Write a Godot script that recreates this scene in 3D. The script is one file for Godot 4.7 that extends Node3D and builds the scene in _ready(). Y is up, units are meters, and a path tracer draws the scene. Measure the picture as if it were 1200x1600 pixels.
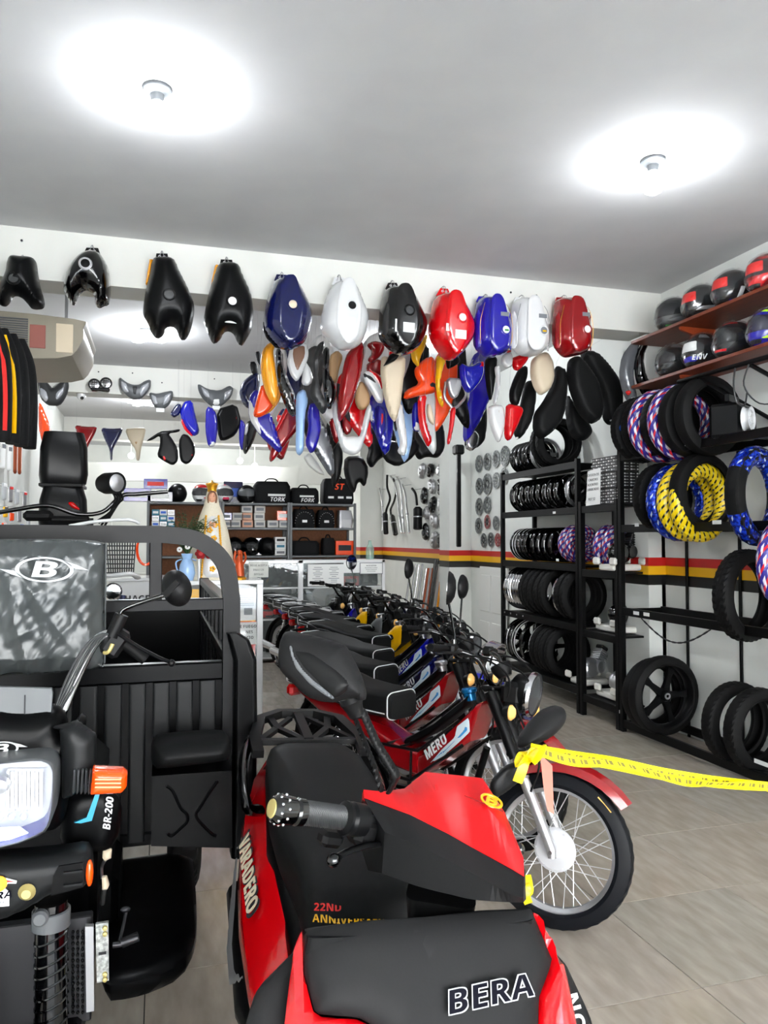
extends Node3D
# A motorcycle shop: parts hanging from a beam, tyre racks, a row of motorcycles, a red scooter, a cargo tricycle.
const FOCAL := 1200.0
const EYE := Vector3(0,1.5,0)
var cam_r: Vector3
var cam_u: Vector3
var cam_f: Vector3
var M := {}
var used_names := {}
var rng := RandomNumberGenerator.new()
var tones := {}
func ray(x: float,y: float) -> Vector3:
	return cam_r * ((x - 600.0) / FOCAL) + cam_u * ((800.0 - y) / FOCAL) + cam_f
func on_x(x: float,y: float,v: float) -> Vector3:
	var r := ray(x,y)
	return EYE + r * (v / r.x)
func on_y(x: float,y: float,v: float) -> Vector3:
	var r := ray(x,y)
	return EYE + r * ((v - EYE.y) / r.y)
func on_z(x: float,y: float,v: float) -> Vector3:
	var r := ray(x,y)
	return EYE + r * (v / r.z)
func on_d(x: float,y: float,d: float) -> Vector3:
	return EYE + ray(x,y) * d
class MB:
	var v := PackedVector3Array()
	var n := PackedVector3Array()
	func put(buf: PackedVector3Array,xf := Transform3D(),crease := 38.0,solid := true) -> void:
		var c := buf.size()
		if c == 0:
			return
		var p := xf * buf
		if solid:
			var vol := .0
			var o := p[0]
			for i in range(0,c,3):
				vol += (p[i] - o).dot((p[i + 1] - o).cross(p[i + 2] - o))
			if vol > .0:
				for i in range(0,c,3):
					var t := p[i + 1]
					p[i + 1] = p[i + 2]
					p[i + 2] = t
		var fn := PackedVector3Array()
		fn.resize(c / 3)
		for i in range(0,c,3):
			fn[i / 3] = (p[i + 2] - p[i]).cross(p[i + 1] - p[i])
		var nn := PackedVector3Array()
		nn.resize(c)
		if crease <= .0:
			for i in c:
				nn[i] = fn[i / 3].normalized()
		else:
			var near := {}
			var keys := []
			keys.resize(c)
			for i in c:
				var k := Vector3i((p[i] * 20000.0).round())
				keys[i] = k
				if near.has(k):
					near[k].append(i / 3)
				else:
					near[k] = [i / 3]
			var unit := PackedVector3Array()
			unit.resize(fn.size())
			for i in fn.size():
				unit[i] = fn[i].normalized()
			var lim := cos(deg_to_rad(crease))
			for i in c:
				var me := unit[i / 3]
				var sum := Vector3.ZERO
				for f in near[keys[i]]:
					if unit[f].dot(me) >= lim:
						sum += fn[f]
				nn[i] = sum.normalized() if sum.length_squared() > 1e-24 else me
		v.append_array(p)
		n.append_array(nn)
	func mesh() -> ArrayMesh:
		var a := []
		a.resize(Mesh.ARRAY_MAX)
		a[Mesh.ARRAY_VERTEX] = v
		a[Mesh.ARRAY_NORMAL] = n
		var m := ArrayMesh.new()
		if v.size() >= 3:
			m.add_surface_from_arrays(Mesh.PRIMITIVE_TRIANGLES,a)
		return m
func quad(b: PackedVector3Array,a: Vector3,c: Vector3,d: Vector3,e: Vector3) -> void:
	b.append_array([a,c,d,a,d,e])
func loft(mb: MB,rings: Array,xf := Transform3D(),cap := true,crease := 38.0,open := false) -> void:
	var b := PackedVector3Array()
	var k: int = rings[0].size()
	for i in rings.size() - 1:
		var p: PackedVector3Array = rings[i]
		var q: PackedVector3Array = rings[i + 1]
		for j in (k - 1 if open else k):
			var j2 := (j + 1) % k
			quad(b,p[j],p[j2],q[j2],q[j])
	if cap and not open:
		for e in [0,rings.size() - 1]:
			var p: PackedVector3Array = rings[e]
			var c := Vector3.ZERO
			for w in p:
				c += w
			c /= k
			for j in k:
				var j2 := (j + 1) % k
				if e == 0:
					b.append_array([c,p[j2],p[j]])
				else:
					b.append_array([c,p[j],p[j2]])
	mb.put(b,xf,crease,not open)
func box(mb: MB,c: Vector3,s: Vector3,bev := .0,xf := Transform3D()) -> void:
	var h := s / 2.0
	var b := PackedVector3Array()
	var e := minf(bev,minf(h.x,minf(h.y,h.z)) * .9)
	if e <= .0:
		for ax in 3:
			for sg in [-1.0,1.0]:
				var n := Vector3.ZERO; n[ax] = h[ax] * sg
				var u := Vector3.ZERO; u[(ax + 1) % 3] = h[(ax + 1) % 3]
				var w := Vector3.ZERO; w[(ax + 2) % 3] = h[(ax + 2) % 3] * sg
				quad(b,c + n - u - w,c + n + u - w,c + n + u + w,c + n - u + w)
		mb.put(b,xf,.0)
		return
	for ax in 3:
		var ay := (ax + 1) % 3
		var az := (ax + 2) % 3
		for sg in [-1.0,1.0]:
			var p := []
			for q in [[-1,-1],[1,-1],[1,1],[-1,1]]:
				var w := Vector3.ZERO
				w[ax] = h[ax] * sg
				w[ay] = (h[ay] - e) * q[0]
				w[az] = (h[az] - e) * q[1] * sg
				p.append(c + w)
			quad(b,p[0],p[1],p[2],p[3])
		for s1 in [-1.0,1.0]:
			for s2 in [-1.0,1.0]:
				var p := []
				for q in [[0,-1],[0,1],[1,1],[1,-1]]:
					var w := Vector3.ZERO
					w[ax] = (h[ax] - e) * q[1] * s1 * s2
					w[ay] = (h[ay] - (e if q[0] == 1 else .0)) * s1
					w[az] = (h[az] - (.0 if q[0] == 1 else e)) * s2
					p.append(c + w)
				quad(b,p[0],p[1],p[2],p[3])
	for sx in [-1.0,1.0]:
		for sy in [-1.0,1.0]:
			for sz in [-1.0,1.0]:
				var s3 := Vector3(sx,sy,sz)
				var p1 := c + Vector3(h.x,h.y - e,h.z - e) * s3
				var p2 := c + Vector3(h.x - e,h.y,h.z - e) * s3
				var p3 := c + Vector3(h.x - e,h.y - e,h.z) * s3
				if sx * sy * sz > 0:
					b.append_array([p1,p2,p3])
				else:
					b.append_array([p1,p3,p2])
	mb.put(b,xf,.0)
func spline(pts: Array,k := 6,closed := false) -> Array:
	var out := []
	var n := pts.size()
	if n < 3:
		return pts.duplicate()
	for i in (n if closed else n - 1):
		var a = pts[(i - 1 + n) % n] if closed or i > 0 else pts[0]
		var b = pts[i]
		var c = pts[(i + 1) % n]
		var d = pts[(i + 2) % n] if closed or i + 2 < n else pts[n - 1]
		for j in k:
			var t := float(j) / k
			out.append(((b * 2.0) + (c - a) * t + (a * 2.0 - b * 5.0 + c * 4.0 - d) * t * t + (b * 3.0 - a - c * 3.0 + d) * t * t * t) * .5)
	if not closed:
		out.append(pts[n - 1])
	return out
func tube(mb: MB,pts: Array,r,seg := 8,closed := false,xf := Transform3D(),squash := 1.0,up := Vector3.ZERO) -> void:
	var n := pts.size()
	var rings := []
	var side := Vector3.ZERO
	for i in n:
		var p: Vector3 = pts[i]
		var a: Vector3 = pts[(i - 1 + n) % n] if closed or i > 0 else p
		var c: Vector3 = pts[(i + 1) % n] if closed or i < n - 1 else p
		var t := (c - a).normalized()
		if side == Vector3.ZERO:
			side = t.cross(up if up != Vector3.ZERO else (Vector3.UP if absf(t.y) < .9 else Vector3.RIGHT)).normalized()
		else:
			side = (side - t * side.dot(t)).normalized()
		if up != Vector3.ZERO:
			side = t.cross(up).normalized()
		var w := t.cross(side)
		var rr: float = r[i] if r is Array else r
		var ring := PackedVector3Array()
		for j in seg:
			var q := TAU * j / seg
			ring.append(p + (side * cos(q) + w * sin(q) * squash) * rr)
		rings.append(ring)
	if closed:
		rings.append(rings[0])
	loft(mb,rings,xf,not closed,50.0)
func bar(mb: MB,pts: Array,w: float,h: float,up := Vector3.UP,closed := false,xf := Transform3D()) -> void:
	var n := pts.size()
	var rings := []
	for i in n:
		var p: Vector3 = pts[i]
		var a: Vector3 = pts[(i - 1 + n) % n] if closed or i > 0 else p
		var c: Vector3 = pts[(i + 1) % n] if closed or i < n - 1 else p
		var t := (c - a).normalized()
		var side := t.cross(up).normalized()
		var k := 1.0
		if a != p and c != p:
			k = 1.0 / maxf(.5,(p - a).normalized().dot(t))
		var v := side.cross(t).normalized()
		rings.append(PackedVector3Array([p + side * w / 2 * k + v * h / 2 * k,p - side * w / 2 * k + v * h / 2 * k,p - side * w / 2 * k - v * h / 2 * k,p + side * w / 2 * k - v * h / 2 * k]))
	if closed:
		rings.append(rings[0])
	loft(mb,rings,xf,not closed,20.0)
func lathe(mb: MB,prof: Array,seg := 24,xf := Transform3D(),crease := 38.0,ring := false) -> void:
	var rings := []
	for p in prof:
		var r := PackedVector3Array()
		for j in seg:
			var q := TAU * j / seg
			r.append(Vector3(cos(q) * p.x,p.y,sin(q) * p.x))
		rings.append(r)
	if ring:
		rings.append(rings[0])
	loft(mb,rings,xf,not ring,crease)
func sphere(mb: MB,c: Vector3,r: Vector3,seg := 14,rows := 8,xf := Transform3D()) -> void:
	var prof := []
	for i in rows + 1:
		var a := PI * i / rows - PI / 2
		prof.append(Vector2(maxf(cos(a),.001),sin(a)))
	lathe(mb,prof,seg,xf * Transform3D(Basis.from_scale(r),c),80.0)
func prism(mb: MB,poly: Array,z0: float,z1: float,xf := Transform3D(),crease := 25.0) -> void:
	var pg := PackedVector2Array(poly)
	var idx := Geometry2D.triangulate_polygon(pg)
	var b := PackedVector3Array()
	var ccw := not Geometry2D.is_polygon_clockwise(pg)
	for i in range(0,idx.size(),3):
		var q := [pg[idx[i]],pg[idx[i + 1]],pg[idx[i + 2]]]
		if (q[1] - q[0]).cross(q[2] - q[0]) < .0:
			q = [q[0],q[2],q[1]]
		b.append_array([Vector3(q[0].x,q[0].y,z1),Vector3(q[1].x,q[1].y,z1),Vector3(q[2].x,q[2].y,z1)])
		b.append_array([Vector3(q[0].x,q[0].y,z0),Vector3(q[2].x,q[2].y,z0),Vector3(q[1].x,q[1].y,z0)])
	var k := pg.size()
	for i in k:
		var p := pg[i]
		var q := pg[(i + 1) % k]
		if not ccw:
			var t := p; p = q; q = t
		quad(b,Vector3(p.x,p.y,z0),Vector3(q.x,q.y,z0),Vector3(q.x,q.y,z1),Vector3(p.x,p.y,z1))
	mb.put(b,xf,crease)
func edge_distance(p: Vector2,pg: PackedVector2Array) -> float:
	var best := 1e9
	var inside := false
	var k := pg.size()
	var j := k - 1
	for i in k:
		var a := pg[i]
		var b := pg[j]
		var ab := b - a
		var t := clampf((p - a).dot(ab) / maxf(ab.length_squared(),1e-12),.0,1.0)
		best = minf(best,(p - a - ab * t).length_squared())
		if (a.y > p.y) != (b.y > p.y) and p.x < (b.x - a.x) * (p.y - a.y) / (b.y - a.y) + a.x:
			inside = not inside
		j = i
	return sqrt(best) if inside else -sqrt(best)
func pillow(mb: MB,poly: Array,h: float,hb: float,reach: float,cells := 22,bend := Vector2.ZERO,xf := Transform3D(),rim := .0,round_front := true) -> void:
	var pg := PackedVector2Array(poly)
	var lo := pg[0]
	var hi := pg[0]
	for p in pg:
		lo = lo.min(p)
		hi = hi.max(p)
	var s := maxf(hi.x - lo.x,hi.y - lo.y) / cells
	var mid := (lo + hi) / 2
	lo -= Vector2(s,s) * .37
	var nx := int(ceil((hi.x - lo.x) / s)) + 1
	var ny := int(ceil((hi.y - lo.y) / s)) + 1
	var d := PackedFloat32Array()
	d.resize((nx + 1) * (ny + 1))
	for y in ny + 1:
		for x in nx + 1:
			var e := edge_distance(lo + Vector2(x,y) * s,pg)
			if absf(e) < s * .02:
				e = s * .02
			d[y * (nx + 1) + x] = e
	var front := PackedVector3Array()
	var back := PackedVector3Array()
	var wall := PackedVector3Array()
	for y in ny:
		for x in nx:
			var c := [Vector2i(x,y),Vector2i(x + 1,y),Vector2i(x + 1,y + 1),Vector2i(x,y + 1)]
			var pts := []
			for i in 4:
				var a: Vector2i = c[i]
				var b: Vector2i = c[(i + 1) % 4]
				var da := d[a.y * (nx + 1) + a.x]
				var db := d[b.y * (nx + 1) + b.x]
				if da > .0:
					pts.append([lo + Vector2(a) * s,da,false])
				if (da > .0) != (db > .0):
					var t := da / (da - db)
					pts.append([lo + Vector2(a).lerp(Vector2(b),t) * s,.0,true])
			if pts.size() < 3:
				continue
			var f := []
			var g := []
			for q in pts:
				var t: float = clampf(q[1] / reach,.0,1.0)
				var k: float = sqrt(1.0 - (1.0 - t) * (1.0 - t)) if round_front else t
				var pf := Vector3(q[0].x,q[0].y,rim / 2 + h * k)
				var pb := Vector3(q[0].x,q[0].y,-rim / 2 - hb * k)
				var dq: Vector2 = q[0] - mid
				var dz := bend.x * dq.x * dq.x + bend.y * dq.y * dq.y
				pf.z += dz
				pb.z += dz
				f.append(pf)
				g.append(pb)
			for i in range(1,f.size() - 1):
				front.append_array([f[0],f[i + 1],f[i]])
				back.append_array([g[0],g[i],g[i + 1]])
			if rim > .0:
				for i in pts.size():
					var j := (i + 1) % pts.size()
					if pts[i][2] and pts[j][2]:
						quad(wall,f[i],f[j],g[j],g[i])
	front.append_array(back)
	front.append_array(wall)
	mb.put(front,xf,50.0)
func numbered(called: String) -> String:
	if not used_names.has(called):
		used_names[called] = 0
		return called
	used_names[called] += 1
	return "%s_%03d" % [called,used_names[called]]
func tag(o: Node3D,label: String,category: String,group := "") -> Node3D:
	o.set_meta("label",label)
	o.set_meta("category",category)
	if group:
		o.set_meta("group",group)
	return o
func thing(called: String,label: String,category: String,at := Vector3.ZERO,turn := .0,group := "") -> Node3D:
	var o := Node3D.new()
	o.name = numbered(called)
	add_child(o)
	o.position = at
	o.rotation.y = turn
	return tag(o,label,category,group)
func part(called: String,mb,mat: Material,parent: Node3D = null,xf := Transform3D()) -> MeshInstance3D:
	var o := MeshInstance3D.new()
	o.mesh = mb.mesh() if mb is MB else mb
	o.material_override = mat
	o.name = called if parent else numbered(called)
	if called in ["drilled_hole","radiator_fins","drilled_dots","gold_embroidery","greenery","spokes","typed_lines","printed_marks","stud","bolt_boss","nipple_seats"]:
		o.set_meta("kind","stuff")
	(parent if parent else self).add_child(o,true)
	o.transform = xf
	o.cast_shadow = GeometryInstance3D.SHADOW_CASTING_SETTING_ON
	return o
func structure(called: String,mb,mat: Material,label := "") -> MeshInstance3D:
	var o := part(called,mb,mat)
	o.set_meta("kind","structure")
	o.set_meta("label",label)
	return o
func copy_of(src: Node3D,label := "",group := "") -> Node3D:
	var c := src.duplicate() as Node3D
	var base := str(src.name)
	var cut := RegEx.create_from_string("_\\d{3}$").search(base)
	if cut:
		base = base.left(base.length() - 4)
	c.name = numbered(base)
	add_child(c)
	if label:
		c.set_meta("label",label)
	if group:
		c.set_meta("group",group)
	return c
func mb1() -> MB:
	return MB.new()
func xf_at(p: Vector3,e := Vector3.ZERO) -> Transform3D:
	return Transform3D(Basis.from_euler(e),p)
func frame(at: Vector3,x: Vector3,y: Vector3) -> Transform3D:
	var bx := x.normalized()
	var bz := bx.cross(y).normalized()
	return Transform3D(Basis(bx,bz.cross(bx),bz),at)
var fonts := {}
func lettering(called: String,text: String,size: float,mat: Material,parent: Node3D,xf: Transform3D,bold := true,italic := false,depth := .002,serif := false,stretch := 1.0) -> MeshInstance3D:
	var key := "%s%s%s" % [bold,italic,serif]
	if not fonts.has(key):
		var f := SystemFont.new()
		f.font_names = PackedStringArray(["Droid Serif" if serif else "Droid Sans"])
		f.font_weight = 700 if bold else 400
		f.font_italic = italic
		fonts[key] = f
	var t := TextMesh.new()
	t.font = fonts[key]
	t.text = text
	t.font_size = 32
	t.pixel_size = size / 24.0
	t.depth = depth
	t.curve_step = 3.0
	var b := xf.basis
	if italic:
		b = b * Basis(Vector3(1,0,0),Vector3(.22,1,0),Vector3(0,0,1))
	b = b * Basis.from_scale(Vector3(stretch,1,1))
	return part(called,t,mat,parent,Transform3D(b,xf.origin))
func mat(called: String,c: Color,rough := .5,metal := .0,coat := .0) -> StandardMaterial3D:
	var m := StandardMaterial3D.new()
	m.resource_name = called
	m.albedo_color = c
	m.roughness = rough
	m.metallic = metal
	if coat > .0:
		m.clearcoat_enabled = true
		m.clearcoat = coat
		m.clearcoat_roughness = .08
	M[called] = m
	return m
func noise(freq: float,seed_: int,octaves := 3,kind := FastNoiseLite.TYPE_SIMPLEX_SMOOTH) -> FastNoiseLite:
	var n := FastNoiseLite.new()
	n.noise_type = kind
	n.seed = seed_
	n.frequency = freq
	n.fractal_octaves = octaves
	return n
func noise_tex(n: FastNoiseLite,colors: Array,w := 256,h := 256) -> NoiseTexture2D:
	var t := NoiseTexture2D.new()
	t.width = w
	t.height = h
	t.seamless = true
	t.noise = n
	var g := Gradient.new()
	var offs := PackedFloat32Array()
	for i in colors.size():
		offs.append(float(i) / (colors.size() - 1))
	g.offsets = offs
	g.colors = PackedColorArray(colors)
	t.color_ramp = g
	return t
func grain(m: StandardMaterial3D,colors: Array,freq: float,scale: Vector3,seed_ := 1,world := false,octaves := 3) -> void:
	m.albedo_texture = noise_tex(noise(freq,seed_,octaves),colors)
	m.uv1_triplanar = true
	m.uv1_world_triplanar = world
	m.uv1_scale = scale
func relief(m: StandardMaterial3D,freq: float,scale: Vector3,depth: float,seed_ := 5,octaves := 3) -> void:
	m.heightmap_enabled = true
	m.heightmap_texture = noise_tex(noise(freq,seed_,octaves),[Color.BLACK,Color.WHITE])
	m.heightmap_scale = depth
	m.uv1_triplanar = true
	m.uv1_scale = scale
func glass(called: String,c: Color,alpha: float,rough := .02) -> StandardMaterial3D:
	var m := mat(called,Color(c.r,c.g,c.b,alpha),rough)
	m.transparency = BaseMaterial3D.TRANSPARENCY_ALPHA
	return m
func glow(called: String,c: Color,e: float) -> StandardMaterial3D:
	var m := mat(called,c,.5)
	m.emission_enabled = true
	m.emission = c
	m.emission_energy_multiplier = e
	return m
func materials() -> void:
	grain(mat("ceiling_paint",Color(.86,.86,.86),.9),[Color(.90,.90,.905),Color(.93,.93,.93)],.01,Vector3(.7,.7,.7),3,true)
	grain(mat("wall_paint",Color(1,1,1),.75),[Color(.86,.87,.85),Color(.90,.905,.885)],.012,Vector3(.6,.6,.6),4,true)
	grain(mat("beam_paint",Color(1,1,1),.7),[Color(.86,.86,.83),Color(.9,.895,.87)],.01,Vector3(.6,.6,.6),5,true)
	mat("stripe_red",Color(.72,.08,.07),.45)
	mat("stripe_yellow",Color(.9,.68,.05),.45)
	mat("stripe_black",Color(.05,.05,.05),.45)
	for k in 4:
		var t := mat("tile_%d" % k,Color(.97 + .015 * (k % 2),.97,.96 + .01 * (k / 2)),.16)
		t.albedo_texture = noise_tex(noise(.02,20 + k,4),[Color(.63,.60,.555),Color(.68,.65,.605),Color(.73,.70,.655)])
		t.uv1_triplanar = true
		t.uv1_scale = Vector3(2.6,2.6,.7)
		t.metallic_specular = .5
	mat("grout",Color(.13,.12,.11),.9)
	mat("pavement",Color(.76,.76,.755),.9)
	mat("facade_paint",Color(.85,.85,.84),.9)
	mat("black_plastic",Color(.06,.06,.062),.42)
	mat("satin_black",Color(.045,.046,.05),.3)
	mat("gloss_black",Color(.012,.012,.016),.12,.0,.6)
	mat("rack_black",Color(.022,.022,.024),.45)
	mat("rubber",Color(.035,.035,.037),.62)
	mat("rubber_blue",Color(.045,.052,.07),.5)
	mat("chrome",Color(.86,.86,.87),.12,1.0)
	mat("steel",Color(.62,.62,.63),.32,1.0)
	mat("aluminium",Color(.78,.78,.79),.38,.85)
	mat("dark_metal",Color(.2,.2,.21),.4,.7)
	mat("red_gloss",Color(.80,.012,.05),.14,.0,.7)
	mat("red_deep",Color(.55,.02,.05),.14,.1,.7)
	mat("blue_gloss",Color(.03,.06,.62),.14,.0,.7)
	mat("blue_navy",Color(.02,.055,.27),.14,.0,.7)
	mat("blue_violet",Color(.10,.07,.58),.15,.0,.6)
	mat("blue_pale",Color(.62,.76,.93),.25,.0,.4)
	mat("white_gloss",Color(.88,.88,.88),.18,.0,.6)
	mat("white_matt",Color(.88,.88,.86),.6)
	mat("cream",Color(.82,.76,.66),.5)
	mat("tan",Color(.68,.54,.38),.55)
	mat("brown_plastic",Color(.48,.33,.24),.4)
	mat("yellow_gloss",Color(.93,.70,.03),.2,.0,.5)
	mat("yellow_amber",Color(.95,.62,.10),.25,.0,.4)
	mat("orange_gloss",Color(.95,.28,.04),.25,.0,.5)
	mat("grey_gloss",Color(.36,.37,.39),.22,.2,.5)
	mat("grey_plastic",Color(.33,.34,.35),.45)
	mat("grey_dark",Color(.16,.165,.17),.45)
	mat("silver",Color(.66,.66,.67),.3,.6)
	mat("white_paper",Color(.93,.93,.92),.7)
	mat("ink",Color(.08,.08,.1),.7)
	mat("ink_soft",Color(.45,.46,.48),.7)
	mat("foam",Color(.90,.89,.86),.75)
	mat("gold",Color(.85,.62,.15),.35,.7)
	mat("lens_orange",Color(.95,.30,.03),.15,.0,.5)
	mat("lens_amber",Color(.98,.75,.42),.2,.0,.5)
	mat("lens_red",Color(.75,.03,.03),.15,.0,.5)
	mat("cyan_trim",Color(.10,.55,.68),.35)
	mat("green_label",Color(.12,.5,.2),.5)
	mat("blue_label",Color(.12,.35,.75),.5)
	mat("red_label",Color(.82,.12,.1),.5)
	mat("fluo",Color(.75,.95,.05),.3)
	mat("cap_blue",Color(.03,.35,.55),.2,.5)
	mat("letter_navy",Color(.02,.02,.07),.6)
	M.letter_navy.metallic_specular = .2
	mat("cowl_red",Color(.80,.012,.05),.3)
	mat("end_gold",Color(.72,.66,.42),.45,.4)
	mat("tape_yellow",Color(.86,.76,.02),.35)
	mat("lamp_silver",Color(.72,.73,.75),.2,.35)
	mat("lamp_violet",Color(.30,.32,.66),.25)
	var gv := mat("galvanised",Color(1,1,1),.4,.6)
	grain(gv,[Color(.42,.43,.42),Color(.78,.79,.78)],.06,Vector3(5,5,5),31)
	mat("grey_film",Color(.23,.245,.25),.26,.1)
	mat("film_print",Color(.72,.74,.75),.4)
	mat("cream_plastic",Color(.55,.52,.46),.45)
	mat("red_faded",Color(.55,.3,.26),.5)
	mat("copper_pack",Color(.62,.30,.18),.3,.5)
	mat("clear_pack",Color(.72,.73,.74),.25)
	mat("pink",Color(.85,.2,.35),.35)
	mat("teal",Color(.15,.45,.55),.5)
	mat("pale_card",Color(.75,.74,.72),.6)
	mat("pink_card",Color(.82,.62,.52),.6)
	mat("shelf_grey",Color(.34,.35,.36),.45,.3)
	mat("disc_steel",Color(.45,.46,.46),.4,.6)
	mat("rose_red",Color(.62,.03,.07),.6)
	mat("leaf_green",Color(.16,.27,.10),.6)
	mat("red_gold",Color(.72,.28,.10),.4,.3)
	mat("notice_grey",Color(.70,.71,.69),.6)
	glass("bottle_green",Color(.55,.72,.66),.45,.05)
	var iv := mat("ivory_cloth",Color(1,1,1),.7)
	grain(iv,[Color(.84,.80,.70),Color(.92,.89,.82)],.05,Vector3(6,6,6),33)
	var cb := mat("cloth_black",Color(1,1,1),.68)
	grain(cb,[Color(.035,.036,.042),Color(.07,.072,.08)],.05,Vector3(4,4,4),34)
	mat("skin",Color(.85,.62,.5),.5)
	mat("cardboard",Color(.60,.42,.28),.68)
	grain(mat("seat_vinyl",Color(1,1,1),.55),[Color(.045,.047,.05),Color(.075,.078,.08)],.08,Vector3(3,3,3),9)
	grain(mat("matt_black",Color(1,1,1),.48),[Color(.085,.085,.088),Color(.105,.105,.108)],.15,Vector3(6,6,6),11)
	grain(mat("wood",Color(1,1,1),.45),[Color(.32,.13,.07),Color(.45,.20,.10),Color(.36,.15,.08)],.02,Vector3(9,9,1.2),13)
	grain(mat("pegboard",Color(1,1,1),.8),[Color(.42,.26,.16),Color(.50,.32,.21)],.03,Vector3(3,3,3),14)
	glass("clear_glass",Color(.92,.96,.95),.06)
	glass("clear_film",Color(.95,.96,.97),.02,.06)
	glass("smoke_visor",Color(.10,.11,.12),.75,.06)
	glass("clear_lens",Color(.92,.93,.95),.05,.03)
	M.clear_lens.metallic_specular = .3
	for dull in ["matt_black","black_plastic","seat_vinyl","satin_black","rubber","rack_black","rubber_blue","cloth_black"]:
		if M.has(dull):
			M[dull].metallic_specular = .28
	M.matt_black.roughness = .55
	mat("mirror_glass",Color(.92,.92,.92),.02,1.0)
func setup_view() -> void:
	var cam := Camera3D.new()
	cam.name = "camera"
	cam.fov = rad_to_deg(2.0 * atan(800.0 / FOCAL))
	cam.near = .05
	cam.far = 200.0
	add_child(cam)
	cam.position = EYE
	cam.rotation = Vector3(atan(42.0 / FOCAL),-deg_to_rad(16.3),0)
	cam.current = true
	cam_r = cam.basis.x
	cam_u = cam.basis.y
	cam_f = -cam.basis.z
	var we := WorldEnvironment.new()
	var env := Environment.new()
	var sky := Sky.new()
	var sm := ProceduralSkyMaterial.new()
	sm.sky_top_color = Color(.62,.70,.80)
	sm.sky_horizon_color = Color(.86,.88,.90)
	sm.ground_bottom_color = Color(.35,.34,.33)
	sm.ground_horizon_color = Color(.6,.6,.6)
	sm.energy_multiplier = 16.0
	sky.sky_material = sm
	env.background_mode = Environment.BG_SKY
	env.sky = sky
	env.tonemap_mode = Environment.TONE_MAPPER_LINEAR
	env.tonemap_exposure = 1.0
	env.sdfgi_enabled = true
	env.ssao_enabled = true
	env.ssil_enabled = true
	we.environment = env
	we.name = "world_environment"
	add_child(we)
	var sun := DirectionalLight3D.new()
	sun.name = "sun"
	sun.light_color = Color(1.0,.985,.965)
	sun.light_energy = 19.0
	sun.light_angular_distance = .6
	sun.shadow_enabled = true
	add_child(sun)
	sun.look_at_from_position(Vector3(-3,14,-12),Vector3(0,0,0))
const CEIL := 3.485
const XR := 3.88
const XL := -1.5
const BEAM := 3.157
const ZB1 := -5.28
const ZB2 := -9.25
const ZB3 := -13.35
const ZBACK := -17.2
const ZFRONT := 2.6
func slab(called: String,lo: Vector3,hi: Vector3,m: String,label: String) -> MeshInstance3D:
	var b := mb1()
	box(b,(lo + hi) / 2,hi - lo)
	return structure(called,b,M[m],label)
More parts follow.
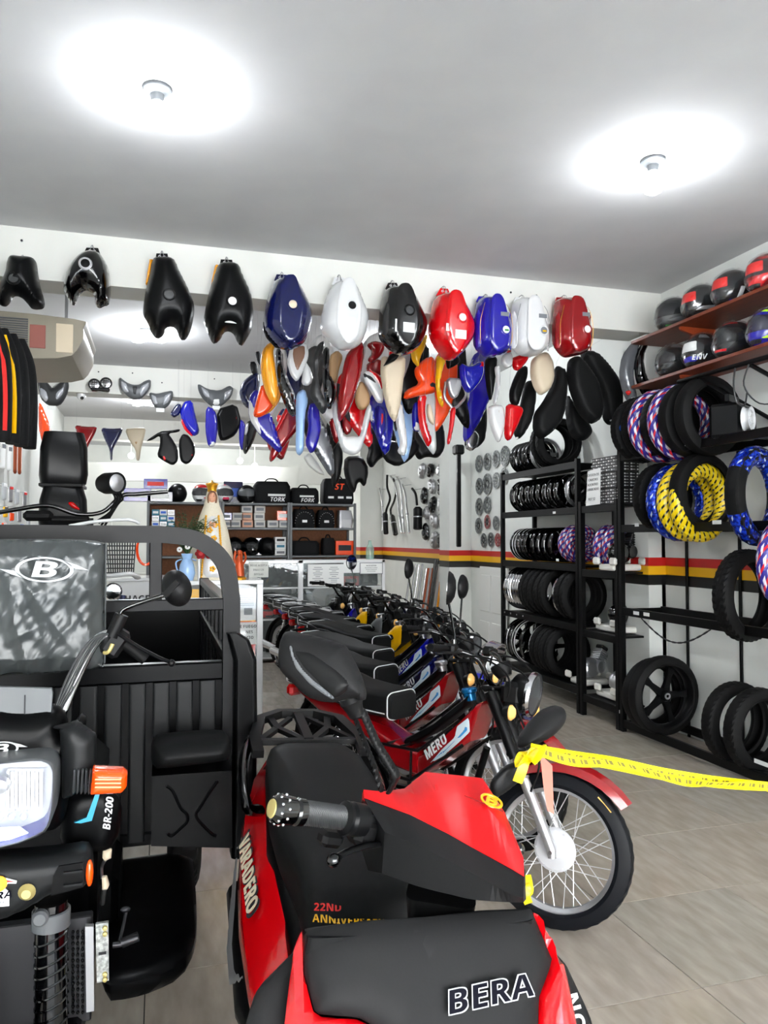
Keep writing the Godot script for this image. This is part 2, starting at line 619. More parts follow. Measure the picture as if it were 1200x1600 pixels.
func room() -> void:
	var fl := slab("floor",Vector3(XL - .2,-.2,ZBACK - .2),Vector3(XR + .2,-.004,ZFRONT),"grout","polished beige stone-look floor tiles with thin dark joints")
	var ts := .596
	var tm := mb1()
	box(tm,Vector3(0,-.005,0),Vector3(ts - .0035,.01,ts - .0035),.0008)
	var tile := tm.mesh()
	var x0 := 1.757 - 6 * ts
	for i in 10:
		for j in 34:
			var cx := x0 + (i + .5) * ts
			var cz := -2.22 + 8 * ts - (j + .5) * ts
			if cz < ZBACK or cz > ZFRONT - .2 or cx < XL - .3 or cx > XR + .3:
				continue
			part("tile",tile,M["tile_%d" % ((i * 7 + j * 5 + i * j) % 4)],fl,Transform3D(Basis(),Vector3(cx,0,cz)))
	slab("ceiling",Vector3(XL - .2,CEIL,ZBACK - .2),Vector3(XR + .2,CEIL + .2,ZFRONT),"ceiling_paint","smooth white painted ceiling")
	slab("wall_right",Vector3(XR,-.2,ZBACK - .2),Vector3(XR + .2,CEIL,ZFRONT),"wall_paint","white side wall with a red, yellow and black stripe")
	slab("wall_left",Vector3(XL - .2,-.2,ZBACK - .2),Vector3(XL,CEIL,ZFRONT),"wall_paint","white side wall behind the hanging jackets")
	slab("wall_back",Vector3(XL,0,ZBACK - .2),Vector3(XR,CEIL,ZBACK),"wall_paint","plain pale wall at the far end of the shop")
	slab("beam_front",Vector3(XL,BEAM,ZB1 - .28),Vector3(XR,CEIL,ZB1),"beam_paint","white ceiling beam that the fuel tanks hang from")
	slab("beam_middle",Vector3(XL,BEAM,ZB2 - .28),Vector3(XR,CEIL,ZB2),"beam_paint","white ceiling beam that the headlamp units hang from")
	slab("beam_rear",Vector3(XL,BEAM - .02,ZB3 - .28),Vector3(XR,CEIL,ZB3),"beam_paint","white ceiling beam above the far partition")
	slab("pillar_front",Vector3(XR - .16,0,ZB1 - .30),Vector3(XR,BEAM - .02,ZB1 + .02),"wall_paint","shallow white pilaster beside the tyre rack")
	slab("pillar_middle",Vector3(XR - .30,0,ZB2 - .36),Vector3(XR,BEAM - .02,ZB2 + .0),"wall_paint","white pilaster beside the brake discs")
	slab("pillar_rear",Vector3(XR - .42,0,ZB3 - .36),Vector3(XR,BEAM - .02,ZB3),"wall_paint","white pilaster at the end of the striped wall")
	var bands := [["stripe_red",1.285,1.352],["stripe_yellow",1.215,1.285],["stripe_black",1.135,1.215]]
	var zs := [[ZFRONT - .1,ZB1 + .02,.0],[ZB1 + .02,ZB1 - .30,.16],[ZB1 - .3,ZB2,.0],[ZB2,ZB2 - .36,.30],[ZB2 - .36,ZB3,.0],[ZB3,ZB3 - .36,.42]]
	for bd in bands:
		var b := mb1()
		for z in zs:
			box(b,Vector3(XR - z[2] - .001,(bd[1] + bd[2]) / 2,(z[0] + z[1]) / 2),Vector3(.004,bd[2] - bd[1],absf(z[0] - z[1])))
			if z[2] > .0:
				box(b,Vector3(XR - z[2] / 2,(bd[1] + bd[2]) / 2,z[0] + .001),Vector3(z[2],bd[2] - bd[1],.004))
		var o := structure("trim_" + str(bands.find(bd) + 1),b,M[bd[0]],bd[0].replace("stripe_","") + " painted band along the side wall")
	var zp := -14.2
	var top := 2.83
	var pb := mb1()
	box(pb,Vector3(1.35,(top + 2.52) / 2,zp),Vector3(5.7,top - 2.52,.12))
	box(pb,Vector3(1.35,.45,zp),Vector3(5.7,.9,.12))
	for x in [XL + .25,2.35]:
		box(pb,Vector3(x,top / 2,zp),Vector3(.24 if x > 0 else .9,top,.125))
	structure("wall_partition",pb,M.wall_paint,"white partition with a wide opening beyond the shelves")
	slab("pavement",Vector3(-14,-.3,ZFRONT),Vector3(16,-.02,22),"pavement","pale concrete pavement in front of the shop")
	slab("street_facade",Vector3(-14,-.3,15.0),Vector3(16,7.5,15.4),"facade_paint","pale sunlit house front across the street")
	slab("canopy",Vector3(XL - .2,3.35,ZFRONT),Vector3(XR + .2,3.5,ZFRONT + 1.9),"wall_paint","added unseen slab that blocks the high sky above the shop entrance")  # added out of view to keep the high sky off the shop front
	slab("wall_front_header",Vector3(XL - .2,3.0,ZFRONT - .2),Vector3(XR + .2,CEIL,ZFRONT),"wall_paint","white header above the shop entrance")
	for q in [[34,376,ZB1],[838,462,ZB1],[798,457,ZB1],[82,575,ZB2],[154,581,ZB2],[207,583,ZB2],[253,598,ZB2],[335,592,ZB2]]:
		var s := mb1()
		var p := on_z(q[0],q[1],q[2])
		lathe(s,[Vector2(.001,-.006),Vector2(.008,0),Vector2(.008,.004),Vector2(.003,.007)],8,xf_at(p,Vector3(PI / 2,0,0)))
		var o := part("wall_plug",s,M.dark_metal)
		tag(o,"small dark screw plug in the bare face of the white beam","screw","screw plugs in the beams")
func ceiling_bulb(p: Vector3,label: String,energy: float,kind := 0) -> void:
	var t := thing("ceiling_lamp",label,"lamp",p)
	var b := mb1()
	lathe(b,[Vector2(.001,0),Vector2(.062,0),Vector2(.062,-.012),Vector2(.05,-.025),Vector2(.03,-.03),Vector2(.026,-.06),Vector2(.001,-.06)],24)
	part("socket",b,M.grey_plastic,t)
	var g := mb1()
	if kind == 0:
		lathe(g,[Vector2(.001,-.06),Vector2(.024,-.062),Vector2(.03,-.08),Vector2(.05,-.115),Vector2(.055,-.14),Vector2(.045,-.168),Vector2(.02,-.183),Vector2(.001,-.186)],20)
	else:
		lathe(g,[Vector2(.001,-.06),Vector2(.026,-.062),Vector2(.03,-.1),Vector2(.001,-.104)],16)
		for k in 4:
			box(g,Vector3(.11,-.085,0),Vector3(.17,.012,.09),.004,Transform3D(Basis(Vector3.UP,TAU * k / 4 + .5),Vector3.ZERO))
	part("bulb",g,M.bulb_glow,t)
	var l := OmniLight3D.new()
	l.name = "bulb_light"
	l.light_color = Color(.96,.98,1.0)
	l.light_energy = energy
	l.omni_range = 30.0
	l.omni_attenuation = 2.0
	l.light_size = .05
	l.shadow_enabled = true
	l.position = Vector3(0,-.13 if kind == 0 else -.085,0)
	t.add_child(l)
func lamps() -> void:
	glow("bulb_glow",Color(.97,.99,1.0),6.0)
	var a := on_y(246,138,CEIL)
	ceiling_bulb(Vector3(a.x,CEIL,a.z),"lit white bulb in a round ceiling socket above the tricycle",.68)
	a = on_y(1020,250,CEIL)
	ceiling_bulb(Vector3(a.x,CEIL,a.z),"lit white bulb in a ceiling socket near the helmet shelves",.68)
	a = on_y(228,515,CEIL)
	ceiling_bulb(Vector3(a.x,CEIL,a.z),"lit folding lamp with spread panels between the first two beams",2.0,1)
	a = on_y(222,622,CEIL)
	ceiling_bulb(Vector3(a.x,CEIL,a.z),"lit folding lamp with spread panels behind the headlamp beam",2.0,1)
	a = on_y(560,690,CEIL)
	ceiling_bulb(Vector3(a.x + .3,CEIL,-11.2),"lit bulb above the striped wall behind the hanging fairings",2.0)
	ceiling_bulb(Vector3(2.4,CEIL,-7.3),"lit bulb behind the hanging fairings near the brake discs",2.0)
	ceiling_bulb(Vector3(.6,CEIL,-15.6),"added fill bulb brightening the ceiling beyond the far partition",1.6)  # added bulb, lifts the dark ceiling behind the rear beam
	for q in [[205,712],[375,720],[290,747],[487,742],[398,728]]:
		var p := on_z(q[0],q[1],-14.9 if q[1] > 735 else -14.0)
		var t := thing("hanging_bulb","small round lit bulb glowing in front of the far partition","bulb",p,0,"round bulbs by the partition")
		var g := mb1()
		sphere(g,Vector3.ZERO,Vector3.ONE * .055,14,8)
		part("globe",g,M.bulb_glow,t)
		var c := mb1()
		tube(c,[Vector3(0,.05,0),Vector3(0,CEIL - p.y,0)],.008,6)
		part("cord",c,M.white_matt,t)
		var l := OmniLight3D.new()
		l.name = "bulb_light"
		l.light_energy = .5
		l.omni_range = 20.0
		l.omni_attenuation = 2.0
		l.light_size = .04
		l.shadow_enabled = true
		t.add_child(l)
func outline(org: Vector2,sc: float,pts: Array,z: float) -> Array:
	var w := []
	var c := Vector3.ZERO
	for p in pts:
		var q := on_z(org.x + p[0] / sc,org.y + p[1] / sc,z)
		w.append(q)
		c += q
	c /= pts.size()
	var out := []
	for q in w:
		out.append(Vector2(q.x - c.x,q.y - c.y))
	return [c,out]
const C1 := Vector2(0,360)
const C2 := Vector2(380,400)
const C3 := Vector2(700,400)
func local(org: Vector2,sc: float,p: Array,z: float,c: Vector3) -> Vector3:
	var q := on_z(org.x + p[0] / sc,org.y + p[1] / sc,z)
	return Vector3(q.x - c.x,q.y - c.y,0)
func swell(poly: Array,p: Vector3,h: float,reach: float) -> float:
	var t := clampf(edge_distance(Vector2(p.x,p.y),PackedVector2Array(poly)) / reach,.0,1.0)
	return h * sqrt(1.0 - (1.0 - t) * (1.0 - t))
func fuel_tank(label: String,m: String,org: Vector2,body: Array,tab: Array,cap: Array,kind: String,extra := {}) -> void:
	var z := ZB1 + .075
	var o := outline(org,3.0,body,z)
	var c: Vector3 = o[0]
	var sm := []
	for p in spline(o[1],4,true):
		sm.append(p)
	var t := thing("fuel_tank",label,"fuel tank",c,0,"fuel tanks hanging from the front beam")
	var h := .15
	var reach := .12
	var b := mb1()
	pillow(b,sm,h,.05,reach,30)
	part("shell",b,M[m],t)
	if kind != "dirt":
		var s := mb1()
		var sp := []
		for q in sm:
			sp.append(Vector2(q.x * .52 + .004,q.y * .93))
		pillow(s,sp,.012,.0,.02,26,Vector2.ZERO,Transform3D(Basis(),Vector3(0,0,h - .004)))
		part("spine_panel",s,M[m],t)
		h += .008
	var tb := mb1()
	var tabs := []
	for p in tab:
		var q := local(org,3.0,p,z,c)
		tabs.append(Vector2(q.x,q.y))
	prism(tb,tabs,-.012,-.002)
	part("mounting_tab",tb,M[extra.get("tab",m)],t)
	var mid := (Vector2(tabs[0]) + Vector2(tabs[1])) / 2
	var hole := mb1()
	for k in [-.014,.014]:
		lathe(hole,[Vector2(.009,0),Vector2(.009,.004),Vector2(.004,.004),Vector2(.004,0)],10,xf_at(Vector3(mid.x + k,mid.y - .022,-.002),Vector3(PI / 2,0,0)),38.0,true)
	part("bush",hole,M.aluminium,t)
	var w := mb1()
	tube(w,spline([Vector3(mid.x - .014,mid.y - .022,.006),Vector3(mid.x - .004,mid.y + .012,.004),Vector3(mid.x,mid.y + .022,-.03),Vector3(mid.x + .004,mid.y + .012,.004),Vector3(mid.x + .014,mid.y - .022,.006)],4),.0022,5)
	tube(w,[Vector3(mid.x,mid.y + .02,-.075),Vector3(mid.x,mid.y + .022,-.015)],.003,6)
	part("hook_wire",w,M.steel,t)
	var f := local(org,3.0,cap,z,c)
	var dz := swell(sm,f,h,reach)
	var fx := xf_at(f + Vector3(0,0,dz - .004),Vector3(PI / 2,0,0))
	var ring := mb1()
	lathe(ring,[Vector2(.042,.0),Vector2(.04,.006),Vector2(.036,.008),Vector2(.034,.012),Vector2(.028,.012),Vector2(.027,.0)],24,fx,30.0,true)
	part("filler_ring",ring,M[extra.get("ring",m)],t)
	var plug := mb1()
	lathe(plug,[Vector2(.001,.0),Vector2(.0275,.0),Vector2(.0275,.007),Vector2(.001,.008)],20,fx)
	part("filler_plug",plug,M[extra.get("plug","cream")],t)
	if extra.has("key"):
		var k := mb1()
		box(k,f + Vector3(.004,-.004,dz + .007),Vector3(.03,.012,.006),.002,Transform3D())
		part("key_flap",k,M[extra.key],t)
	if kind == "classic":
		for sd in [-1.0,1.0]:
			var kp := mb1()
			var half := .0
			for q in sm:
				half = maxf(half,absf(q.x))
			var pl := [Vector2(-.028,-.13),Vector2(.012,-.14),Vector2(.026,-.06),Vector2(.02,.07),Vector2(.0,.13),Vector2(-.02,.10)]
			var mir := []
			for q in pl:
				mir.append(Vector2(q.x * -sd,q.y))
			pillow(kp,spline(mir,4,true),.008,.0,.015,16,Vector2.ZERO,Transform3D(Basis(Vector3.UP,sd * .85),Vector3(sd * (half - .036),-.03,.073)))
			part("knee_panel",kp,M[m],t)
			var ln := mb1()
			tube(ln,spline([Vector3(sd * (half - .05),-.17,.07),Vector3(sd * (half - .035),-.12,.103),Vector3(sd * (half - .033),.0,.112),Vector3(sd * (half - .055),.10,.115),Vector3(sd * (half - .075),.15,.10)],4),.0016,5)
			part("pin_stripe",ln,M[extra.get("pin","gold")],t)
		var wp := mb1()
		box(wp,local(org,3.0,extra.plate,z,c) + Vector3(0,0,h - .012 + .012),Vector3(.065,.03,.004),.001)
		part("warning_plate",wp,M.ink_soft,t)
	if extra.has("sticker"):
		for sk in extra.sticker:
			var p := local(org,3.0,sk,z,c)
			var e := mb1()
			box(e,Vector3.ZERO,Vector3(sk[2],sk[3],.002),.0005,Transform3D(Basis(Vector3.BACK,-.03),p + Vector3(0,0,swell(sm,p,h,reach) + .001)))
			part("price_sticker" if sk[3] < .03 else "printed_sticker",e,M.white_paper,t)
	if extra.has("side"):
		var e := mb1()
		var so := []
		for p in extra.side[1]:
			var q := local(org,3.0,p,z,c)
			so.append(Vector2(q.x,q.y))
		pillow(e,so,.03,.02,.03,18)
		part("side_panel",e,M[extra.side[0]],t)
func tanks() -> void:
	fuel_tank("small black dirt-bike tank hung by two bare wire hooks","satin_black",C1,[[45,130],[105,128],[165,140],[180,210],[190,265],[210,335],[205,365],[180,372],[150,368],[130,345],[98,315],[65,312],[45,345],[22,358],[-6,340],[-2,270],[25,205]],[[50,122],[160,134],[165,150],[46,140]],[82,257],"dirt",{"plug": "grey_dark"})
	fuel_tank("rounded black tank with deep notch and bright filler ring, beside the two-hook tank","gloss_black",C1,[[378,115],[420,100],[465,110],[495,150],[510,190],[520,270],[512,345],[490,355],[465,366],[446,345],[443,308],[420,287],[395,284],[370,310],[355,345],[338,350],[302,290],[298,260],[315,190],[345,145]],[[405,80],[460,82],[470,112],[390,110]],[410,192],"dirt",{"ring": "aluminium","plug": "satin_black"})
	var long_side := [[700,135],[722,138],[712,190],[694,250],[680,262],[688,205]]
	fuel_tank("long black tank with a yellow side strip and open dark filler","satin_black",C1,[[715,140],[760,130],[815,140],[840,190],[880,270],[910,350],[905,420],[885,490],[860,518],[840,500],[825,462],[800,452],[777,460],[768,490],[740,508],[715,490],[690,430],[670,390],[680,300],[700,210]],[[733,107],[785,108],[790,136],[728,136]],[792,333],"dirt",{"plug": "grey_dark","ring": "satin_black","side": ["yellow_amber",long_side]})
	var long_side2 := [[1008,160],[1028,163],[1018,215],[1000,272],[985,285],[993,230]]
	fuel_tank("long black tank with a yellow side strip and white taped filler","satin_black",C1,[[1020,165],[1060,155],[1115,165],[1140,220],[1175,300],[1187,380],[1180,460],[1150,520],[1130,543],[1110,520],[1095,487],[1070,474],[1045,484],[1035,510],[1005,533],[985,510],[960,440],[955,410],[975,310],[1000,220]],[[1035,135],[1088,137],[1094,164],[1030,162]],[1080,362],"dirt",{"plug": "white_paper","side": ["yellow_amber",long_side2],"sticker": [[1075,448,.075,.02]]})
	fuel_tank("navy blue teardrop tank with cream taped filler","blue_navy",C2,[[150,115],[180,108],[235,110],[265,140],[300,210],[320,260],[318,320],[290,400],[240,435],[205,442],[165,430],[120,385],[97,340],[97,290],[110,210],[130,150]],[[157,85],[205,88],[217,114],[145,114]],[215,258],"sport",{"sticker": [[210,414,.055,.02]],"side": ["satin_black",[[92,300],[112,330],[150,415],[195,440],[150,430],[108,385],[92,345]]]})
	fuel_tank("white teardrop tank with an open black filler hole","white_gloss",C2,[[410,150],[440,125],[495,122],[530,150],[560,220],[583,280],[580,340],[550,410],[500,440],[450,440],[400,400],[365,350],[362,310],[375,240],[390,190]],[[430,98],[470,100],[500,130],[416,134]],[485,262],"sport",{"plug": "gloss_black","sticker": [[482,331,.055,.045],[466,414,.075,.016]]})
	fuel_tank("glossy black teardrop tank with white printed stickers","gloss_black",C2,[[665,160],[700,145],[760,150],[800,190],[830,250],[855,310],[850,370],[820,430],[770,462],[720,462],[670,430],[635,380],[635,320],[640,250],[650,200]],[[680,125],[720,125],[732,152],[666,154]],[748,282],"sport",{"plug": "grey_dark","ring": "satin_black","sticker": [[745,362,.085,.07],[692,352,.03,.09],[750,428,.06,.022]]})
	fuel_tank("bright red teardrop tank with white printed stickers","red_gloss",C2,[[905,190],[945,175],[1000,185],[1030,220],[1060,280],[1078,330],[1070,390],[1030,450],[980,490],[940,480],[895,430],[868,370],[870,320],[880,260],[890,215]],[[925,150],[960,153],[974,184],[903,186]],[990,315],"sport",{"plug": "white_paper","sticker": [[982,393,.085,.065],[926,360,.035,.055],[980,455,.055,.02]]})
	fuel_tank("dark blue rounded classic tank with knee panels","blue_violet",C3,[[135,215],[160,195],[205,195],[240,220],[265,270],[285,330],[290,400],[275,450],[230,470],[180,478],[140,450],[118,410],[120,330],[125,260]],[[145,188],[215,192],[222,216],[132,214]],[229,371],"classic",{"plug": "white_paper","key": "green_label","plate": [224,300],"sticker": [[233,432,.055,.02]]})
	fuel_tank("white rounded classic tank with knee panels","white_gloss",C3,[[305,220],[335,200],[385,205],[420,240],[445,310],[462,370],[460,420],[430,460],[385,472],[335,465],[300,430],[290,390],[295,310],[298,260]],[[318,192],[380,196],[388,220],[306,218]],[402,375],"classic",{"plug": "ink_soft","key": "yellow_gloss","plate": [398,308],"pin": "grey_plastic"})
	fuel_tank("dark red rounded classic tank with knee panels","red_deep",C3,[[500,215],[530,200],[590,210],[620,240],[645,300],[660,370],[658,420],[640,455],[590,470],[540,475],[505,440],[488,400],[490,320],[495,260]],[[510,193],[588,195],[596,220],[500,216]],[602,368],"classic",{"plug": "white_paper","plate": [597,300],"sticker": [[600,434,.065,.022]]})
func chamfer(pts: Array) -> Array:
	var out := []
	for i in pts.size():
		var a: Vector2 = pts[i]
		var b: Vector2 = pts[(i + 1) % pts.size()]
		out.append(a.lerp(b,.2))
		out.append(a.lerp(b,.8))
	return out
func panel(called: String,label: String,category: String,m: String,org: Vector2,pts: Array,z: float,h := .05,bend := Vector2.ZERO,accents := [],group := "spare fairings hanging behind the tanks",sc := 3.0) -> Node3D:
	var o := outline(org,sc,pts,z)
	var sm := chamfer(o[1])
	var t := thing(called,label,category,o[0],0,group)
	var b := mb1()
	h *= .75
	pillow(b,sm,h,.004,h * .8,26,bend,Transform3D(),.006)
	part("shell",b,M[m],t)
	var top: Vector2 = sm[0]
	for q in sm:
		if q.y > top.y:
			top = q
	var w := mb1()
	var c0: Vector3 = o[0]
	if z > ZB1 - .27:
		tube(w,[Vector3(top.x,top.y - .012,.0),Vector3(top.x,maxf(BEAM - c0.y,top.y + .02),.0)],.0007,4)
	elif z > ZB1 - .75:
		tube(w,[Vector3(top.x,top.y - .012,.0),Vector3(top.x,top.y + .03,.0),Vector3(top.x,BEAM + .02 - c0.y,ZB1 - .285 - c0.z)],.0007,4)
	else:
		tube(w,[Vector3(top.x,top.y - .012,.0),Vector3(top.x,CEIL - c0.y,.0)],.0006,4)
	part("hook_wire",w,M.steel,t)
	for a in accents:
		var ao := []
		for p in a[1]:
			var q := local(org,sc,p,z,o[0])
			ao.append(Vector2(q.x,q.y))
		var e := mb1()
		pillow(e,chamfer(ao),h * .5 + .004,.0,h * 1.1,20,bend,Transform3D(Basis(),Vector3(0,0,h * .55)),.002)
		part(a[2] if a.size() > 2 else "stripe",e,M[a[0]],t)
	return t
func fairings() -> void:
	var z := ZB1 - .45
	var P := "side_fairing"
	var L := "fairing"
	panel(P,"amber yellow side fairing with a long pointed lower end",L,"yellow_amber",C2,[[120,405],[150,415],[140,450],[150,520],[160,600],[165,680],[150,715],[130,690],[100,630],[85,560],[80,500],[90,440]],z + .12,.07)
	panel(P,"orange side fairing under the amber one, with a round black badge",L,"orange_gloss",C2,[[85,590],[130,660],[150,690],[110,740],[75,758],[45,752],[55,700]],z + .02,.05,Vector2.ZERO,[["ink",[[82,715],[94,715],[94,728],[82,728]],"badge"]])
	panel(P,"small amber spike-shaped fairing below the long amber one",L,"yellow_amber",C2,[[160,600],[180,640],[165,690],[130,730],[92,752],[140,690]],z - .06,.03)
	panel(P,"narrow glossy black side fairing with silver edge under the navy tank",L,"gloss_black",C2,[[152,430],[180,440],[185,520],[205,590],[235,640],[250,750],[225,755],[190,690],[165,620],[153,530]],z + .1,.05,Vector2.ZERO,[["silver",[[176,450],[184,450],[190,520],[212,590],[240,650],[235,665],[205,610],[180,530]]]])
	panel(P,"white shield-shaped fairing showing its brown inside",L,"white_gloss",C2,[[222,415],[300,405],[308,470],[282,540],[252,594],[222,560],[205,500]],z,.03,Vector2.ZERO,[["brown_plastic",[[228,425],[292,415],[294,470],[270,520],[252,560],[234,520],[222,470]],"inner_face"]])
	panel(P,"long pale blue fairing leg hanging below the brown one",L,"blue_pale",C2,[[250,640],[290,620],[305,680],[290,740],[285,850],[285,910],[265,940],[245,920],[248,800],[245,720]],z - .1,.05)
	panel(P,"small white wedge-shaped fairing beside the brown one",L,"white_gloss",C2,[[290,490],[318,535],[328,590],[300,612],[272,600],[280,540]],z - .02,.04)
	panel(P,"violet blue fairing with a pointed foot next to the pale blue leg",L,"blue_violet",C2,[[310,690],[345,690],[360,740],[365,820],[340,910],[315,930],[290,880],[305,800],[300,740]],z - .15,.05,Vector2.ZERO,[["white_gloss",[[306,700],[314,696],[318,800],[306,880],[300,870],[312,800]]]])
	panel(P,"curved grey side fairing hooked under the white tank",L,"grey_dark",C2,[[350,410],[385,395],[375,440],[350,500],[350,580],[370,650],[400,700],[375,752],[340,700],[308,650],[328,560],[330,470]],z + .05,.06)
	panel(P,"black fairing strip between the grey fairing and the red one",L,"gloss_black",C2,[[376,430],[402,425],[405,480],[398,540],[430,600],[438,660],[405,730],[385,690],[372,600],[370,500]],z,.05,Vector2.ZERO,[["white_gloss",[[384,440],[396,436],[394,500],[384,560],[376,550],[384,490]]]])
	panel(P,"tan unpainted fairing offcut behind the red fairing",L,"tan",C2,[[402,470],[440,440],[470,470],[446,540],[440,600],[405,590]],z - .1,.03)
	panel(P,"large crimson side fairing with a white slash, under the white tank",L,"red_deep",C2,[[500,440],[560,395],[568,450],[555,540],[530,640],[500,720],[470,760],[445,785],[443,700],[450,620],[465,540],[480,470]],z + .15,.07,Vector2.ZERO,[["white_gloss",[[552,560],[545,590],[500,690],[456,755],[452,740],[490,680],[530,600]]]])
	panel("tail_fairing","white horseshoe tail fairing with a vented rear light plate",L,"white_gloss",C2,[[432,665],[415,740],[440,830],[462,915],[510,937],[550,920],[577,830],[602,730],[600,690],[575,715],[556,810],[545,850],[510,842],[475,850],[462,810],[445,750]],z - .05,.05,Vector2.ZERO,[["grey_plastic",[[478,868],[500,866],[502,872],[480,876]],"vent_slot"],["grey_plastic",[[480,884],[502,882],[504,888],[482,892]],"vent_slot"],["grey_plastic",[[520,880],[538,876],[540,884],[522,890]],"vent_slot"]])
	panel("tail_fairing","tan inner tail fairing inside the white horseshoe",L,"tan",C2,[[530,600],[560,585],[590,640],[595,690],[570,722],[540,720],[522,680]],z - .12,.04)
	panel(P,"crimson tail cowl behind the black sport tank",L,"red_deep",C2,[[575,415],[610,398],[650,405],[665,430],[645,470],[605,505],[580,490],[605,450]],z - .05,.05)
	panel(P,"white and red striped side fairing below the crimson tail cowl",L,"white_gloss",C2,[[562,540],[600,540],[642,560],[658,600],[658,690],[628,690],[600,640],[562,580]],z - .02,.04,Vector2.ZERO,[["red_gloss",[[578,530],[640,560],[656,610],[650,660],[620,600]]],["ink",[[560,548],[600,560],[630,600],[620,612],[566,578]]]])
	panel(P,"dark red fairing offcut showing between the crimson and white fairings",L,"red_deep",C2,[[580,500],[640,480],[655,520],[652,560],[600,556],[576,540]],z - .2,.04)
	panel(P,"long cream side fairing with faint lettering under the black tank",L,"cream",C2,[[648,465],[690,478],[760,468],[758,530],[745,620],[740,680],[715,782],[690,760],[665,690],[650,600],[643,540]],z + .1,.06,Vector2.ZERO,[["ink_soft",[[656,540],[664,540],[680,640],[690,690],[682,690],[664,620]]],["grey_plastic",[[690,500],[704,530],[716,540],[706,560],[690,540]]]])
	panel(P,"thin black fairing beak tucked below the black tank",L,"satin_black",C2,[[690,455],[735,462],[715,490],[680,508],[654,520],[672,490]],z + .2,.03)
	panel(P,"greenish white fairing leg under the cream fairing",L,"white_gloss",C2,[[708,690],[745,690],[755,760],[770,880],[757,942],[720,920],[738,880],[715,780]],z - .05,.04)
	panel(P,"yellow curved fairing behind the black sport tank",L,"yellow_gloss",C2,[[835,370],[866,370],[852,430],[828,480],[822,525],[790,490],[785,440],[810,420]],z,.05)
	panel(P,"large orange radiator shroud with dark trim",L,"orange_gloss",C2,[[800,530],[850,480],[892,468],[902,560],[908,640],[830,655],[750,676],[758,630],[826,600],[806,565]],z - .05,.06,Vector2.ZERO,[["ink",[[850,600],[880,580],[902,600],[905,635],[860,630]],"trim"]])
	panel(P,"yellow blade-shaped fairing below the red sport tank",L,"yellow_gloss",C2,[[905,460],[950,490],[935,530],[920,600],[935,680],[942,718],[915,690],[900,600],[905,530]],z + .08,.04)
	var gr := panel("grab_rail","silver grab rail and bracket hanging under the red tank","grab rail","silver",C2,[[950,570],[1025,575],[1020,620],[1005,660],[980,672],[960,640]],z + .03,.03,Vector2.ZERO,[["ink_soft",[[982,628],[992,628],[992,640],[982,640]],"bolt"]])
	var rails := mb1()
	var zz := z - .05
	for pr in [[[950,590],[945,660],[975,705],[985,720]],[[1022,590],[1045,650],[1010,700],[985,715]]]:
		var l3 := []
		for p in pr:
			l3.append(on_z(C2.x + p[0] / 3.0,C2.y + p[1] / 3.0,zz) - gr.position)
		tube(rails,spline(l3,5),.012,7)
	part("bent_tube",rails,M.aluminium,gr)
	panel(P,"scarlet fairing strip with small white lettering, under the orange shroud",L,"red_gloss",C2,[[818,660],[862,650],[850,720],[862,800],[887,865],[866,902],[840,850],[820,770]],z + .02,.05,Vector2.ZERO,[["white_gloss",[[824,665],[834,663],[830,690],[836,730],[828,730],[822,690]],"lettering"]])
	panel(P,"blue and white fairing offcut beside the scarlet strip",L,"blue_gloss",C2,[[798,690],[822,680],[826,760],[828,826],[795,820],[790,740]],z - .08,.04,Vector2.ZERO,[["white_gloss",[[796,770],[824,780],[826,822],[798,818]]]])
	panel(P,"small cream fairing blade beside the scarlet strip",L,"cream",C2,[[862,690],[880,700],[896,770],[894,795],[872,780],[858,740]],z - .05,.03)
	panel(P,"slender red fairing stalk under the silver bracket",L,"red_gloss",C2,[[972,712],[996,708],[990,780],[967,888],[953,880],[966,800]],z + .02,.03)
	panel(P,"glossy blue sport fairing with white lettering, under the blue classic tank",L,"blue_gloss",C2,[[1012,500],[1060,520],[1115,490],[1128,540],[1110,590],[1065,642],[1042,640],[1018,590]],z + .05,.06,Vector2.ZERO,[["white_gloss",[[1030,545],[1056,530],[1050,545],[1036,556]],"lettering"],["red_gloss",[[1080,520],[1118,492],[1124,520],[1100,545]]]])
	panel(P,"black fairing shell squeezed between yellow blade and blue fairing",L,"satin_black",C2,[[948,480],[1010,470],[1016,500],[985,520],[955,532]],z - .02,.04)
	panel(P,"violet and red fairing behind the white horseshoe tail",L,"blue_violet",C2,[[620,695],[668,715],[668,800],[642,870],[618,830]],z - .3,.05,Vector2.ZERO,[["red_gloss",[[632,725],[660,735],[660,780],[640,830],[630,790]]]])
	panel(P,"dark red lower fairing behind the white horseshoe tail",L,"red_deep",C2,[[400,770],[430,750],[450,800],[445,885],[425,870],[410,820]],z - .35,.05)
	panel(P,"dusky red tail fairing hanging inside the white horseshoe",L,"red_deep",C2,[[470,740],[505,730],[520,760],[505,830],[480,842],[462,800]],z - .3,.04)
	panel(P,"pale grey fairing blade low beside the violet fairing",L,"white_matt",C2,[[280,940],[310,920],[340,950],[375,1010],[385,1030],[350,1020],[305,985]],z - .6,.04)
	panel("rear_mudguard","black plastic rear mudguard with an angled bracket, above the mufflers","mudguard","black_plastic",C2,[[560,850],[620,790],[700,800],[720,870],[690,930],[640,950],[600,1000],[575,960],[590,900]],z - 1.0,.07,Vector2.ZERO,[],"black mudguards hanging in a bunch")
	panel("rear_mudguard","black plastic rear mudguard with a wide blade, above the engine covers","mudguard","black_plastic",C2,[[760,800],[820,720],[900,740],[940,800],[945,900],[915,950],[860,940],[820,960],[790,900]],z - .9,.07,Vector2.ZERO,[],"black mudguards hanging in a bunch")
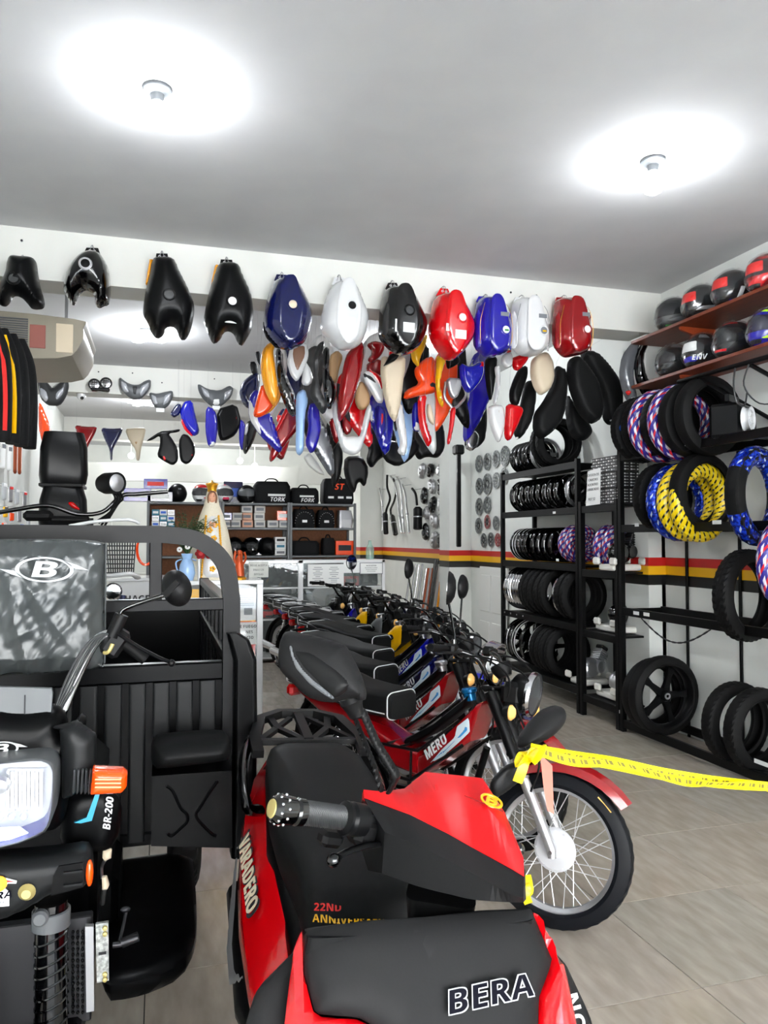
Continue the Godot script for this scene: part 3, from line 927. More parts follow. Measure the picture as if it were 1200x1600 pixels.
	panel("rear_mudguard","narrow black mudguard beside the pale blue and violet legs","mudguard","black_plastic",C2,[[405,850],[450,870],[470,930],[455,1040],[420,1100],[408,1000]],z - .9,.07,Vector2.ZERO,[],"black mudguards hanging in a bunch")
	panel("rear_mudguard","black mudguard with two prongs below the white horseshoe tail","mudguard","black_plastic",C2,[[475,940],[555,935],[590,1000],[570,1090],[540,1050],[520,1120],[490,1080],[470,1010]],z - 1.0,.07,Vector2.ZERO,[],"black mudguards hanging in a bunch")
	panel("rear_mudguard","black mudguard reaching from the cream fairing toward the scarlet strip","mudguard","black_plastic",C2,[[640,880],[700,860],[760,900],[800,850],[830,900],[780,960],[720,990],[660,960]],z - .8,.06,Vector2.ZERO,[],"black mudguards hanging in a bunch")
	var z2 := ZB2 + .5
	panel("windshield_cowl","dark blue nose cowl with a smoked visor beside the amber fairing",L,"blue_navy",C2,[[-8,595],[30,560],[75,540],[79,600],[70,660],[40,722],[5,705],[-20,650]],z2 + 2.0,.07,Vector2.ZERO,[["ink",[[24,500],[58,498],[70,560],[40,560]],"visor"],["ink",[[52,452],[78,450],[80,520],[64,500]],"visor"]])
	panel(P,"blue leg shield with a red edge above the dark shields",L,"blue_gloss",C1,[[862,800],[902,795],[920,880],[938,950],[905,968],[870,930],[850,890],[842,850]],z2,.07,Vector2.ZERO,[["red_gloss",[[852,880],[872,925],[905,965],[898,968],[866,940],[848,900]]]])
	panel(P,"small navy wing-shaped fairing beside the blue leg shield",L,"blue_navy",C1,[[795,860],[830,810],[850,815],[846,860],[815,880]],z2,.04)
	panel(P,"violet leg shield strip with a white foot beside the central lamp unit",L,"blue_violet",C1,[[965,820],[1010,840],[1022,920],[1010,1012],[975,1016],[962,940]],z2 + .1,.05,Vector2.ZERO,[["white_gloss",[[985,985],[1008,985],[1006,1012],[980,1014]]]])
	panel(P,"black leg shield with red lettering under the central lamp unit",L,"satin_black",C1,[[1010,840],[1110,810],[1132,900],[1105,960],[1060,985],[1025,985]],z2,.06,Vector2.ZERO,[["red_gloss",[[1098,860],[1112,850],[1118,890],[1100,925],[1092,910]],"lettering"],["silver",[[1068,830],[1076,828],[1082,890],[1074,895]],"lettering"]])
	panel(P,"navy wing-shaped leg shield beside the black lettered one",L,"blue_violet",C1,[[1120,880],[1150,900],[1152,980],[1135,1040],[1120,1000]],z2,.04)
	var c5 := Vector2(0,560)
	panel(P,"black leaf-shaped leg shield with thin upper arms",L,"satin_black",c5,[[905,520],[1000,455],[1060,452],[1130,440],[1120,460],[1050,470],[1075,500],[1110,560],[1115,640],[1080,672],[1020,640],[980,610],[1000,540],[1000,480],[950,512]],z2,.04,Vector2.ZERO,[["red_gloss",[[1005,615],[1030,600],[1050,640],[1025,640]]]],"spare fairings hanging behind the tanks",4.0)
	panel(P,"black leaf-shaped leg shield folded beside its twin",L,"satin_black",c5,[[1115,520],[1140,470],[1180,480],[1216,540],[1220,600],[1190,650],[1160,664],[1125,640]],z2 - .02,.04,Vector2.ZERO,[["red_gloss",[[1186,600],[1206,590],[1212,610],[1192,622]]]],"spare fairings hanging behind the tanks",4.0)
	panel(P,"black and red fender fairing low beside the blue nose cowl",L,"gloss_black",C2,[[10,780],[60,758],[72,800],[45,880],[8,938],[-4,900]],z2 + .6,.05,Vector2.ZERO,[["red_deep",[[44,780],[62,780],[40,860],[14,925],[10,905]]],["silver",[[8,790],[30,778],[28,830],[6,860]]]])
	panel(P,"red and blue tail fairing hanging low under the orange one",L,"red_deep",C2,[[105,830],[140,800],[200,840],[222,856],[205,910],[185,962],[140,930],[115,900]],z2 + .6,.06,Vector2.ZERO,[["blue_navy",[[130,806],[180,820],[238,850],[200,858],[150,846]]],["cream",[[150,870],[170,850],[180,920],[182,955],[150,930]]]])
	panel(P,"narrow red fairing with a dark blue crest under the orange one",L,"red_gloss",C2,[[152,760],[180,715],[202,725],[206,790],[200,830],[176,812]],z2 + .5,.05,Vector2.ZERO,[["blue_navy",[[158,755],[182,715],[200,722],[186,760]]]])
	panel("wiring_bundle","dark tangle of small brackets between the red and black fairings","brackets","black_plastic",C2,[[70,770],[100,745],[125,770],[120,820],[90,850],[76,820]],z2 + .4,.05)
func fairings_behind() -> void:
	var n := 0
	for q in [[428,596,120,40,.2,"white_gloss","white fairing blade behind the amber side fairing"],[455,580,130,46,-.25,"blue_navy","navy fairing behind the brown-faced white one"],[476,610,150,44,.3,"grey_dark","dark grey fairing behind the wedge-shaped white one"],[508,600,160,52,-.2,"white_gloss","white fairing behind the curved grey one"],[530,650,150,40,.25,"satin_black","black inner fairing behind the crimson one's tip"],[556,640,130,44,-.3,"red_gloss","scarlet fairing behind the tan tail piece"],[572,590,150,56,.15,"white_gloss","white fairing behind the crimson tail cowl"],[590,640,150,46,-.2,"blue_gloss","bright blue fairing behind the striped white one"],[612,600,150,50,.25,"cream","cream fairing behind the long cream one"],[628,655,140,40,-.15,"blue_pale","pale blue fairing behind the greenish white leg"],[645,590,120,50,.2,"satin_black","black fairing behind the yellow curved one"],[662,640,150,44,-.3,"white_gloss","white fairing behind the scarlet strip"],[690,610,140,46,.2,"orange_gloss","orange fairing behind the silver bracket"],[716,600,150,42,-.2,"satin_black","black fairing behind the glossy blue sport one"],[742,620,150,44,.15,"blue_violet","violet fairing behind the slim white strip"],[415,660,110,36,-.4,"blue_violet","violet fairing low behind the orange one"],[446,670,120,34,.35,"red_deep","dark red fairing low beside the pale blue leg"],[500,690,120,36,-.3,"grey_gloss","grey fairing low behind the violet leg"]]:
		var c := Vector2(q[0],q[1])
		var pts := []
		for s in [[-.5,.1],[-.42,-.25],[-.15,-.5],[.15,-.42],[.5,-.08],[.44,.12],[.2,.3],[-.1,.5],[-.38,.42]]:
			var k := sin(n * 3.7 + s[0] * 5.0) * .12
			var v := Vector2((s[1] + k) * q[3],s[0] * q[2]).rotated(q[4])
			pts.append([c.x + v.x,c.y + v.y])
		panel("side_fairing",q[6],"fairing",q[5],Vector2.ZERO,pts,ZB1 - .72 - .05 * (n % 5),.05,Vector2.ZERO,[[["red_gloss","ink","silver","white_gloss"][n % 4],[pts[1],pts[2],pts[3],[lerpf(pts[3][0],c.x,.4),lerpf(pts[3][1],c.y,.4)],[lerpf(pts[1][0],c.x,.5),lerpf(pts[1][1],c.y,.5)]]]],"spare fairings hanging behind the tanks",1.0)
		n += 1
func seats_and_fenders() -> void:
	var z := ZB1 - .3
	var G := "black saddles hanging over the rims"
	panel("spare_saddle","long black saddle hanging highest, with a white label at its tip","seat","seat_vinyl",C3,[[615,455],[650,443],[690,450],[740,500],[790,570],[828,650],[832,720],[805,778],[755,797],[725,770],[720,690],[690,600],[640,520]],z - .25,.11,Vector2.ZERO,[["white_paper",[[744,748],[768,745],[766,778],[742,780]],"label_tag"]],G)
	panel("spare_saddle","long black saddle with a small label beside the highest one","seat","seat_vinyl",C3,[[560,490],[600,465],[640,500],[700,590],[722,690],[712,770],[665,792],[610,740],[570,640],[555,560]],z - .1,.11,Vector2.ZERO,[["white_paper",[[632,712],[645,710],[646,732],[633,734]],"label_tag"]],G)
	panel("spare_saddle","black saddle hanging lowest above the tyres of the rim rack","seat","seat_vinyl",C3,[[552,640],[600,720],[660,790],[672,830],[640,868],[590,862],[560,810],[548,720]],z - .4,.1,Vector2.ZERO,[],G)
	panel("spare_saddle","ribbed black saddle with two bright piping lines and a label","seat","seat_vinyl",C3,[[500,512],[548,530],[556,620],[535,770],[490,825],[430,866],[395,820],[400,740],[440,690],[490,600]],z - .2,.1,Vector2.ZERO,[["white_paper",[[468,806],[484,802],[484,820],[468,824]],"label_tag"],["ink_soft",[[528,640],[534,640],[520,740],[480,800],[476,794],[512,735]],"piping"]],G)
	panel("spare_saddle","black saddle behind the red tail fairing","seat","seat_vinyl",C3,[[360,590],[400,580],[410,660],[395,760],[360,830],[325,866],[305,830],[330,740],[345,660]],z - .3,.09,Vector2.ZERO,[["white_paper",[[308,852],[320,850],[320,862],[308,864]],"label_tag"]],G)
	panel("spare_saddle","black saddle at the beam's middle above the brake discs","seat","seat_vinyl",C3,[[80,650],[140,630],[175,680],[180,780],[170,870],[130,905],[85,880],[70,780]],z - .9,.1,Vector2.ZERO,[["red_label",[[116,745],[132,743],[132,760],[117,762]],"label_tag"]],G)
	panel("seat_pan","bare tan seat pan still wrapped in clear film","seat","cream",C3,[[388,490],[420,462],[460,448],[490,505],[493,580],[472,632],[430,657],[402,620],[384,560]],z + .05,.09,Vector2.ZERO,[["tan",[[398,500],[412,490],[416,560],[420,630],[408,610],[396,560]],"inner_face"]],"")
	panel("tail_fairing","red tail fairing shell above the black tail","fairing","red_gloss",C3,[[298,478],[340,462],[378,462],[370,495],[330,540],[304,532]],z,.05)
	panel("tail_fairing","black and crimson tail fairing under the white classic tank","fairing","satin_black",C3,[[330,530],[368,510],[372,560],[345,640],[325,710],[290,690],[285,640],[305,580]],z - .1,.06,Vector2.ZERO,[["red_deep",[[330,590],[345,560],[340,630],[318,690],[300,680],[312,630]]]])
	panel("tail_fairing","scarlet pointed tail fairing hanging lowest by the black saddles","fairing","red_gloss",C3,[[272,690],[340,703],[352,730],[322,800],[286,872],[262,850],[268,760]],z - .05,.07,Vector2.ZERO,[["red_deep",[[285,770],[305,760],[300,800],[284,815]],"vent_slot"]])
	panel("tail_fairing","white tail fairing ring with a tan inside by the scarlet tail","fairing","white_gloss",C3,[[184,710],[215,696],[258,702],[266,790],[244,868],[228,874],[196,800]],z - .05,.06,Vector2.ZERO,[["tan",[[214,715],[240,712],[242,750],[216,756]],"inner_face"],["ink",[[214,770],[240,765],[238,820],[226,850],[214,820]],"inner_face"]])
	panel("tail_fairing","slim white and black tail strip under the blue classic tank","fairing","white_gloss",C3,[[216,520],[240,510],[244,580],[236,650],[222,700],[208,690],[220,640],[226,580]],z + .02,.04)
	panel("tail_fairing","black tail shell beside the slim white strip","fairing","satin_black",C3,[[175,475],[232,470],[222,560],[212,640],[196,690],[180,620],[172,540]],z - .05,.05)
	panel("tail_fairing","white round-backed panel with two small badges under the white classic tank","fairing","white_gloss",C3,[[250,470],[290,440],[302,480],[298,520],[272,528],[248,505]],z + .05,.04,Vector2.ZERO,[["red_label",[[270,445],[292,443],[290,458],[272,460]],"badge"]])
	panel("headlamp_cover","clear yellowish headlamp cover hanging above the brake discs","lamp cover","chrome",C3,[[80,830],[120,810],[145,840],[140,890],[110,918],[78,900]],z - .8,.05)
	panel("front_mudguard","glossy grey front mudguard with a red sticker on the pilaster","mudguard","grey_gloss",C3,[[868,402],[905,394],[893,430],[872,490],[862,560],[872,620],[893,688],[852,692],[822,640],[800,560],[815,470]],ZB1 + .02,.07,Vector2(0,-.3),[["red_label",[[820,640],[838,630],[850,645],[834,658]],"sticker"],["white_paper",[[846,668],[866,662],[868,678],[848,684]],"price_sticker"]],"front mudguards on the pilaster")
	panel("front_mudguard","glossy black front mudguard with a red sticker on the pilaster","mudguard","gloss_black",C3,[[940,376],[946,402],[908,480],[922,560],[962,620],[976,660],[944,682],[902,632],[877,570],[872,500],[895,430]],ZB1 + .06,.06,Vector2(0,-.3),[["red_label",[[886,608],[902,598],[912,612],[898,626]],"sticker"],["white_paper",[[930,645],[950,640],[954,660],[936,664]],"price_sticker"]],"front mudguards on the pilaster")
func rim_ring(mb: MB,R: float,w: float,xf := Transform3D(),seg := 40) -> void:
	lathe(mb,[Vector2(R,w / 2),Vector2(R - .006,w / 2 + .002),Vector2(R - .010,w / 2 - .006),Vector2(R - .022,w * .22),Vector2(R - .024,0),Vector2(R - .022,-w * .22),Vector2(R - .010,-w / 2 + .006),Vector2(R - .006,-w / 2 - .002),Vector2(R,-w / 2),Vector2(R - .004,-w / 2 + .004),Vector2(R - .010,-w * .25),Vector2(R - .013,0),Vector2(R - .010,w * .25),Vector2(R - .004,w / 2 - .004)],seg,xf,30.0,true)
func cast_spokes(mb: MB,R: float,w: float,n: int,xf := Transform3D()) -> void:
	for k in n:
		var a := TAU * k / n
		var d := Vector3(cos(a),0,sin(a))
		var s := Vector3(-sin(a),0,cos(a))
		var rings := []
		for t in [[.03,.030,.02],[R * .35,.022,.016],[R * .65,.018,.013],[R - .02,.03,.013]]:
			var c: Vector3 = d * t[0]
			rings.append(PackedVector3Array([c + s * t[1] + Vector3.UP * t[2],c - s * t[1] + Vector3.UP * t[2],c - s * t[1] - Vector3.UP * t[2],c + s * t[1] - Vector3.UP * t[2]]))
		loft(mb,rings,xf,true,25.0)
	lathe(mb,[Vector2(.012,w / 2),Vector2(.035,w / 2),Vector2(.045,w / 4),Vector2(.045,-w / 4),Vector2(.035,-w / 2),Vector2(.012,-w / 2)],20,xf,30.0,true)
func tyre_mesh(mb: MB,R: float,w: float,h: float,blocks := 36,depth := .006,xf := Transform3D()) -> void:
	var prof := [[-.5,.0],[-.56,.22],[-.5,.62],[-.40,.88],[-.30,.955],[-.15,.99],[-.03,1.0],[.03,1.0],[.15,.99],[.30,.955],[.40,.88],[.5,.62],[.56,.22],[.5,.0],[.42,.04],[.44,.3],[.3,.8],[.0,.9],[-.3,.8],[-.44,.3],[-.42,.04]]
	var rings := []
	var n := blocks * 2
	for i in n:
		var a := TAU * i / n
		var ring := PackedVector3Array()
		for k in prof.size():
			var p = prof[k]
			var r: float = R - h + h * p[1]
			if k >= 4 and k <= 9:
				if (k == 6 or k == 7):
					r -= depth * .8
				elif (i + (1 if k > 6 else 0)) % 2 == 0:
					r -= depth
			elif (k == 3 or k == 10) and i % 2 == 0:
				r -= depth * .6
			ring.append(Vector3(cos(a) * r,p[0] * w,sin(a) * r))
		rings.append(ring)
	rings.append(rings[0])
	loft(mb,rings,xf,false,24.0)
func wrap_image(kind: String) -> ImageTexture:
	var W := 1024
	var H := 256
	var im := Image.create(W,H,false,Image.FORMAT_RGB8)
	var n := noise(.05,3,2)
	for y in H:
		for x in W:
			var f := x / 1024.0 * (30.0 if kind == "yellow" else 16.0) + y / 256.0 * 5.0
			var s := fposmod(f,1.0)
			var band := int(floor(f))
			var q := fposmod(y / 256.0 * 9.0 + band * .37,1.0)
			var c: Color
			if kind == "yellow":
				c = Color(.93,.80,.02)
				if s < .30:
					c = Color(.05,.05,.04) if q > .4 else Color(.75,.7,.45)
			elif kind == "blue":
				c = Color(.03,.10,.48).lerp(Color(.08,.25,.78),clampf(n.get_noise_2d(x,y) * 1.6 + .5,0,1))
				if s < .2 and q > .55:
					c = Color(.75,.82,.92)
			else:
				c = Color(.16,.13,.50)
				if s < .34:
					c = Color(.85,.85,.88) if q > .5 else Color(.16,.13,.50)
				elif s < .62:
					c = Color(.78,.08,.14) if q < .7 else Color(.9,.88,.88)
			im.set_pixel(x,y,c)
	return ImageTexture.create_from_image(im)
func wrap_mat(called: String,kind: String,rough: float,metal: float) -> void:
	var m := mat(called,Color(1,1,1),rough,metal)
	m.albedo_texture = wrap_image(kind)
	m.uv1_scale = Vector3(1,1,1)
func wrapped_ring(R: float,r: float,squash: float,turns: int,a0 := .0,a1 := TAU) -> ArrayMesh:
	var nu := int(turns * 6 * (a1 - a0) / TAU)
	var nv := 18
	var v := PackedVector3Array()
	var nn := PackedVector3Array()
	var uv := PackedVector2Array()
	var pos := []
	for i in nu + 1:
		var u := float(i) / nu * (a1 - a0) / TAU
		for j in nv + 1:
			var w := float(j) / nv
			var a := a0 + u * TAU
			var b := w * TAU
			var saw := fposmod(u * turns + w * 3.0,1.0)
			var rr := r * (1.0 + .055 * saw + .02 * sin(b * 5.0 + a * 17.0))
			pos.append(Vector3(cos(a) * (R + cos(b) * rr),sin(a) * (R + cos(b) * rr),sin(b) * rr * squash))
	for i in nu:
		for j in nv:
			var q := [i * (nv + 1) + j,(i + 1) * (nv + 1) + j,(i + 1) * (nv + 1) + j + 1,i * (nv + 1) + j + 1]
			for k in [0,2,1,0,3,2]:
				var p: Vector3 = pos[q[k]]
				v.append(p)
				uv.append(Vector2(float(q[k] / (nv + 1)) / nu * (a1 - a0) / TAU,float(q[k] % (nv + 1)) / nv))
			var fnn: Vector3 = (pos[q[2]] - pos[q[0]]).cross(pos[q[1]] - pos[q[0]]).normalized()
			var ma: float = atan2(pos[q[0]].y,pos[q[0]].x)
			var cc := Vector3(cos(ma) * R,sin(ma) * R,0)
			if fnn.dot(pos[q[0]] - cc) < .0:
				fnn = -fnn
			for k in [0,2,1,0,3,2]:
				var out: Vector3 = (pos[q[k]] - cc).normalized()
				nn.append((fnn * 1.6 + out).normalized())
	var a := []
	a.resize(Mesh.ARRAY_MAX)
	a[Mesh.ARRAY_VERTEX] = v
	a[Mesh.ARRAY_NORMAL] = nn
	a[Mesh.ARRAY_TEX_UV] = uv
	var m := ArrayMesh.new()
	m.add_surface_from_arrays(Mesh.PRIMITIVE_TRIANGLES,a)
	return m
const AXZ := Basis(Vector3(1,0,0),Vector3(0,0,1),Vector3(0,-1,0))   # turns the y axis onto z
const RX := 3.49
const RB := 3.86
func bar_box(mb: MB,a: Vector3,b: Vector3,bev := .003) -> void:
	box(mb,(a + b) / 2,(b - a).abs(),bev)
func racks() -> void:
	var t := thing("rim_rack","tall black steel rack of five shelves filled with rims","rack",Vector3(RX,0,-6.7))
	var o := t.position
	for z in [-7.45,-5.93]:
		for x in [RX,RB]:
			var p := mb1()
			bar_box(p,Vector3(x - .02,0,z - .02) - o,Vector3(x + .02,2.2,z + .02) - o)
			part("upright",p,M.rack_black,t)
	for y in [2.17,1.77,1.27,.752,.215]:
		var s := mb1()
		bar_box(s,Vector3(RX - .015,y - .055,-7.45) - o,Vector3(RX + .012,y + .008,-5.93) - o)
		bar_box(s,Vector3(RX,y - .02,-7.45) - o,Vector3(RB,y - .006,-5.93) - o)
		part("shelf",s,M.rack_black,t)
	for q in [[866,801,.05],[871,875,.045]]:
		var e := mb1()
		var p := on_x(q[0],q[1],RX - .018)
		box(e,p - o,Vector3(.004,.022,q[2]),.001)
		part("price_tag",e,M.white_paper,t)
	for k in 4:
		var e := mb1()
		box(e,Vector3(RX - .018,.735,-7.38 + k * .14) - o,Vector3(.004,.014,.016),.001)
		part("bolt",e,M.silver,t)
	t = thing("engine_rack","black steel rack holding engines in white foam trays","rack",Vector3(RX,0,-5.62))
	o = t.position
	for z in [-5.87,-5.33]:
		for x in [RX,RB - .04]:
			var p := mb1()
			bar_box(p,Vector3(x - .022,0,z - .022) - o,Vector3(x + .022,1.82,z + .022) - o)
			part("upright",p,M.rack_black,t)
	for y in [1.78,1.24,.73,.18]:
		var s := mb1()
		bar_box(s,Vector3(RX - .015,y - .06,-5.87) - o,Vector3(RX + .012,y,-5.33) - o)
		bar_box(s,Vector3(RX,y - .02,-5.87) - o,Vector3(RB - .04,y - .004,-5.33) - o)
		part("shelf",s,M.rack_black,t)
	t = thing("tyre_rack","long black steel rail rack loaded with tyres, on the striped wall","rack",Vector3(RX,0,-4.3))
	o = t.position
	for z in [-5.28,-3.3]:
		for x in [RX,RB]:
			var p := mb1()
			bar_box(p,Vector3(x - .02,0,z - .02) - o,Vector3(x + .02,2.2,z + .02) - o)
			part("upright",p,M.rack_black,t)
	for z in [-4.99,-4.43]:
		var p := mb1()
		bar_box(p,Vector3(RB,0,z - .012) - o,Vector3(RB + .015,2.2,z + .012) - o)
		part("wall_strut",p,M.rack_black,t)
	for y in [2.16,1.6,.955,.085]:
		for x in [RX,RB - .02]:
			var s := mb1()
			bar_box(s,Vector3(x - .014,y - .05,-5.28) - o,Vector3(x + .014,y + .01,-3.3) - o)
			part("rail",s,M.rack_black,t)
		for z in [-5.26,-3.9]:
			var s := mb1()
			bar_box(s,Vector3(RX,y - .04,z - .012) - o,Vector3(RB,y,z + .012) - o)
			part("crossbar",s,M.rack_black,t)
	for q in [[1065,695,.09],[995,820,.05],[1012,820,.05],[1061,821,.09],[1120,816,.08],[994,958,.07],[1010,960,.07],[968,1112,.07],[988,1120,.08],[1192,1193,.14]]:
		var e := mb1()
		var p := on_x(q[0],q[1],RX - .016)
		box(e,p - o,Vector3(.004,.026,q[2]),.001)
		part("price_tag",e,M.white_paper,t)
func rims() -> void:
	var proto := {}
	for spec in [["black_cast","gloss_black","gloss_black",.165,5],["bright_edge","gloss_black","chrome",.165,5],["silver_cast","aluminium","chrome",.16,3],["white_edge","gloss_black","white_gloss",.165,5],["chrome_ring","chrome","chrome",.225,0],["black_wheel","gloss_black","gloss_black",.225,5],["lined_wheel","gloss_black","white_gloss",.225,5]]:
		var t := thing("rim","rim","rim")
		var R: float = spec[3]
		var w := .06 if R < .2 else .05
		var b := mb1()
		rim_ring(b,R,w,Transform3D(AXZ,Vector3.ZERO),44)
		part("ring",b,M[spec[1]],t)
		if spec[2] != spec[1]:
			for s in [-1.0,1.0]:
				var e := mb1()
				lathe(e,[Vector2(R + .0015,.003),Vector2(R - .007,.003),Vector2(R - .007,-.003),Vector2(R + .0015,-.003)],44,Transform3D(AXZ,Vector3(0,0,s * (w / 2 + .001))),30.0,true)
				part("polished_edge",e,M[spec[2]],t)
		if spec[4] > 0:
			var c := mb1()
			cast_spokes(c,R,w,spec[4],Transform3D(AXZ,Vector3.ZERO))
			part("spokes",c,M.gloss_black if spec[1] != "aluminium" else M.gloss_black,t)
		if R > .2 and spec[4] == 0:
			var h := mb1()
			for k in 18:
				var a := TAU * k / 18
				lathe(h,[Vector2(.001,0),Vector2(.004,0),Vector2(.004,.004),Vector2(.001,.005)],6,Transform3D(Basis(Vector3(-sin(a),cos(a),0),Vector3(cos(a),sin(a),0) * -1,Vector3(0,0,-1)),Vector3(cos(a),sin(a),0) * (R - .023)))
			part("nipple_seats",h,M.dark_metal,t)
		proto[spec[0]] = [t,false]
	var tp := thing("tyre","tyre","tyre")
	var tb := mb1()
	tyre_mesh(tb,.235,.075,.07,34,.004,Transform3D(AXZ,Vector3.ZERO))
	part("carcass",tb,M.rubber,tp)
	proto["tyre"] = [tp,false]
	var rows := [
		[2.178,"rim rack's top shelf",[["black_cast",5,-7.33,.085],["silver_cast",1,-6.87,.1],["tyre",2,-6.62,.13]]],
		[1.778,"rim rack's second shelf",[["bright_edge",9,-7.33,.118],["silver_cast",1,-6.2,.1],["black_cast",1,-6.08,.1]]],
		[1.278,"rim rack's middle shelf",[["white_edge",2,-7.34,.07],["bright_edge",3,-7.2,.09],["black_cast",4,-6.88,.12]]],
		[.76,"rim rack's fourth shelf",[["chrome_ring",7,-7.38,.062],["tyre",5,-6.89,.105],["chrome_ring",2,-6.34,.07],["tyre",2,-6.18,.1]]],
		[.223,"rim rack's bottom shelf",[["black_wheel",2,-7.36,.08],["lined_wheel",1,-7.18,.08],["black_wheel",1,-7.02,.08],["lined_wheel",1,-6.8,.1],["tyre",4,-6.66,.1]]],
	]
	var words := {"black_cast": "small all-black cast rim","bright_edge": "small black rim with a bright polished edge","silver_cast": "silver rim with dark spokes","white_edge": "small black rim with a white edge","chrome_ring": "large bare chrome spoke rim","black_wheel": "large black cast wheel","lined_wheel": "large black cast wheel with a white rim line","tyre": "slim black tyre standing upright"}
	for row in rows:
		for run in row[2]:
			for i in run[1]:
				var src: Array = proto[run[0]]
				var lab: String = words[run[0]] + " on the " + row[1]
				var n: Node3D = src[0]
				if src[1]:
					n = copy_of(src[0],lab)
				src[1] = true
				n.set_meta("label",lab)
				n.set_meta("category","tyre" if run[0] == "tyre" else "rim")
				n.set_meta("group","rims and tyres on the " + row[1])
				var rad: float = {"tyre": .235}.get(run[0],.2265 if run[0] in ["chrome_ring","black_wheel","lined_wheel"] else (.1615 if run[0] == "silver_cast" else .1665))
				n.position = Vector3(RX + (.13 if run[0] == "tyre" else .2),row[0] + rad,run[2] + i * run[3])
				n.rotation = Vector3(0,.05 * sin(i * 2.1 + row[0]),.4 * i)
	wrap_mat("wrap_yellow","yellow",.3,.0)
	wrap_mat("wrap_blue","blue",.22,.5)
	wrap_mat("wrap_tricolour","tricolour",.3,.0)
	for i in 2:
		var n := part("wrapped_tyre",wrapped_ring(.125,.05,.9,26),M.wrap_tricolour)
		n.position = Vector3(RX + .2,1.278 + .178,-6.32 + i * .115)
		tag(n,"small tyre in red, white and blue film on the middle shelf of the rim rack","tyre","film-wrapped tyres on the rim rack")
	var bag := mb1()
	pillow(bag,spline([Vector2(-.2,-.2),Vector2(.2,-.21),Vector2(.21,.1),Vector2(.15,.2),Vector2(-.16,.21),Vector2(-.21,.05)],4,true),.09,.09,.12,20)
	var bagm: ArrayMesh = wrapped_ring(.11,.075,.8,22)
	for i in 2:
		var n := part("wrapped_tyre",bagm,M.wrap_tricolour)
		n.position = Vector3(RX + .19,1.24 + .195,-5.75 + i * .14)
		n.rotation.y = .35
		tag(n,"plump tyre in red, white and blue film on the engine rack","tyre","film-wrapped tyres on the engine rack")
	var eng_spots := [[Vector3(RX + .19,.186,-5.6),"engine in a white foam tray on the bottom shelf of the engine rack"],[Vector3(RX + .19,.736,-5.6),"black engine on foam on the third shelf of the engine rack"],[Vector3(RX + .09,1.246,-5.44),"black engine beside film-wrapped tyres on the engine rack"],[Vector3(RX + .17,.223,-6.05),"bare metal engine in foam at the end of the rim rack"]]
	for i in eng_spots.size():
		var t := thing("engine",eng_spots[i][1],"engine",eng_spots[i][0] + Vector3(0,.05,0),.3,"engines on the racks")
		var em: Material = M.aluminium if i == 3 or i == 0 else M.gloss_black
		var b := mb1()
		sphere(b,Vector3(0,.09,0),Vector3(.13,.09,.07),16,8)
		lathe(b,[Vector2(.001,.05),Vector2(.06,.05),Vector2(.07,.04),Vector2(.07,-.05),Vector2(.001,-.05)],18,Transform3D(AXZ,Vector3(-.05,.09,.03)))
		lathe(b,[Vector2(.001,.05),Vector2(.05,.05),Vector2(.055,.04),Vector2(.055,-.05),Vector2(.001,-.05)],18,Transform3D(AXZ,Vector3(.07,.10,.03)))
		part("crankcase",b,em,t)
		var f := mb1()
		for k in 6:
			box(f,Vector3(.0,.17 + k * .017,0),Vector3(.11,.008,.10),.003)
		box(f,Vector3(0,.215,0),Vector3(.08,.11,.075),.005)
		part("cylinder",f,em,t,xf_at(Vector3(.03,0,0),Vector3(0,0,-.5)))
		var hd := mb1()
		box(hd,Vector3(0,.285,0),Vector3(.09,.04,.085),.012)
		part("head",hd,M.dark_metal,t,xf_at(Vector3(.03,0,0),Vector3(0,0,-.5)))
		var tr := thing("foam_tray","white foam tray under the " + eng_spots[i][1].split(" on ")[0].split(" in ")[0].split(" beside ")[0] + ", " + ["bottom engine shelf","third engine shelf","upper engine shelf","rim rack end"][i],"tray",eng_spots[i][0],.0,"foam trays")
		var g := mb1()
		box(g,Vector3(0,.025,0),Vector3(.26,.05,.34 if i < 2 else .22),.012)
		part("base",g,M.foam,tr)
		var g2 := mb1()
		box(g2,Vector3(0,0,0),Vector3(.03,.06,.09),.012)
		for e in [[-.14,.12],[.14,.1],[-.14,-.12],[.14,-.1]]:
			part("corner_block",g2,M.foam,tr,xf_at(Vector3(e[0],.075,e[1])))
	var ca := thing("carton","","carton")
	var cb := mb1()
	box(cb,Vector3(0,.065,0),Vector3(.30,.13,.36),.004)
	part("box",cb,mat("carton_dark",Color(.06,.035,.032),.4),ca)
	var cw := mb1()
	rng.seed = 11
	for k in 5:
		for j in 5:
			var zz := -.16 + j * .072 + (k % 2) * .03
			box(cw,Vector3(-.151,.018 + k * .024,zz),Vector3(.002,.003,.05))
			box(cw,Vector3(-.151,.018 + k * .024,zz - .02),Vector3(.003,.012,.014))
			box(cw,Vector3(-.12 + j * .06,.018 + k * .024,.181),Vector3(.04,.003,.002))
			box(cw,Vector3(-.135 + j * .06,.018 + k * .024,.181),Vector3(.014,.012,.003))
	part("printed_marks",cw,M.white_paper,ca)
	for k in 3:
		var n: Node3D = ca if k == 0 else copy_of(ca)
		n.position = Vector3(RX + .17,1.782 + k * .131,-5.55)
		n.rotation.y = .02 * k - .02
		tag(n,["dark printed carton at the bottom of the stack on the engine rack","dark printed carton in the middle of the stack on the engine rack","dark printed carton on top of the stack on the engine rack"][k],"carton","dark printed cartons")
	var sg := thing("paper_notice","white hand-lettered paper sheet taped to the dark cartons","notice",on_x(927,760,RX - .03),-PI / 2 + .25)
	var sb := mb1()
	prism(sb,[Vector2(-.085,-.16),Vector2(.075,-.15),Vector2(.085,.15),Vector2(-.06,.13)],0,.002)
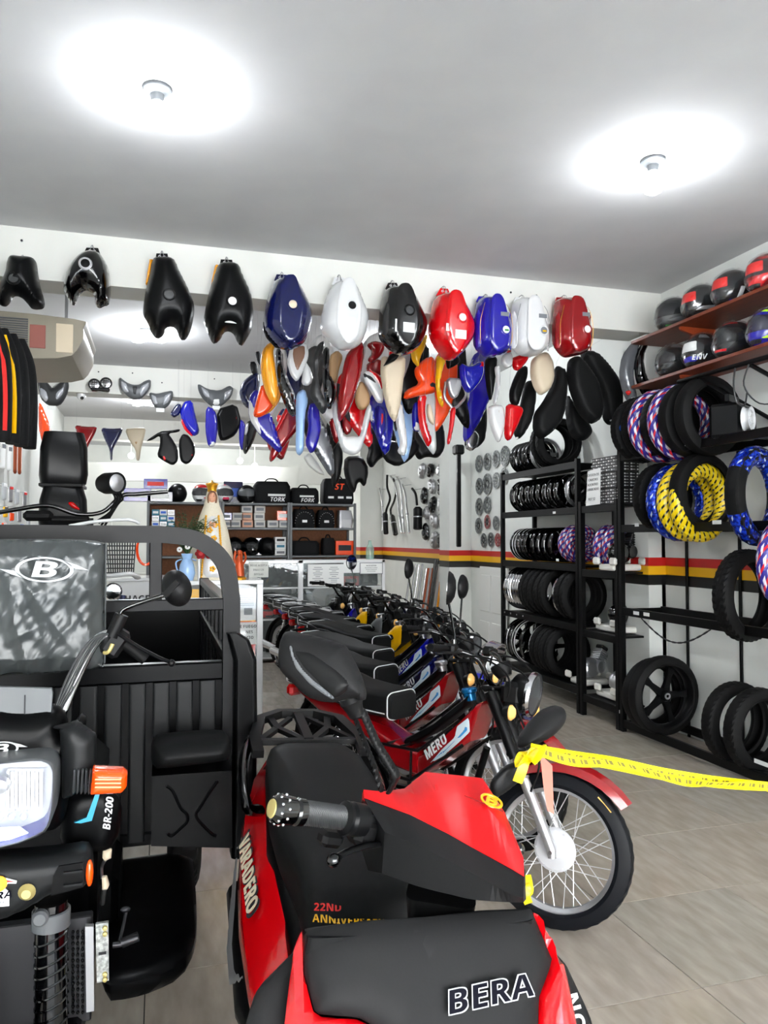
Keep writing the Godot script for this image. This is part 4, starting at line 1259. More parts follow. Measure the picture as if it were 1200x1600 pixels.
	part("sheet",sb,M.white_paper,sg)
	var lines := ["OFERTA DE","CAUCHO","ADENTRO","LUBRICADO","","REF 12"]
	for k in lines.size():
		if lines[k]:
			lettering("text_line",lines[k],.02,M.ink,sg,xf_at(Vector3(.005 - .004 * k,.095 - .04 * k,.003),Vector3(0,0,.05)),false,false,.001)
func clear_of_wall(p: Vector3,r: float) -> Vector3:
	return Vector3(minf(p.x,XR - .005 - r),p.y,p.z)
func tyres() -> void:
	var kinds := {}
	for sp in [["road",.262,.10,.075,40,.004],["knobby",.295,.115,.085,40,.008],["slick",.275,.11,.075,44,.0015]]:
		var b := mb1()
		tyre_mesh(b,sp[1],sp[2],sp[3],sp[4],sp[5],Transform3D(AXZ,Vector3.ZERO))
		kinds[sp[0]] = b.mesh()
	var spots := [
		["road",1003,672,.0,"black road tyre with round stickers at the end of the top tyre rail"],
		["road",1020,668,.0,"black road tyre with a blue price card on the top tyre rail"],
		["road",1052,662,.0,"plain black tyre between two tricolour ones on the top tyre rail"],
		["slick",1085,655,.0,"fat black tyre after the tricolour ones on the top tyre rail"],
		["slick",1108,650,.1,"fat black tyre nearest the white wheel on the top tyre rail"],
		["road",1036,778,.12,"open black tyre leaning at the end of the second tyre rail"],
		["slick",1098,770,.15,"black tyre behind the yellow wrapped ones on the second tyre rail"],
		["knobby",1172,930,.25,"large black knobby tyre on the third tyre rail"],
		["slick",1024,1085,.05,"black tyre against the cast wheel on the bottom tyre rail"],
		["road",1150,1128,.1,"treaded black tyre at the back of the pair on the bottom tyre rail"],
		["road",1186,1140,.1,"treaded black tyre at the front of the pair on the bottom tyre rail"],
	]
	for s in spots:
		var t := thing("tyre",s[4],"tyre",clear_of_wall(on_x(s[1],s[2],3.6),.3 if s[0] == "knobby" else .278),s[3],"tyres on the rail rack")
		part("carcass",kinds[s[0]],M.rubber,t)
		if s[1] == 1003:
			for q in [[-.16,.13,"red_label"],[-.205,.0,"blue_label"]]:
				var e := mb1()
				lathe(e,[Vector2(.001,0),Vector2(.03,0),Vector2(.03,.002),Vector2(.001,.003)],14,Transform3D(AXZ,Vector3(q[0],q[1],.055)))
				part("sticker",e,M[q[2]],t)
		if s[1] == 1020:
			var e := mb1()
			box(e,Vector3(-.19,-.1,.06),Vector3(.06,.07,.003),.001)
			part("price_card",e,M.blue_label,t)
	var w := thing("wheel","black cast wheel with a bright hub in its tyre on the bottom rail","wheel",clear_of_wall(on_x(1038,1086,3.58),.3),.05)
	var b := mb1()
	tyre_mesh(b,.29,.10,.065,44,.0015,Transform3D(AXZ,Vector3.ZERO))
	part("tyre",b,M.rubber,w)
	b = mb1()
	rim_ring(b,.235,.09,Transform3D(AXZ,Vector3.ZERO),44)
	cast_spokes(b,.22,.08,5,Transform3D(AXZ,Vector3.ZERO))
	part("cast_rim",b,M.satin_black,w)
	b = mb1()
	lathe(b,[Vector2(.012,.046),Vector2(.024,.046),Vector2(.024,.04),Vector2(.012,.04)],18,Transform3D(AXZ,Vector3.ZERO),30.0,true)
	part("hub_seal",b,M.aluminium,w)
	var wm := {"yellow": wrapped_ring(.225,.055,.95,34),"blue": wrapped_ring(.225,.055,.95,30),"tricolour": wrapped_ring(.225,.05,.95,34),"big": wrapped_ring(.25,.06,.95,26,.15,2.55),"low": wrapped_ring(.25,.06,.95,26,3.55,5.9)}
	for s in [["tricolour",1034,666,.0,"tyre in red, white and blue film beside the sticker tyres on the top rail"],["tricolour",1066,660,.0,"tyre in red, white and blue film beside the fat tyres on the top rail"],["blue",1062,785,.1,"tyre in shiny blue film behind the yellow ones on the second rail"],["yellow",1078,784,.15,"tyre in yellow printed film touching the blue one on the second rail"],["yellow",1096,784,.2,"tyre in yellow printed film at the front of the pair on the second rail"]]:
		var n := part("wrapped_tyre",wm[s[0]],M["wrap_" + s[0]])
		n.position = clear_of_wall(on_x(s[1],s[2],3.6),.285)
		n.rotation.y = s[3]
		tag(n,s[4],"tyre","film-wrapped tyres on the rail rack")
	var bt := thing("wrapped_tyre","large black tyre whose blue film wrapping is half peeled, on the second rail","tyre",clear_of_wall(on_x(1182,775,3.55),.31),.35)
	b = mb1()
	tyre_mesh(b,.305,.105,.08,40,.002,Transform3D(AXZ,Vector3.ZERO))
	part("carcass",b,M.rubber,bt)
	part("film",wm.big,M.wrap_blue,bt)
	part("film",wm.low,M.wrap_blue,bt)
	var kn := part("wrapped_tyre",wrapped_ring(.22,.05,.9,30),M.wrap_tricolour)
	kn.position = clear_of_wall(on_x(1228,880,3.6),.28)
	kn.rotation.y = .3
	tag(kn,"tyre in violet film behind the large knobby tyre","tyre")
	var sw := thing("hub_assembly","black axle housing with a small white five-spoke wheel","hub",on_x(1168,655,3.60),.55)
	b = mb1()
	box(b,Vector3(.1,.0,-.12),Vector3(.34,.22,.2),.02)
	box(b,Vector3(.02,.14,-.1),Vector3(.2,.05,.03),.004)
	part("housing",b,M.satin_black,sw)
	b = mb1()
	rim_ring(b,.078,.045,Transform3D(AXZ,Vector3(-.02,.0,.01)),30)
	cast_spokes(b,.075,.03,5,Transform3D(AXZ,Vector3(-.02,.0,.015)))
	part("small_rim",b,M.white_gloss,sw)
	var ch := mb1()
	var links := []
	for k in 24:
		var f := k / 23.0
		links.append(Vector3(RX - .02,.955 - .05 - .13 * sin(f * PI),-5.0 + f * .75))
	for k in 23:
		tube(ch,[links[k],links[k + 1]],.005 if k % 2 == 0 else .007,5)
	tag(part("chain",ch,M.dark_metal),"dark chain slung under the third tyre rail","chain")
func helmet_point(az: float,el: float,k: float) -> Vector3:
	var d := Vector3(sin(az) * cos(el),sin(el),cos(az) * cos(el))
	var p := d * Vector3(.128,.135,.15) * k
	if el < .0 and cos(az) > .0:
		p.z += .035 * cos(az) * minf(1.0,-el * 1.4)
		p.x *= 1.0 - .12 * cos(az) * minf(1.0,-el)
	if p.y < -.115:
		p.y = -.115 - (p.y + .115) * .1
	p.y += .118
	return p
func helmet_patch(mb: MB,poly: Array,k0: float,k1: float,cells := 14) -> void:
	var flat := mb1()
	var pg := []
	for p in poly:
		pg.append(Vector2(p[0],p[1]) * .01)
	pillow(flat,pg,1.0,.0,.02,cells)
	var out := PackedVector3Array()
	for p in flat.v:
		out.append(helmet_point(deg_to_rad(p.x * 100),deg_to_rad(p.y * 100),lerpf(k0,k1,clampf(p.z,0,1))))
	mb.put(out,Transform3D(),40.0)
func helmet(label: String,group: String,at: Vector3,turn: float,m: String,opts := {}) -> Node3D:
	var t := thing("helmet",label,"helmet",at,turn,group)
	var key: String = "helmet_shell"
	if not tones.has(key):
		var rings := []
		for i in 15:
			var el := -PI / 2 + PI * (.08 + .915 * i / 14.0)
			var r := PackedVector3Array()
			for j in 26:
				r.append(helmet_point(TAU * j / 26,el,1.0))
			rings.append(r)
		var b := mb1()
		loft(b,rings,Transform3D(),true,60.0)
		tones[key] = b.mesh()
		var v := mb1()
		helmet_patch(v,[[-72,-6],[-40,-12],[0,-14],[40,-12],[72,-6],[78,14],[60,32],[0,36],[-60,32],[-78,14]],.99,1.03,18)
		tones["helmet_visor"] = v.mesh()
		var tr := mb1()
		helmet_patch(tr,[[-30,-36],[30,-36],[24,-50],[-24,-50]],1.0,1.025)
		tones["helmet_vent"] = tr.mesh()
		var f := mb1()
		var fr := []
		for i in 11:
			var el := -PI / 2 + PI * (.06 + .93 * i / 10.0)
			var r := PackedVector3Array()
			for j in 22:
				r.append(helmet_point(TAU * j / 22,el,1.07 + .025 * sin(j * 2.3 + i * 1.7)))
			fr.append(r)
		loft(f,fr,Transform3D(),true,18.0)
		tones["helmet_film"] = f.mesh()
	part("shell",tones.helmet_shell,M[m],t)
	part("visor",tones.helmet_visor,M[opts.get("visor","smoke_visor")],t)
	part("chin_vent",tones.helmet_vent,M[opts.get("vent","black_plastic")],t)
	for d in opts.get("decals",[]):
		var e := mb1()
		helmet_patch(e,d[1],1.0,1.012,16)
		part("decal",e,M[d[0]],t)
	if opts.get("card",false):
		var c := mb1()
		helmet_patch(c,[[-30,-4],[30,-4],[28,26],[-28,26]],1.035,1.045)
		part("price_card",c,M.red_label if opts.get("card") == "red" else M.white_paper,t)
	if opts.get("film",true):
		part("film_bag",tones.helmet_film,M.clear_film,t)
	return t
func helmet_shelves() -> void:
	for s in [[3.05,"upper"],[2.70,"lower"]]:
		var y: float = s[0]
		var t := thing("wall_shelf",s[1] + " varnished wooden wall shelf holding helmets","shelf",Vector3(XR,y,-4.2))
		var b := mb1()
		box(b,Vector3(-.17,-.012,-.05),Vector3(.34,.024,1.9),.003)
		part("board",b,M.wood,t)
		for z in [-4.66,-3.6]:
			var e := mb1()
			var pts := spline([Vector2(-.30,-.004),Vector2(-.285,-.03),Vector2(-.2,-.055),Vector2(-.14,-.10),Vector2(-.10,-.18),Vector2(-.085,-.215)],4)
			var pg := [Vector2(0,-.004)]
			pg.append_array(pts)
			pg.append(Vector2(0,-.225))
			prism(e,pg,-.012,.012,Transform3D(Basis(),Vector3(0,-.02,z + 4.2)))
			part("bracket",e,mat("bracket_wood",Color(.55,.22,.10),.35),t)
	var face := -PI / 2 + .15
	var gu := "bagged helmets on the upper wooden shelf"
	var gl := "bagged helmets on the lower wooden shelf"
	var x := XR - .19
	helmet("slate grey bagged helmet at the end of the upper wooden shelf",gu,Vector3(x,3.05,-4.86),face,"grey_dark",{"decals": [["grey_plastic",[[20,-30],[90,-30],[110,-12],[70,-16]]],["green_label",[[20,-48],[70,-48],[60,-42],[20,-42]]]]})
	helmet("black bagged helmet with a red and white card on the visor, upper wooden shelf",gu,Vector3(x,3.05,-4.55),face,"gloss_black",{"card": "red","decals": [["silver",[[30,-35],[80,-30],[90,-18],[50,-22]]]]})
	helmet("black bagged helmet with white side lettering and a card, upper wooden shelf",gu,Vector3(x,3.05,-4.24),face,"gloss_black",{"card": "red","decals": [["white_gloss",[[60,-40],[72,-40],[76,-5],[64,-5]]],["blue_gloss",[[40,-48],[80,-48],[80,-42],[40,-42]]]]})
	helmet("red and black bagged helmet with a card, upper wooden shelf",gu,Vector3(x,3.05,-3.93),face,"red_deep",{"card": "red","decals": [["gloss_black",[[40,10],[100,-10],[110,30],[60,40]]],["red_gloss",[[-50,-44],[30,-46],[60,-10],[40,-8]]]]})
	helmet("white and red bagged helmet beside the red and black one",gu,Vector3(x,3.05,-3.62),face,"white_gloss",{"decals": [["red_gloss",[[20,-40],[90,-40],[100,-10],[40,-16]]]]})
	helmet("black open-pattern bagged helmet at the end of the lower wooden shelf",gl,Vector3(x,2.70,-4.86),face,"satin_black",{"decals": [["grey_plastic",[[30,45],[80,40],[70,60],[35,64]]]]})
	var e := helmet("black and blue bagged helmet with a white three-letter mark, lower wooden shelf",gl,Vector3(x,2.70,-4.55),face,"gloss_black",{"card": "white","decals": [["blue_gloss",[[-40,-46],[20,-46],[50,-24],[10,-20],[-30,-24]]],["grey_plastic",[[30,40],[70,36],[60,56],[30,60]]]]})
	lettering("maker_mark","ENV",.038,M.white_gloss,e,Transform3D(Basis(Vector3.UP,.75),helmet_point(.72,-.42,1.035)),true,true,.002)
	helmet("dark maroon bagged helmet with a red chin, lower wooden shelf",gl,Vector3(x,2.70,-4.24),face,"satin_black",{"decals": [["red_deep",[[-20,50],[60,50],[60,66],[-20,66]]],["red_gloss",[[-26,-44],[26,-44],[30,-30],[-30,-30]]]]})
	helmet("blue bagged helmet with fluorescent yellow arrows, lower wooden shelf",gl,Vector3(x,2.70,-3.93),face,"blue_violet",{"decals": [["fluo",[[20,-36],[90,-34],[80,-4],[62,-20]]],["gloss_black",[[24,-38],[90,-42],[90,-36]]],["fluo",[[10,48],[60,40],[64,52],[20,60]]],["silver",[[90,-30],[120,-20],[110,10],[96,-4]]]]})
	helmet("grey bagged helmet after the blue and fluorescent one",gl,Vector3(x,2.70,-3.62),face,"grey_gloss")
	var h := thing("hanger_arm","black steel tube hanger arm with diagonal strut and wires above the tyres","hanger",Vector3(XR,2.52,-4.0))
	var b := mb1()
	tube(b,[Vector3(-.40,.08,-.55),Vector3(-.40,.06,.7)],.016,8)
	part("cross_tube",b,M.rack_black,h)
	for z in [-.35,.1]:
		b = mb1()
		tube(b,[Vector3(-.40,.07,z),Vector3(0,-.25,z + .25)],.014,6)
		part("strut",b,M.rack_black,h)
	b = mb1()
	tube(b,spline([Vector3(-.40,.06,.0),Vector3(-.43,-.05,.02),Vector3(-.42,-.16,.03),Vector3(-.36,-.18,.03),Vector3(-.33,-.1,.02)],5),.006,6)
	tube(b,spline([Vector3(-.40,.06,.12),Vector3(-.45,-.08,.13),Vector3(-.40,-.2,.2),Vector3(-.3,-.2,.3)],5),.005,6)
	part("cable",b,M.grey_dark,h)
func rrect(w: float,h: float,r: float,k := 4) -> Array:
	var out := []
	for c in [[1,1,.0],[-1,1,PI / 2],[-1,-1,PI],[1,-1,PI * 1.5]]:
		for i in k + 1:
			var a: float = c[2] + PI / 2 * i / k
			out.append(Vector2(c[0] * (w / 2 - r) + cos(a) * r,c[1] * (h / 2 - r) + sin(a) * r))
	return out
func sections(mb: MB,st: Array,xf := Transform3D(),k := 4,crease := 38.0,cap := true) -> void:
	var rings := []
	for s in st:
		var ring := PackedVector3Array()
		for q in rrect(2.0,2.0,s[3],k):
			ring.append(s[0] + s[1] * q.x + s[2] * q.y)
		rings.append(ring)
	loft(mb,rings,xf,cap,crease)
var bike_bits := {}
func wheel_bits() -> void:
	var b := mb1()
	tyre_mesh(b,.292,.072,.062,40,.0025,Transform3D(AXZ,Vector3.ZERO))
	bike_bits.tyre = b.mesh()
	b = mb1()
	rim_ring(b,.236,.05,Transform3D(AXZ,Vector3.ZERO),56)
	bike_bits.rim = b.mesh()
	b = mb1()
	for s in [-1.0,1.0]:
		lathe(b,[Vector2(.243,.0015),Vector2(.2375,.0015),Vector2(.2375,-.0015),Vector2(.243,-.0015)],56,Transform3D(AXZ,Vector3(0,0,s * .0365)),30.0,true)
	bike_bits.line = b.mesh()
	b = mb1()
	for k in 36:
		var a := TAU * k / 36
		var sd := 1.0 if k % 2 == 0 else -1.0
		var off := .62 if (k / 2) % 2 == 0 else -.62
		tube(b,[Vector3(cos(a + off) * .07,sin(a + off) * .07,sd * .032),Vector3(cos(a) * .216,sin(a) * .216,sd * .006)],.0019,5)
	bike_bits.spokes = b.mesh()
	b = mb1()
	lathe(b,[Vector2(.001,.05),Vector2(.024,.05),Vector2(.03,.042),Vector2(.072,.038),Vector2(.082,.03),Vector2(.082,.022),Vector2(.05,.018),Vector2(.03,.0),Vector2(.03,-.026),Vector2(.055,-.03),Vector2(.055,-.036),Vector2(.02,-.044),Vector2(.001,-.05)],32,Transform3D(AXZ,Vector3.ZERO),28.0)
	for k in 12:
		var a := TAU * k / 12
		lathe(b,[Vector2(.001,.002),Vector2(.004,.002),Vector2(.004,-.002),Vector2(.001,-.002)],6,Transform3D(AXZ,Vector3(cos(a) * .072,sin(a) * .072,.04)))
	bike_bits.hub = b.mesh()
func add_wheel(t: Node3D,called: String,xf: Transform3D,tyre_mat: String) -> MeshInstance3D:
	var w := part(called,bike_bits.tyre,M[tyre_mat],t,xf)
	part("rim",bike_bits.rim,M.aluminium,w)
	part("rim_line",bike_bits.line,M.white_gloss,w)
	part("spokes",bike_bits.spokes,M.chrome_soft,w)
	part("hub",bike_bits.hub,M.hub_white,w)
	return w
func oval_mirror(t: Node3D,a: Vector3,b: Vector3,xf: Transform3D,face: float,rad := .055) -> void:
	var s := mb1()
	var mid := a.lerp(b,.5) + Vector3(.0,.02,.0)
	tube(s,spline([a,a + Vector3(0,.03,0),mid,b],5),.0055,7)
	lathe(s,[Vector2(.001,-.012),Vector2(.011,-.012),Vector2(.011,.014),Vector2(.001,.018)],10,Transform3D(Basis(),a))
	part("mirror_stem",s,M.gloss_black,t,xf)
	var m := mb1()
	var bas := Basis(Vector3.UP,face) * Basis(Vector3.BACK,-PI / 2)
	lathe(m,[Vector2(.001,.03),Vector2(rad * .5,.026),Vector2(rad * .85,.014),Vector2(rad,.0),Vector2(rad,-.006),Vector2(rad * .92,-.006),Vector2(.001,-.004)],26,Transform3D(bas * Basis.from_scale(Vector3(1.25,1,.95)),b + Vector3(0,.045,0)))
	var shell := part("mirror_shell",m,M.black_plastic,t,xf)
	var g := mb1()
	lathe(g,[Vector2(.001,-.006),Vector2(rad * .9,-.0065),Vector2(rad * .9,-.0075),Vector2(.001,-.0075)],26,Transform3D(bas * Basis.from_scale(Vector3(1.25,1,.95)),b + Vector3(0,.045,0)))
	part("mirror_glass",g,M.mirror_glass,shell)
func motorcycle(label: String,base: Vector3,yaw: float,steer: float,body: String,o := {}) -> Node3D:
	var t := thing("motorcycle",label,"motorcycle",base,yaw,"motorcycles parked in a slanted row")
	var far: bool = o.get("far",false)
	var head := Vector3(-.30,.80,0)
	var axis := Vector3(-.30,.52,0).normalized()
	var rot := Basis(axis,steer)
	var S := Transform3D(rot,head - rot * head)
	add_wheel(t,"front_wheel",S * Transform3D(Basis(),Vector3(0,.292,0)),"rubber_blue" if not far else "rubber")
	add_wheel(t,"rear_wheel",Transform3D(Basis(),Vector3(-1.22,.292,0)),"rubber")
	if o.get("badge",false):
		var e := mb1()
		box(e,Vector3(0,0,0),Vector3(.07,.018,.002),.0006,S * Transform3D(Basis(Vector3.BACK,-.75),Vector3(.178,.292 + .195,.034)))
		part("tyre_label",e,M.lens_amber,t)
	for s in [-1.0,1.0]:
		var b := mb1()
		tube(b,[Vector3(.004,.27,s * .072),Vector3(.0,.30,s * .072),Vector3(-.125,.54,s * .072)],[.017,.021,.021],12)
		lathe(b,[Vector2(.023,0),Vector2(.025,.004),Vector2(.023,.01)],12,Transform3D(Basis(Vector3.BACK,.48),Vector3(-.125,.54,s * .072)))
		part("fork_slider",b,M.aluminium,t,S)
		b = mb1()
		tube(b,[Vector3(-.12,.53,s * .072),Vector3(-.175,.635,s * .072)],.014,10)
		part("fork_stanchion",b,M.chrome,t,S)
		b = mb1()
		tube(b,[Vector3(-.165,.615,s * .074),Vector3(-.29,.86,s * .074)],.024,10)
		part("fork_shroud",b,M.satin_black,t,S)
	var b := mb1()
	lathe(b,[Vector2(.001,.095),Vector2(.008,.095),Vector2(.008,-.095),Vector2(.001,-.095)],8,S * Transform3D(AXZ,Vector3(0,.292,0)))
	part("axle",b,M.steel,t)
	b = mb1()
	box(b,Vector3(-.295,.875,0),Vector3(.06,.018,.2),.006,S)
	box(b,Vector3(-.17,.63,0),Vector3(.06,.025,.18),.006,S)
	tube(b,[Vector3(-.15,.60,0),Vector3(-.30,.88,0)],.026,10,false,S)
	part("fork_yoke",b,M.satin_black,t)
	b = mb1()
	var rings := []
	for i in 15:
		var a := deg_to_rad(lerpf(38.0,168.0,i / 14.0))
		var rr := .325 + .02 * absf(i - 7.0) / 7.0
		var c := Vector3(cos(a) * rr,sin(a) * rr,0)
		var d := Vector3(cos(a),sin(a),0)
		var hw := .052 - .018 * maxf(.0,(4.0 - i) / 4.0)
		var ring := PackedVector3Array()
		for q in [[-1.0,-.035],[-.75,-.006],[.0,.008],[.75,-.006],[1.0,-.035],[.7,-.012],[.0,.002],[-.7,-.012]]:
			ring.append(c + Vector3(0,0,q[0] * hw) + d * q[1])
		rings.append(ring)
	loft(b,rings,S * Transform3D(Basis(),Vector3(0,.292,0)),true,40.0)
	var guard := part("front_mudguard",b,M[o.get("guard",body)],t)
	if o.get("badge",false):
		b = mb1()
		prism(b,[Vector2(-.02,.09),Vector2(.03,.05),Vector2(.045,-.13),Vector2(.02,-.12),Vector2(.0,-.03)],0,.003,S * Transform3D(Basis(Vector3.UP,.2),Vector3(-.05,.555,.056)))
		part("warning_card",b,M.card_pink,t)
	if o.get("lamp",true):
		b = mb1()
		lathe(b,[Vector2(.001,-.10),Vector2(.035,-.10),Vector2(.07,-.075),Vector2(.085,-.03),Vector2(.088,.0),Vector2(.08,.004),Vector2(.001,.004)],26,S * Transform3D(Basis(Vector3.BACK,-PI / 2 - .12),Vector3(-.13,.865,0)))
		var hl := part("headlamp",b,M[o.get("shell","satin_black")],t)
		b = mb1()
		lathe(b,[Vector2(.092,-.012),Vector2(.094,.0),Vector2(.088,.012),Vector2(.08,.012),Vector2(.082,-.008)],28,S * Transform3D(Basis(Vector3.BACK,-PI / 2 - .12),Vector3(-.13,.865,0)),30.0,true)
		part("lamp_ring",b,M.chrome,hl)
		b = mb1()
		lathe(b,[Vector2(.001,.026),Vector2(.05,.02),Vector2(.083,.006),Vector2(.083,.003),Vector2(.001,.004)],26,S * Transform3D(Basis(Vector3.BACK,-PI / 2 - .12),Vector3(-.13,.865,0)))
		part("lamp_glass",b,M.clear_lens,hl)
		b = mb1()
		box(b,Vector3(-.20,.86,0),Vector3(.09,.10,.17),.02,S)
		part("lamp_bracket",b,M.black_plastic,t)
	else:
		b = mb1()
		lathe(b,[Vector2(.045,-.08),Vector2(.07,-.06),Vector2(.088,.0),Vector2(.084,.0),Vector2(.06,-.055),Vector2(.04,-.075)],26,S * Transform3D(Basis(Vector3.BACK,-PI / 2 - .5),Vector3(-.10,.90,.02)),30.0,true)
		part("lamp_reflector",b,M.chrome,t)
	for s in [-1.0,1.0]:
		b = mb1()
		tube(b,[Vector3(-.19,.80,s * .07),Vector3(-.18,.795,s * .135)],.009,7,false,S)
		lathe(b,[Vector2(.001,-.03),Vector2(.02,-.028),Vector2(.032,.0),Vector2(.001,.0)],16,S * Transform3D(Basis(Vector3.BACK,-PI / 2),Vector3(-.17,.795,s * .155)))
		var ind := part("indicator",b,M.black_plastic,t)
		b = mb1()
		lathe(b,[Vector2(.001,.024),Vector2(.018,.02),Vector2(.031,.006),Vector2(.031,.0),Vector2(.001,.0)],16,S * Transform3D(Basis(Vector3.BACK,-PI / 2),Vector3(-.17,.795,s * .155)))
		part("indicator_lens",b,M.lens_amber,ind)
	b = mb1()
	tube(b,spline([Vector3(-.44,1.02,-.36),Vector3(-.42,1.02,-.22),Vector3(-.33,.99,-.14),Vector3(-.295,.895,-.06),Vector3(-.295,.895,.06),Vector3(-.33,.99,.14),Vector3(-.42,1.02,.22),Vector3(-.44,1.02,.36)],5),.011,10)
	var hb := part("handlebar",b,M.gloss_black,t,S)
	for s in [-1.0,1.0]:
		b = mb1()
		var rr := []
		var pp := []
		for i in 13:
			pp.append(Vector3(-.425 - .0013 * i,1.02,s * (.25 + .0095 * i)))
			rr.append(.0165 if i % 2 == 0 else .0145)
		tube(b,pp,rr,12)
		part("grip",b,M.rubber,hb)
		b = mb1()
		box(b,Vector3(-.415,1.02,s * .215),Vector3(.045,.045,.06),.01)
		part("switch_box",b,M.black_plastic,hb)
		b = mb1()
		tube(b,spline([Vector3(-.38,1.015,s * .20),Vector3(-.36,1.01,s * .27),Vector3(-.38,1.005,s * .36),Vector3(-.40,1.0,s * .385)],4),[.008,.008,.007,.007,.007,.007,.007,.007,.007,.006,.006,.006,.009],7,false,Transform3D(),.7)
		part("lever",b,M.satin_black,hb)
		b = mb1()
		box(b,Vector3(-.437,1.028,s * .21),Vector3(.006,.014,.018),.003)
		part("button",b,M.blue_label if s > 0 else M.red_label,hb)
		b = mb1()
		box(b,Vector3(-.437,1.006,s * .21),Vector3(.006,.012,.02),.003)
		part("button",b,M.red_label,hb)
		if o.get("mirrors","").contains("L" if s < 0 else "R"):
			oval_mirror(t,Vector3(-.41,1.045,s * .205),Vector3(-.43,1.22,s * .25),S,o.get("face",.0))
	b = mb1()
	lathe(b,[Vector2(.001,-.035),Vector2(.03,-.035),Vector2(.045,.0),Vector2(.045,.018),Vector2(.04,.022),Vector2(.001,.022)],20,S * Transform3D(Basis(Vector3.BACK,.5),Vector3(-.27,.955,0)))
	part("speedometer",b,M.black_plastic,t)
	b = mb1()
	for q in [[Vector3(-.38,1.0,.2),Vector3(-.24,.99,.15),Vector3(-.13,.92,.07),Vector3(-.18,.75,.05)],[Vector3(-.38,1.0,-.2),Vector3(-.25,1.0,-.12),Vector3(-.14,.92,-.04),Vector3(-.2,.72,-.03)],[Vector3(-.39,1.0,.18),Vector3(-.28,.98,.10),Vector3(-.2,.9,.09),Vector3(-.26,.7,.06)],[Vector3(-.09,.50,.088),Vector3(-.06,.62,.10),Vector3(-.14,.76,.09),Vector3(-.22,.9,.06)]]:
		tube(b,spline(q,6),.0045,6)
	part("control_cable",b,M.rubber,t,S)
	var mm: Material = M[body]
	b = mb1()
	if o.get("kind","named") == "named":
		var st := []
		for q in [[-.345,.735,.095,.062],[-.37,.72,.10,.075],[-.45,.65,.09,.08],[-.54,.575,.08,.078],[-.62,.51,.066,.07],[-.70,.475,.055,.06]]:
			st.append([Vector3(q[0],q[1],0),Vector3(0,0,q[3]),Vector3(.35,.94,0).normalized() * q[2],.35])
		sections(b,st,Transform3D(),4,30.0)
		var cover := part("frame_cover",b,mm,t)
		for s in [1.0,-1.0]:
			b = mb1()
			var X := Transform3D(Basis(Vector3(1,0,0),Vector3(0,1,0),Vector3(0,0,1)),Vector3(-.46,.655,s * .0795))
			pillow(b,[Vector2(.095,.10),Vector2(.10,.04),Vector2(.04,-.015),Vector2(-.04,-.085),Vector2(-.12,-.135),Vector2(-.05,-.06),Vector2(.02,.005),Vector2(.03,.05)],.0015,.0,.003,22,Vector2.ZERO,X)
			part("decal",b,M.decal_pale,cover)
			b = mb1()
			pillow(b,[Vector2(.085,.07),Vector2(.09,.045),Vector2(.02,-.02),Vector2(-.06,-.09),Vector2(-.115,-.125),Vector2(-.04,-.06),Vector2(.03,.0)],.002,.0,.003,20,Vector2.ZERO,X)
			part("decal_stripe",b,M.decal_blue,cover)
			if s > 0:
				lettering("model_name","MERÚ",.042,M.white_gloss,cover,Transform3D(Basis(Vector3.BACK,.72),Vector3(-.545,.60,.0815)),true,true,.002)
			else:
				lettering("model_name","MERÚ",.042,M.white_gloss,cover,Transform3D(Basis(Vector3.UP,PI) * Basis(Vector3.BACK,-.72),Vector3(-.545,.60,-.0815)),true,true,.002)
	else:
		for s in [-1.0,1.0]:
			var pl := [Vector2(-.33,.84),Vector2(-.40,.83),Vector2(-.56,.70),Vector2(-.66,.58),Vector2(-.70,.52),Vector2(-.58,.54),Vector2(-.42,.62),Vector2(-.34,.70)]
			var pc := mb1()
			pillow(pc,pl,.014,.01,.03,22,Vector2.ZERO,Transform3D(Basis() if s > 0 else Basis(Vector3(1,0,0),Vector3(0,1,0),Vector3(0,0,-1)),Vector3(0,0,s * .075)))
			var cover := part("frame_cover",pc,mm,t)
			var rb := mb1()
			lathe(rb,[Vector2(.001,.0),Vector2(.022,.0),Vector2(.022,.005),Vector2(.012,.007),Vector2(.001,.004)],18,Transform3D(AXZ if s > 0 else AXZ * Basis(Vector3.RIGHT,PI),Vector3(-.43,.74,s * .088)))
			part("badge",rb,M.satin_black,cover)
		sections(b,[[Vector3(-.34,.76,0),Vector3(0,0,.06),Vector3(.02,.06,0),.4],[Vector3(-.55,.63,0),Vector3(0,0,.065),Vector3(.03,.07,0),.4],[Vector3(-.72,.52,0),Vector3(0,0,.06),Vector3(.03,.06,0),.4]])
		part("tank_tunnel",b,M.satin_black,t)
	b = mb1()
	sections(b,[[Vector3(-.42,.80,0),Vector3(0,0,.045),Vector3(.012,.03,0),.5],[Vector3(-.60,.66,0),Vector3(0,0,.05),Vector3(.014,.028,0),.5],[Vector3(-.76,.57,0),Vector3(0,0,.05),Vector3(.014,.028,0),.5]])
	part("centre_ridge",b,M.satin_black,t)
	b = mb1()
	lathe(b,[Vector2(.026,-.03),Vector2(.028,.0),Vector2(.034,.004),Vector2(.036,.018),Vector2(.03,.026),Vector2(.001,.028)],20,Transform3D(Basis(Vector3.BACK,.2),Vector3(-.42,.835,.0)))
	part("fuel_cap",b,M[o.get("cap","steel")],t)
	b = mb1()
	sections(b,[[Vector3(-.66,.50,0),Vector3(0,0,.075),Vector3(0,.055,0),.4],[Vector3(-.80,.52,0),Vector3(0,0,.085),Vector3(0,.06,0),.4],[Vector3(-1.0,.58,0),Vector3(0,0,.085),Vector3(0,.075,0),.4],[Vector3(-1.25,.66,0),Vector3(0,0,.075),Vector3(0,.06,0),.4],[Vector3(-1.5,.73,0),Vector3(0,0,.05),Vector3(0,.03,0),.4]])
